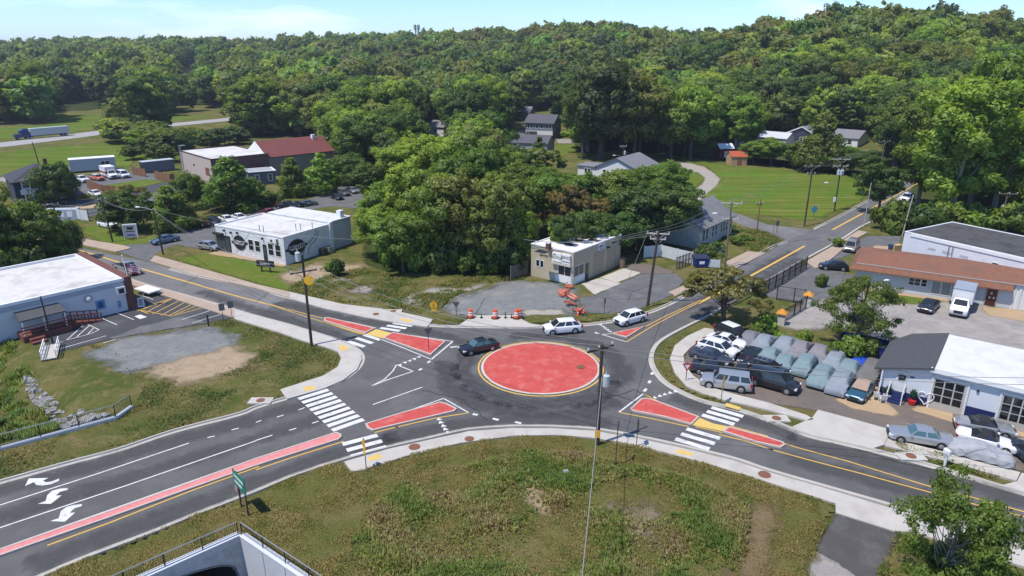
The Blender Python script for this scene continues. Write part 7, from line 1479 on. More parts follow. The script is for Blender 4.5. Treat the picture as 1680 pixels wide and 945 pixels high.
def limbs_mesh(name, H, W, lumps, seed, mat, r0, zfork, nl=9, nstem=1):
    rr = random.Random(seed); b = MB(); 
    for s in range(nstem):
        ox, oy = (0,0) if nstem == 1 else (rr.uniform(-.25,.25), rr.uniform(-.25,.25)); top = Vector((rr.uniform(-.05,.05)*W+ox*3, rr.uniform(-.05,.05)*W+oy*3, H*.72))
        st = [Vector((ox,oy,-.3)), Vector((ox*1.3,oy*1.3,zfork*.5)), Vector((ox*2,oy*2,zfork)), Vector((0,0,zfork)).lerp(top,.5)+Vector((ox,oy,0)), top]; b.tube(st, [r0*1.25,r0,r0*.85,r0*.5,r0*.15], 7)
        for c, r in rr.sample(lumps, min(nl, len(lumps))):
            c = Vector(c); z = zfork+(c.z-zfork)*rr.uniform(.0,.45); z = max(zfork*.8, min(z, H*.6)); t = (z-zfork)/max(.1, top.z-zfork); s0 = Vector((ox*2,oy*2,zfork)).lerp(top, max(0,t)); mid = s0.lerp(c,.5)+Vector((0,0,-.04*H)); q = r0*(.5-.25*max(0,t)); b.tube([s0, mid, c], [q, q*.6, q*.2], 5)
    return b.mesh(name, mat, 60)
def lumps_for(kind, H, W, seed):
    r = random.Random(seed); L = []; n = {'broad':30,'round':34,'tall':36,'cone':40,'spread':26,'open':34,'bush':10,'conifer':44}[kind]
    for i in range(n):
        a = r.uniform(0,2*PI); t = i/(n-1)
        if kind in ('broad','round','tall'):
            u = 1-2*((i+.5)/n); u = u*.92; zc, hz = {'broad':(.60,.36),'round':(.53,.43),'tall':(.57,.40)}[kind]; k = math.sqrt(max(0,1-u*u)); q = r.uniform(.62,.86) if kind != 'round' else .74; q = q if i % 4 else .35
            irr = 1+.22*math.sin(a*2+seed)+.12*math.sin(a*3+seed*2); irr = irr if kind != 'round' else 1
            c = (math.cos(a)*k*W/2*q*irr, math.sin(a)*k*W/2*q*irr, H*zc+u*H*hz*(.86 if kind != 'tall' else .92)); s = W*r.uniform(.115,.20)*(1 if kind != 'tall' else .95); rd = (s,s,s*(.80 if kind != 'tall' else 1.05))
        elif kind == 'cone':
            z = .10+.84*t; k = (1-t)**.75*.44+.03; q = r.uniform(.55,1); c = (math.cos(a)*k*W*q, math.sin(a)*k*W*q, H*z); s = W*(.09+.10*(1-t)); rd = (s,s,s*1.05)
        elif kind == 'conifer':
            z = .06+.9*t; k = (1-t)*.44+.02; c = (math.cos(a)*k*W, math.sin(a)*k*W, H*z); s = W*(.06+.09*(1-t)); rd = (s*1.2,s*1.2,s*.7)
        elif kind == 'spread':
            k = math.sqrt(r.random())*.44; z = .92-.55*k*k/.19*.42-r.uniform(0,.10); z = z if i % 4 else z-.18; c = (math.cos(a)*k*W, math.sin(a)*k*W, H*z); s = W*r.uniform(.08,.13); rd = (s,s,s*.38)
        elif kind == 'open':
            k = r.uniform(.18,.46); z = r.uniform(.30,.93); c = (math.cos(a)*k*W*(1.1-abs(z-.55)), math.sin(a)*k*W*(1.1-abs(z-.55)), H*z); s = W*r.uniform(.10,.15); rd = (s*1.15,s*1.15,s*.7)
        else:
            k = math.sqrt(r.random())*.34; c = (math.cos(a)*k*W, math.sin(a)*k*W, H*r.uniform(.25,.62)); s = W*r.uniform(.16,.24); rd = (s,s,H*r.uniform(.22,.36))
        L.append((c, rd))
    if kind in ('broad','tall','round'): L.append(((0,0,H*.62),(W*.22,W*.22,H*.22)))
    return L
NOM = dict(broad=(16,12), round=(11,11), tall=(22,11), cone=(11,8), spread=(7,9.5), open=(8,9), bush=(2.4,3.4), conifer=(11,6)); PROTO = {}
def proto(kind, var, far=False):
    k = (kind, var, far)
    if k in PROTO: return PROTO[k]
    H, W = NOM[kind]; sd = {'broad':11,'round':23,'tall':37,'cone':41,'spread':53,'open':67,'bush':71,'conifer':83}[kind]+var*7; lp = lumps_for(kind, H, W, sd)
    n, s = {'broad':(16000,.36),'round':(14000,.34),'tall':(22000,.32),'cone':(10000,.30),'spread':(9000,.25),'open':(20000,.15),'bush':(2400,.21),'conifer':(8000,.29)}[kind]
    if far: n, s = 1700, 1.05
    cm = leaves_mesh(kind+'_crown', lp, n, s, sd, leaff if far else leafm, ctr=(0,0,H*.5), spread=.4 if kind != 'open' else .9)
    r0 = {'broad':.34,'round':.26,'tall':.36,'cone':.16,'spread':.16,'open':.14,'bush':.05,'conifer':.16}[kind]; zf = {'spread':H*.28,'open':H*.22,'bush':.2,'cone':H*.3,'conifer':H*.4}.get(kind, H*.26)
    tm = limbs_mesh(kind+'_trunk', H, W, lp, sd, bark if kind not in ('open','tall') else bark_p, r0, zf, 9 if kind != 'open' else 18, 1 if kind not in ('spread','open') else 3)
    PROTO[k] = (cm, tm); return PROTO[k]
NTREE = [0]
NAMES = dict(broad='broadleaf_tree', round='round_tree', tall='tall_tree', cone='conical_tree', spread='spreading_tree', open='young_tree', bush='shrub', conifer='conifer_tree')
def tree(p, H, W, kind, col, label, group=None, var=None, cat=None):
    var = NTREE[0] % 3 if var is None else var; NTREE[0] += 1; cm, tm = proto(kind, var); h0, w0 = NOM[kind]; rr = random.Random(NTREE[0]*13)
    r = empty(NAMES[kind], p, rr.uniform(0,6.28), label, cat or ('shrub' if kind == 'bush' else 'tree'), group); r.scale = (W/w0, W/w0, H/h0)
    c = bpy.data.objects.new('crown', cm); COL.objects.link(c); c.parent = r; j = rr.uniform(.88,1.12); c.color = (col[0]*j, col[1]*j*rr.uniform(.96,1.04), col[2]*j, 1)
    if kind != 'bush': t = bpy.data.objects.new('trunk', tm); COL.objects.link(t); t.parent = r
    return r
FPS = []    # footprints of placed trees
def T(px, by, ty, wpx, kind, col, label, group=None, var=None, cat=None):
    p = g(px, by); p.z = gz(p.x, p.y); H = height_at(p, ty); d = math.hypot(p.y, p.z-CH); sc_ = FPX/(p.y*math.cos(PITCH)+(CH-H/2)*math.sin(PITCH)); W = wpx/sc_; FPS.append((p.x, p.y, W*.35)); return tree(p, H*1.03, W*1.08, kind, col, label, group, var, cat)
# -- trees one can point to
T(1188,532,441,132,'spread',RUSTY,'spreading tree with orange brown flowering top at the corner of the car lot'); 
T(1405,572,462,112,'open',GREEN,'young loose tree around the dark lamp pole beside the gravel yard', var=0)
T(1536,1000,808,168,'open',GREEN,'open branching tree overhanging the pavement at the bottom right', var=1)
T(1590,1010,890,130,'bush',GREEN,'leafy shrub beneath the open branching tree at the bottom right', var=2)
T(383,346,259,92,'cone',GREEN,'large conical tree before the brick hall'); T(215,378,312,84,'round',DARK,'dark broad tree on the lawn behind the white sign board'); T(212,352,302,66,'spread',RUST,'flat topped brownish tree by the end of the wooden fence')
T(283,378,306,66,'cone',GREEN,'slender dark green tree left of the red hatchback'); T(302,374,322,60,'cone',OLIVE,'olive young tree next to the red hatchback'); T(312,342,284,52,'round',GREEN,'round green tree below the pink side wall of the brick hall')
T(482,322,260,52,'cone',GREEN,'dense upright tree in front of the grey lean-to'); T(528,317,254,66,'cone',BRIGHT,'bright green young tree in the shop car park row'); T(575,304,252,66,'round',DARK,'dark round tree at the top of the shop car park'); T(582,262,178,106,'round',GREEN,'big round headed tree above the red roof', var=1)
T(98,336,267,68,'round',DARK,'dark leafy tree hiding half of the slate house'); T(445,337,308,44,'bush',DARK,'dark rounded shrub by the red car behind the shop'); T(418,334,292,50,'cone',GREEN,'green tree right of the large conical tree')
T(2,455,286,104,'broad',OLIVE,'tall olive green tree at the far left edge'); T(64,450,330,92,'broad',GREEN,'mid green tree in the left roadside clump'); T(116,428,362,50,'round',DARK,'dark tree at the road end of the left clump'); T(-60,475,300,130,'broad',GREEN,'green tree cut by the left frame edge'); T(40,462,395,96,'bush',DARK,'dark undergrowth shrub behind the clinic roof', var=0); T(100,446,405,74,'bush',GREEN,'green shrub at the kerb behind the clinic'); T(-10,478,400,90,'bush',GREEN,'leafy shrub at the left frame edge behind the clinic')
T(883,305,226,46,'conifer',DARK,'dark conifer right before the grey cottage'); T(798,330,232,72,'broad',GREEN,'tall green tree left of the grey cottage')
T(912,442,364,36,'tall',LIME,'narrow lime green tree against the back of the cream garage'); T(1342,282,184,74,'cone',OLIVE,'broad conical tree in front of the grey roofed house')
T(1440,352,268,72,'broad',DARK,'dark roadside tree overhanging the upper road'); T(1222,247,164,62,'broad',LIME,'sycamore with pale leaves left of the long white house'); T(1132,262,138,92,'broad',BRIGHT,'bright feathery tree behind the bungalow lane'); T(1100,262,170,70,'broad',GREEN,'mid green tree left of the bright feathery tree')
T(985,262,102,132,'broad',DEEP,'giant dark oak above the white bungalow'); T(1040,262,120,110,'broad',OLIVE,'tall olive oak right of the giant dark oak'); T(955,262,134,62,'broad',DARK,'dark oak right of the blue grey house')
T(1555,372,124,150,'tall',LIME,'tallest bright tulip tree behind the warehouse', var=0); T(1625,365,128,130,'tall',BRIGHT,'bright tulip tree right of the tallest one', var=1); T(1688,372,122,130,'tall',LIME,'bright tulip tree cut by the right frame edge', var=2); T(1503,345,140,100,'tall',GREEN,'green tulip tree left of the tallest one', var=1); T(1590,340,82,110,'tall',BRIGHT,'bright tree crown rising behind the tulip trees', var=2)
for i, (x, by, ty, w, c, lb) in enumerate(((1462,378,318,62,GREEN,'shrub at the bend of the upper road'),(1500,386,330,74,DARK,'dark shrub left behind the pale leaning pole'),(1545,380,328,70,GREEN,'green shrub behind the warehouse roof middle'),(1590,382,326,76,BRIGHT,'brighter shrub behind the warehouse roof'),(1640,386,330,80,GREEN,'shrub around the transformer pole'),(1690,392,330,80,DARK,'dark shrub at the right frame edge behind the roof'))): T(x,by,ty,w,'bush',c,lb, 'shrubs behind the warehouse', i % 3)
for i, (x, by, ty, w, c, lb) in enumerate(((1254,548,510,40,BRIGHT,'bright shrub left of the nearer gate pillar'),(1248,556,528,34,GREEN,'low shrub between the spreading tree and the gate shrub'),(1316,566,540,26,LIME,'lime shrub behind the pale grey covered car'),(1280,560,542,22,BRIGHT,'small bright shrub beside the lime shrub'),(1388,592,545,62,GREEN,'clump of shrub at the foot of the young tree'),(1432,590,556,50,GREEN,'shrub behind the blue skip'),(1366,586,556,36,GREEN,'small shrub left of the young tree foot'),(1374,405,388,26,GREEN,'low shrub between the pavement and the bronze minivan'),(1345,470,448,20,GREEN,'low shrub by the left end of the office block'),(1392,482,462,26,BRIGHT,'small bright shrub at the office corner'),(545,446,428,30,GREEN,'weedy shrub against the side wall of the white shop'),(556,452,422,26,DARK,'dark shrub beside the two condensers'),(1156,420,400,36,DARK,'dark shrub under the derelict house windows'),(1172,414,396,34,DARK,'second dark shrub under the derelict house windows'),(1208,402,388,22,GREEN,'weedy shrub on the corner by the lane'),(1224,396,384,24,GREEN,'rounded weedy shrub nearest the lane'))): T(x,by,ty,w,'bush',c,lb, None, i % 3)
for x, by, ty, w, kd, c, lb in ((1150,258,226,46,'broad',GREEN,'small green tree at the top left corner of the mown field'),(1236,270,232,52,'broad',GREEN,'leafy tree just right of the orange roofed shed'),(1264,272,226,50,'broad',BRIGHT,'pale green tree in front of the long white house'),(1300,276,232,50,'broad',GREEN,'dark leafy tree hiding the navy gable house'),(1384,284,240,58,'broad',GREEN,'green tree before the porch of the grey roofed house'),(1416,292,246,54,'broad',DARK,'dark tree at the top right corner of the mown field'),(1340,270,215,44,'broad',DARK,'dark tree squeezed behind the broad conical tree')): T(x,by,ty,w,kd,c,lb)
# -- the wood between the white shop and the derelict house
WD = 'trees of the wood behind the cream garage'
LBW = {GREEN:'mid green tree of the wood between the shop and the cream garage',BRIGHT:'bright green tree of the wood between the shop and the cream garage',LIME:'lime green tree of the wood above the white shop',DARK:'dark green tree of the wood beside the cream garage',OLIVE:'olive feathery tree of the wood left of the cream garage',RUST:'rust tinged flowering tree of the wood behind the cream garage',DEEP:'very dark tree in the wood'}
for x, by, ty, w, kd, c in ((618,425,338,84,'broad',BRIGHT),(662,446,348,92,'broad',BRIGHT),(640,400,300,90,'broad',GREEN),(715,442,300,104,'broad',GREEN),(690,415,268,104,'broad',BRIGHT),(755,440,280,110,'broad',OLIVE),(812,446,292,100,'broad',OLIVE),(770,380,244,100,'broad',GREEN),(838,440,340,74,'broad',BRIGHT),(862,440,352,56,'broad',BRIGHT),(835,400,286,92,'broad',GREEN),(880,385,286,88,'broad',GREEN),
    (932,402,302,92,'spread',RUST),(968,404,322,92,'spread',RUST),(1004,402,318,92,'spread',RUST),(1042,410,306,104,'broad',DARK),(1086,404,304,100,'broad',DARK),(1112,398,306,84,'broad',DARK),(952,372,284,84,'broad',GREEN),(1010,372,276,92,'broad',GREEN),(1058,366,276,92,'broad',GREEN),(1092,344,264,72,'broad',GREEN),(908,345,276,84,'broad',GREEN),(850,345,270,76,'broad',GREEN),(742,340,220,88,'broad',LIME),(692,330,222,86,'broad',LIME),(650,325,236,84,'broad',BRIGHT),(608,335,268,62,'broad',DARK),(930,445,350,70,'spread',DARK),(775,355,215,82,'broad',GREEN),(960,430,345,80,'broad',DARK),(1010,425,350,80,'broad',DARK),(725,445,385,60,'bush',DARK),(780,446,390,66,'bush',GREEN),(690,448,395,50,'bush',BRIGHT),(836,450,395,60,'bush',DARK),(640,440,392,50,'bush',GREEN)):
    T(x,by,ty,w,kd,c,LBW[c] if kd != 'bush' else 'undergrowth shrub at the front of the wood by the cream garage', WD if kd != 'bush' else 'undergrowth at the front of the wood')
# -- scattered woods: nearest ones as individuals, the far wood as one mass
W_ = [G(P('', *v)) for v in ((400,222, 520,226, 560,262, 600,300, 640,300, 760,250, 832,222, 836,200, 935,202, 950,262, 1000,246, 1130,258, 1175,262, 1240,268, 1420,292, 1434,312, 1478,296, 1540,262, 1700,262, 1700,180, 400,180),
      (1452,352, 1478,384, 1500,360, 1720,380, 1720,262, 1560,270, 1500,306), (190,232, 215,262, 290,268, 300,248, 400,236, 430,222, 385,202, 330,212, 300,206, 210,216), (930,300, 840,268, 700,262, 640,300, 700,340, 1080,330, 1090,300), (1090,262, 1160,262, 1240,270, 1330,278, 1415,292, 1400,284, 1330,268, 1240,258))]
EXC = [G(P('', 60,214, 95,193, 70,180, 110,172, 172,170, 180,184, 170,199, 400,176, 410,188, 300,206, 60,218)), G(P('', -250,230, 0,205, 60,204, 60,240, -250,262))]
RECTS = [(836,188,930,256,230),(976,248,1078,286,190),(1178,240,1224,274,215),(1244,212,1292,236,215),(1296,206,1330,232,215),(1366,186,1418,238,215),(300,225,522,290,170),(105,262,290,305,150),(10,280,76,335,150),(0,196,200,244,215),(285,194,384,208,215),(1120,258,1432,372,170),(302,104,324,122,600),(190,146,207,157,330),(430,205,500,232,200),(700,192,724,214,240),(690,40,690,60,800),(856,150,900,190,0)]
hwy = [(p.x, p.y) for p in (g(-260,262), g(0,238), g(200,213), g(375,196), g(500,180))]; dl_pts = [(p.x, p.y) for p in D_l[2:]+D_r[:6]]
bld = [(o.location.x, o.location.y) for o in bpy.data.objects if o.get('category') in ('house', 'building', 'shed', 'garage', 'trailer', 'container')]
rs = random.Random(21); cand = []; d = 150.0
def seg_d(p, line): return float(np.min(np.abs(sdf(line, np.array([p[0]]), np.array([p[1]])))))
pts = []
while d < 1560:
    st = 7.2 if d < 330 else (11.5 if d < 560 else 13.5 if d < 800 else 17); n = int(d*math.radians(96)/st)
    for i in range(n):
        az = math.radians(-48+96*(i+rs.random())/n); dd = d+rs.uniform(-.5,.5)*st; pts.append((math.sin(az)*dd, math.cos(az)*dd, dd, math.degrees(az)))
    d += st
A_ = np.array([(p[0], p[1]) for p in pts]); # denser scrub in the hollow between highway and street
for _ in range(150):
    a_, b_ = W_[2][rs.randrange(len(W_[2]))], W_[2][rs.randrange(len(W_[2]))]; q_ = a_.lerp(b_, rs.random()); pts.append((q_.x, q_.y, math.hypot(q_.x, q_.y), math.degrees(math.atan2(q_.x, q_.y))))
A_ = np.array([(p[0], p[1]) for p in pts]); ok = np.hypot(A_[:,0], A_[:,1]) > 395
for w_ in W_: ok |= sdf(w_, A_[:,0], A_[:,1]) > 0
for e_ in EXC: ok &= sdf(e_, A_[:,0], A_[:,1]) < 2
dmin = np.full(len(A_), 1e9)
for ln in (hwy, dl_pts[:3], dl_pts[3:]):
    for (x0, y0), (x1, y1) in zip(ln, ln[1:]):
        e = np.array([x1-x0, y1-y0]); t = np.clip(((A_[:,0]-x0)*e[0]+(A_[:,1]-y0)*e[1])/(e@e), 0, 1); dmin = np.minimum(dmin, np.hypot(A_[:,0]-x0-e[0]*t, A_[:,1]-y0-e[1]*t)*(1 if ln is hwy else 1.6))
ok &= dmin > 11
for x, y in bld: ok &= np.hypot(A_[:,0]-x-3, A_[:,1]-y-4) > 9.5
ok &= ~((np.hypot(A_[:,0]+62, A_[:,1]-278) < 0))
for x, y, r in FPS: ok &= np.hypot(A_[:,0]-x, A_[:,1]-y) > max(3.2, r*1.1)
def crestd(az):
    C = CREST
    for i in range(len(C)-1):
        if C[i][0] <= az <= C[i+1][0]: t = (az-C[i][0])/(C[i+1][0]-C[i][0]); return C[i][1]*(1-t)+C[i+1][1]*t
    return C[0][1] if az < C[0][0] else C[-1][1]
for i in np.flatnonzero(ok):
    x, y, dd, az = pts[i]
    if dd > crestd(az)+25: continue
    z = gz(x, y); H = rs.choice((rs.uniform(14,20), rs.uniform(19,25), rs.uniform(22,30))) if dd > 395 else rs.uniform(15, 24) if dd > 230 else rs.uniform(11, 18); W = min(H, 24)*rs.uniform(.62,.95)
    if -44 < az < -20 and 195 < dd < 305: H = rs.uniform(4, 9.5); W = H*1.25
    px, py, dp = proj(x, y, z); _, ty, _ = proj(x, y, z+H); wp = FPX*W/dp/2
    if px < -60 or px > 1740: continue
    if any(px+wp*.75 > a and px-wp*.75 < c and py > b and ty < e-(e-b)*.3 and py > e-6 for a, b, c, e, m_ in RECTS): continue
    cand.append((H/dp, x, y, z, H, W, az, dd, px, py))
cand.sort(reverse=True); NI = 292-sum(1 for o in bpy.data.objects if o.get('category') == 'tree'); near, rest = cand[:NI], cand[NI:]
print('TREES', len(cand), 'individual', NI)
COLS = [GREEN]*4+[DARK]*3+[OLIVE]*4+[BRIGHT]*2+[PALE, DEEP, LIME]
CN = {GREEN:'mid green', DARK:'dark green', OLIVE:'olive green', BRIGHT:'bright green', PALE:'pale green', DEEP:'blackish green', LIME:'lime green'}
for q, x, y, z, H, W, az, dd, px, py in near:
    c = rs.choice(COLS); c = c if noise.noise(Vector((x*.02, y*.02, 5))) < .15 or c in (BRIGHT, LIME, PALE) else DARK
    if H < 9.6: tree(Vector((x,y,z)), H, W, 'bush', c, CN[c]+' bush in the scrub below the highway', 'scrub bushes below the highway'); continue
    where = 'left of the round headed tree above the red roof' if px < 560 else 'between the round headed tree and the blue grey house' if px < 850 else 'around the giant dark oak' if px < 1130 else 'behind the houses beyond the mown field' if px < 1430 else 'on the slope behind the warehouse'
    tree(Vector((x,y,z)), H, W, rs.choice(['broad','broad','broad','tall']), c, CN[c]+' tree in the wood '+where, 'wood '+where)
# far wood: one object, instances of four crowns on scattered points
fo_m = [proto('broad', v, True)[0] for v in range(3)]+[proto('tall', 0, True)[0]]
fm = bpy.data.meshes.new('forest'); fm.vertices.add(len(rest)); fm.vertices.foreach_set('co', np.array([(r_[1], r_[2], r_[3]-r_[4]*.12) for r_ in rest], np.float32).ravel())
def fattr(nm, typ, vals, key): a = fm.attributes.new(nm, typ, 'POINT'); a.data.foreach_set(key, np.array(vals).ravel())
fattr('size', 'FLOAT_VECTOR', np.array([(r_[5]*1.15/12, r_[5]*1.15/12, r_[4]*1.1/(16 if i % 4 != 3 else 22)) for i, r_ in enumerate(rest)], np.float32), 'vector'); fattr('turn', 'FLOAT_VECTOR', np.array([(0,0,rs.uniform(0,6.28)) for r_ in rest], np.float32), 'vector'); TC = [(0.130,0.194,0.038)]*4+[(0.094,0.149,0.036)]*4+[(0.163,0.199,0.048)]*4+[(0.194,0.288,0.046)]*3+[(0.234,0.324,0.053),(0.077,0.120,0.036),(0.168,0.170,0.050)]
fattr('tint', 'FLOAT_COLOR', np.array([(*TC[int(rs.random()*len(TC))],1) for r_ in rest], np.float32), 'color'); fattr('which', 'INT', np.array([i % 4 for i in range(len(rest))], np.int32), 'value')
forest = bpy.data.objects.new('forest', fm); COL.objects.link(forest); forest.color = (.072,.108,.030,1); tag(forest, 'continuous dark green woods covering the far ridges', 'woods', kind='stuff')
ng = bpy.data.node_groups.new('forest_scatter', 'GeometryNodeTree'); ng.interface.new_socket('Geometry', in_out='INPUT', socket_type='NodeSocketGeometry'); ng.interface.new_socket('Geometry', in_out='OUTPUT', socket_type='NodeSocketGeometry')
gi, go = ng.nodes.new('NodeGroupInput'), ng.nodes.new('NodeGroupOutput'); jn = ng.nodes.new('GeometryNodeJoinGeometry')
def nattr(nm, typ): a = ng.nodes.new('GeometryNodeInputNamedAttribute'); a.data_type = typ; a.inputs['Name'].default_value = nm; return a.outputs['Attribute']
for i, m in enumerate(fo_m):
    ob = None
    for q_ in bpy.data.objects:
        if q_.type == 'MESH' and q_.data == m: ob = q_
    ip = ng.nodes.new('GeometryNodeInstanceOnPoints'); cmp_ = ng.nodes.new('FunctionNodeCompare'); cmp_.data_type = 'INT'; cmp_.operation = 'EQUAL'
    ng.links.new(nattr('which', 'INT'), cmp_.inputs[2]); cmp_.inputs[3].default_value = i
    pr = bpy.data.objects.new('far_crown', m); oi = ng.nodes.new('GeometryNodeObjectInfo'); oi.inputs['Object'].default_value = pr; oi.inputs['As Instance'].default_value = True
    ng.links.new(gi.outputs[0], ip.inputs['Points']); ng.links.new(cmp_.outputs[0], ip.inputs['Selection']); ng.links.new(oi.outputs['Geometry'], ip.inputs['Instance']); ng.links.new(nattr('size','FLOAT_VECTOR'), ip.inputs['Scale'])
    er = ng.nodes.new('FunctionNodeEulerToRotation'); ng.links.new(nattr('turn','FLOAT_VECTOR'), er.inputs[0]); ng.links.new(er.outputs[0], ip.inputs['Rotation']); ng.links.new(ip.outputs[0], jn.inputs[0])
ng.links.new(jn.outputs[0], go.inputs[0]); md = forest.modifiers.new('scatter', 'NODES'); md.node_group = ng
# wood floor beneath the near woods
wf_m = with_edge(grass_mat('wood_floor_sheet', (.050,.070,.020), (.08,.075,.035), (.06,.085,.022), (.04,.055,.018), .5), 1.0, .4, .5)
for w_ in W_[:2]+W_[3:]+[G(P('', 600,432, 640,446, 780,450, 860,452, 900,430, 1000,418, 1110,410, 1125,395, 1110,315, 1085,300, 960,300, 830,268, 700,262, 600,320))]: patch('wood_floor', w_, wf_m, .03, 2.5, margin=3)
# -- weedy lot in the foreground
south_in = [g(x, y, .1) for x, y in ((577,774),(601,770),(664,749),(757,727),(840,716),(910,714),(970,718.5),(1015,726),(1065,736.5),(1161,762.5),(1260,791.5),(1371,826.5),(1371,841))]
lot = south_in+[g(x, y) for x, y in ((1352,880),(1335,925),(1325,990),(1320,1040),(620,1040))]+[Vector((cb_.x,cb_.y,0)), Vector((ct_.x,ct_.y,0)), Vector((ca_.x,ca_.y,0))]+[g(x, y) for x, y in ((-60,1000),(-20,986),(60,951.5),(153,912.5),(246,877.5),(324,845.5),(420,808.5),(485,781.5),(564,756.5))]
weedy = patch('weedy_lot', lot, g_weed, .09, .5, edge=False, relief=.22, rscale=.22)
patch('lot_edge', G(P('', 1467,873, 1560,897, 1680,934, 1800,972, 1800,1060, 1400,1060, 1430,950)), g_rough, .07, .6, edge=False, relief=.15)
patch('bare_dirt', G(P('d3', 1500,500, 1640,480, 1760,480, 1800,600, 1760,700, 1700,900, 1690,1000, 1400,1000, 1440,800, 1480,620), .2), dirt, .26, .6) if False else None
def drape(name, poly, mat, dz):   # dirt patches lying on the relief of the lot
    o = patch(name, poly, mat, 0, .4)
    for v in o.data.vertices:
        x, y = v.co.x, v.co.y; q = max(0, min(1, float(sdf(lot, np.array([x]), np.array([y]))[0])/2.5)); v.co.z = .09+q*.22*(.5+noise.fractal(Vector((x*.22, y*.22, 1.7)), .8, 2.2, 4))+dz
    return o
drape('bare_dirt', G(P('d3', 1520,520, 1600,510, 1680,540, 1660,700, 1620,1000, 1400,1000, 1440,800, 1480,640)), dirt, .03)
drape('bare_dirt', G(P('d3', 20,290, 110,260, 160,330, 200,420, 270,540, 230,600, 130,500, 60,400)), pm('pale_dirt', (.30,.225,.15), (.23,.165,.10), 1.2, 1.2, .5, .5, bump=.6), .02)
drape('bare_dirt', G(P('d3', 620,520, 900,490, 960,580, 880,760, 740,740, 640,620)), pm('grey_dirt', (.20,.165,.125), (.15,.12,.08), 1.2, 1.4, .5, .7, bump=.6), .02)
gm_ = leaf_mat('grass_blades', .0, trans=.3); 
gt = gm_.node_tree; at_c = nd(gt, 'ShaderNodeAttribute', attribute_name='tint')
for n_ in list(gt.nodes):
    if n_.type == 'HUE_SAT': gt.links.new(at_c.outputs['Color'], n_.inputs['Color'])
HOLES = [G(P('d3', 1535,540, 1590,530, 1660,560, 1640,700, 1600,1000, 1420,1000, 1455,800, 1495,650)), G(P('d3', 50,300, 110,270, 150,340, 190,430, 250,530, 220,580, 140,490, 80,400)), G(P('d3', 680,540, 890,510, 930,580, 870,720, 760,720, 680,620)), G(P('c1', 900,590, 1250,490, 1500,430, 1600,480, 1600,550, 1350,630, 1180,660)), G(P('c1', 640,520, 580,470, 760,385, 1330,300, 1500,370, 1480,430, 1100,550, 850,580)), G(P('c1', 130,570, 205,590, 270,650, 360,720, 430,775, 530,770, 660,845, 720,890, 560,920, 380,940, 330,860, 280,790, 200,720, 140,670)), G(P('e6', 720,720, 1090,610, 1480,615, 1500,640, 1200,710, 1000,790, 840,790))]
def tufts(name, poly, n, h0, h1, cols, zf, label, seed, clump=.25, thin=.0, w=.35, blades=4):
    r = np.random.default_rng(seed); P0 = np.array([(p[0], p[1]) for p in poly]); lo, hi = P0.min(0), P0.max(0); N = int(n*2.6); A = lo+(hi-lo)*r.random((N,2)); A = A[sdf(poly, A[:,0], A[:,1]) > .12]
    for ih, h_ in enumerate(HOLES): A = A[(sdf(h_, A[:,0], A[:,1]) < 0) | (r.random(len(A)) < (.40 if ih < 3 else .10))]
    nz = np.array([noise.fractal(Vector((x*clump, y*clump, seed)), .9, 2.1, 4) for x, y in A]); keep = r.random(len(A)) < np.clip(.5+nz*1.5-thin, .08, 1); A, nz = A[keep][:n], nz[keep][:n]; n = len(A)
    hh = (h0+(h1-h0)*np.clip(.35+nz*1.2+.35*r.random(n), 0, 1)); zz = np.array([zf(x, y) for x, y in A]); ci = np.array(cols); k = np.clip(((noise_ := np.array([noise.noise(Vector((x*clump*1.7, y*clump*1.7, seed+9))) for x, y in A]))*.9+.5+r.normal(size=n)*.22)*len(cols), 0, len(cols)-1).astype(int); cc = ci[k]
    V = []; 
    for b_ in range(blades):
        a = r.uniform(0, 2*PI, n); t = r.uniform(.25, .8, n); dx, dy = np.cos(a), np.sin(a); bx, by = A[:,0]+dx*hh*.12, A[:,1]+dy*hh*.12; tx, ty = A[:,0]+dx*hh*t, A[:,1]+dy*hh*t; ww = hh*w*.5
        V.append(np.stack([np.stack([bx-dy*ww, by+dx*ww, zz-.03], -1), np.stack([bx+dy*ww, by-dx*ww, zz-.03], -1), np.stack([tx, ty, zz+hh*r.uniform(.6,1.0,n)], -1)], 1))
    V = np.stack(V, 1).reshape(-1,3); nf = len(V)//3; me = bpy.data.meshes.new(name); me.vertices.add(len(V)); me.vertices.foreach_set('co', V.ravel()); me.loops.add(len(V)); me.loops.foreach_set('vertex_index', np.arange(len(V))); me.polygons.add(nf); me.polygons.foreach_set('loop_start', np.arange(nf)*3); me.polygons.foreach_set('loop_total', np.full(nf,3)); me.polygons.foreach_set('use_smooth', np.ones(nf,bool)); me.update(calc_edges=True)
    vn = r.normal(size=(nf,3))*.35; vn[:,2] += 1; vn /= np.linalg.norm(vn, axis=1)[:,None]; me.normals_split_custom_set_from_vertices(np.repeat(vn,3,0).tolist())
    a = me.attributes.new('tint','FLOAT_COLOR','POINT'); a.data.foreach_set('color', np.repeat(np.concatenate([cc, np.ones((n,1))], 1), 3*blades, 0).astype(np.float32).ravel()); a = me.attributes.new('tone','FLOAT','POINT'); a.data.foreach_set('value', np.repeat(r.random(n), 3*blades).astype(np.float32))
    me.materials.append(gm_); o = bpy.data.objects.new(name, me); COL.objects.link(o); return tag(o, label, 'grass', kind='stuff')
GC = [(.085,.135,.024),(.120,.150,.030),(.165,.160,.045),(.26,.21,.085),(.21,.16,.07),(.12,.15,.032)]
def lot_z(x, y): return .12+.22*(.5+noise.fractal(Vector((x*.22, y*.22, 1.7)), .8, 2.2, 4))
GS = [(.130,.160,.032),(.175,.175,.042),(.25,.205,.072),(.31,.24,.105),(.20,.175,.055)]
tufts('grass', lot, 130000, .04, .12, GS, lot_z, 'short olive and straw coloured grass of the foreground lot', 3, .35, thin=-.35, w=.45, blades=3)
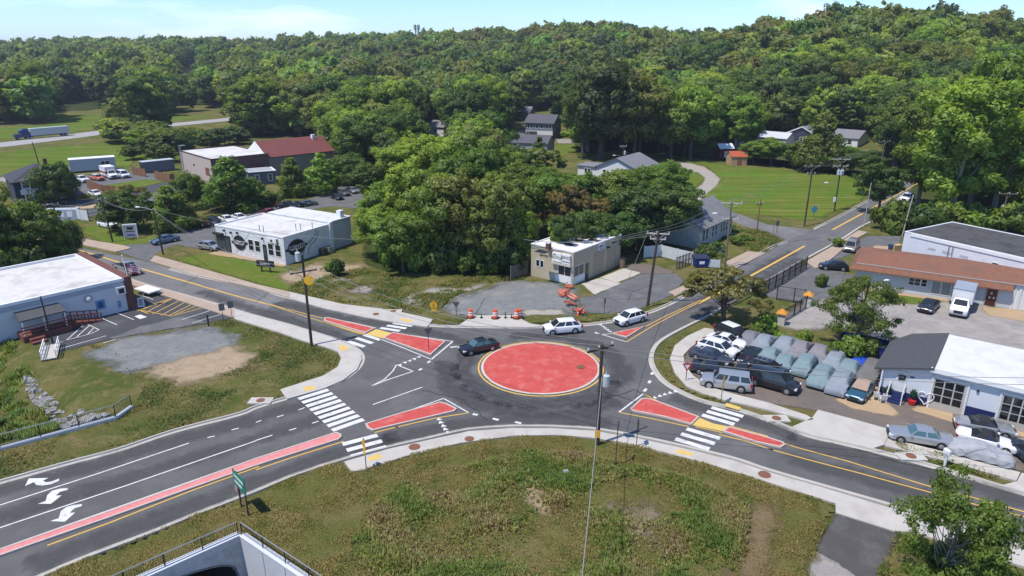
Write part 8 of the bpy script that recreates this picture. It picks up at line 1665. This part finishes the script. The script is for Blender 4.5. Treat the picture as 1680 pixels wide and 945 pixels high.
inner_lot = G(P('', 660,795, 760,768, 860,742, 960,748, 1060,770, 1160,800, 1232,835, 1228,880, 1210,1040, 640,1040, 560,950, 590,850))
tufts('weeds', inner_lot, 30000, .10, .38, [(.085,.145,.022),(.125,.180,.030),(.18,.20,.045),(.26,.22,.090),(.21,.16,.08)], lot_z, 'taller green weeds in the middle of the foreground lot', 31, .16, thin=.12, w=.45)
tufts('grass', G(P('', 1467,873, 1560,897, 1680,934, 1800,972, 1800,1060, 1400,1060, 1430,950)), 3500, .08, .3, GC[:4], lambda x, y: .15, 'rough grass at the bottom right corner', 4)
left_verge = G(P('', -60,752, 0,737, 190,686, 216,668, 232,640, 200,600, 130,560, 70,556, 160,566, 300,610, 400,600, 395,545, 345,532, 300,520, 378,524, 420,536, 458,547, 496,561, 532,571, 553,578, 558,588, 552,600, 528,615, 462,637, 470,652, 420,666, 390,678, 287,705, 194,736, 111,758, 0,789, -80,808))
tufts('grass', left_verge, 30000, .06, .24, [(.06,.10,.02),(.10,.13,.03),(.15,.15,.045),(.20,.17,.065)], lambda x, y: ground_at(x, y)+.02, 'patchy grass of the left lot and road verge', 5, .18)
tufts('tall_grass', G(P('', -60,745, 0,730, 90,708, 95,690, 80,650, 60,612, 35,585, 20,560, 0,552, -80,575)), 7500, .25, .85, [(.06,.11,.018),(.085,.15,.022),(.12,.18,.028),(.16,.19,.045)], lambda x, y: ground_at(x, y), 'tall rank grass filling the stream hollow at the left edge', 6, .3, w=.22)
tufts('grass', G(P('', 466,479, 520,440, 600,440, 640,450, 760,446, 860,452, 870,458, 800,465, 740,490, 712,520, 640,506, 562,497)), 14000, .08, .4, GC[:4]+[(.06,.11,.02)], lambda x, y: 0.0, 'weeds over the vacant plot right of the white shop', 8, .2)
tufts('grass', G(P('f6', 580,590, 850,420, 940,300, 1180,330, 1380,400, 1440,450, 1280,550, 1100,540, 890,645, 800,640)), 4500, .12, .55, GC[:3], lambda x, y: 0.0, 'weeds on the corner plot before the derelict house', 9, .2)
for i, v in enumerate(((713,524, 730,524, 764,524, 751,532, 704,534), (860,524, 930,519, 1000,516, 1050,508, 1075,500, 1090,496, 1052,513, 1003,523, 954,531, 900,533, 874,532), (1143,541, 1154,537, 1130,549, 1106,565, 1097,589, 1105,612, 1126,635, 1153,647, 1188,658, 1186,662, 1150,654, 1112,638, 1092,621, 1082,605, 1079,586, 1084,573, 1100,558), (1456,722, 1560,748, 1660,785, 1625,787, 1540,765, 1480,742))):
    tufts('grass', G(P('', *v)), 1800, .06, .2, GC[:4], lambda x, y: .10, ('grass strip beside the left orange barrel','grass strip between the driveway and the garage yard','curved grass strip along the car lot pavement','grass strip beside the street bays')[i], 10+i)
# ================================================================= light, air, camera
el, sx_, sy_ = math.radians(64), -.86, -.51
sd = Vector((sx_*math.cos(el)/math.hypot(sx_, sy_), sy_*math.cos(el)/math.hypot(sx_, sy_), math.sin(el)))
l = bpy.data.lights.new('sun', 'SUN'); l.energy = 4.2; l.angle = math.radians(.53); l.color = (1, .945, .86)
lo = bpy.data.objects.new('sun', l); COL.objects.link(lo); lo.rotation_euler = (-sd).to_track_quat('-Z', 'Y').to_euler(); lo.location = (0, 0, 200)
w = bpy.data.worlds.new('World'); S.world = w; w.use_nodes = True; t = w.node_tree; L = t.links; bg = t.nodes['Background']
sky = nd(t, 'ShaderNodeTexSky'); sky.sky_type = 'NISHITA'; sky.sun_disc = False; sky.sun_elevation = el; sky.sun_rotation = math.atan2(sd.x, sd.y)
sky.air_density = 1.0; sky.dust_density = 0; sky.ozone_density = 5; sky.altitude = 100
tc = nd(t, 'ShaderNodeTexCoord'); mp = nd(t, 'ShaderNodeMapping'); mp.inputs['Scale'].default_value = (1, 1, 4.5); L.new(tc.outputs['Generated'], mp.inputs['Vector'])
n = nd(t, 'ShaderNodeTexNoise'); n.inputs['Scale'].default_value = 3.1; n.inputs['Detail'].default_value = 7; n.inputs['Roughness'].default_value = .55; L.new(mp.outputs['Vector'], n.inputs['Vector'])
r = nd(t, 'ShaderNodeMapRange'); L.new(n.outputs['Fac'], r.inputs['Value']); r.inputs['From Min'].default_value = .55; r.inputs['From Max'].default_value = .80; r.inputs['To Max'].default_value = .75
mx = nd(t, 'ShaderNodeMix', data_type='RGBA'); L.new(r.outputs['Result'], mx.inputs['Factor']); ti = nd(t, 'ShaderNodeMix', data_type='RGBA', blend_type='MULTIPLY'); ti.inputs['Factor'].default_value = 1; L.new(sky.outputs['Color'], ti.inputs['A']); ti.inputs['B'].default_value = (.72, .875, 1.10, 1); L.new(ti.outputs['Result'], mx.inputs['A']); mx.inputs['B'].default_value = (8.4, 8.6, 9.2, 1)
L.new(mx.outputs['Result'], bg.inputs['Color']); bg.inputs['Strength'].default_value = .15
cam = bpy.data.cameras.new('camera'); cam.lens = 24; cam.sensor_width = 36; cam.clip_end = 20000; cam.clip_start = .5
co = bpy.data.objects.new('camera', cam); COL.objects.link(co); co.location = (0, 0, CH); co.rotation_euler = (PI/2-PITCH, 0, 0); S.camera = co
S.view_settings.view_transform = 'Standard'; S.view_settings.look = 'None'; S.view_settings.gamma = 1; S.view_settings.exposure = .32; S.view_settings.use_curve_mapping = False
S.cycles.max_bounces = 6; S.cycles.transparent_max_bounces = 12; S.cycles.diffuse_bounces = 3; S.cycles.glossy_bounces = 2; S.cycles.transmission_bounces = 3

# air: one box of thin haze round the whole place
hz = bpy.data.materials.new('haze'); hz.use_nodes = True; t = hz.node_tree; t.nodes.remove(t.nodes['Principled BSDF']); v = nd(t, 'ShaderNodeVolumePrincipled'); v.inputs['Color'].default_value = (.80,.88,1,1); v.inputs['Density'].default_value = .00014; v.inputs['Anisotropy'].default_value = .2; t.links.new(v.outputs[0], t.nodes['Material Output'].inputs['Volume'])
b = MB(); b.box(-7400, 7400, -60, 7600, -6, 110); o = b.build('haze', hz); tag(o, 'thin bluish summer haze over the far woods', 'haze', kind='stuff')
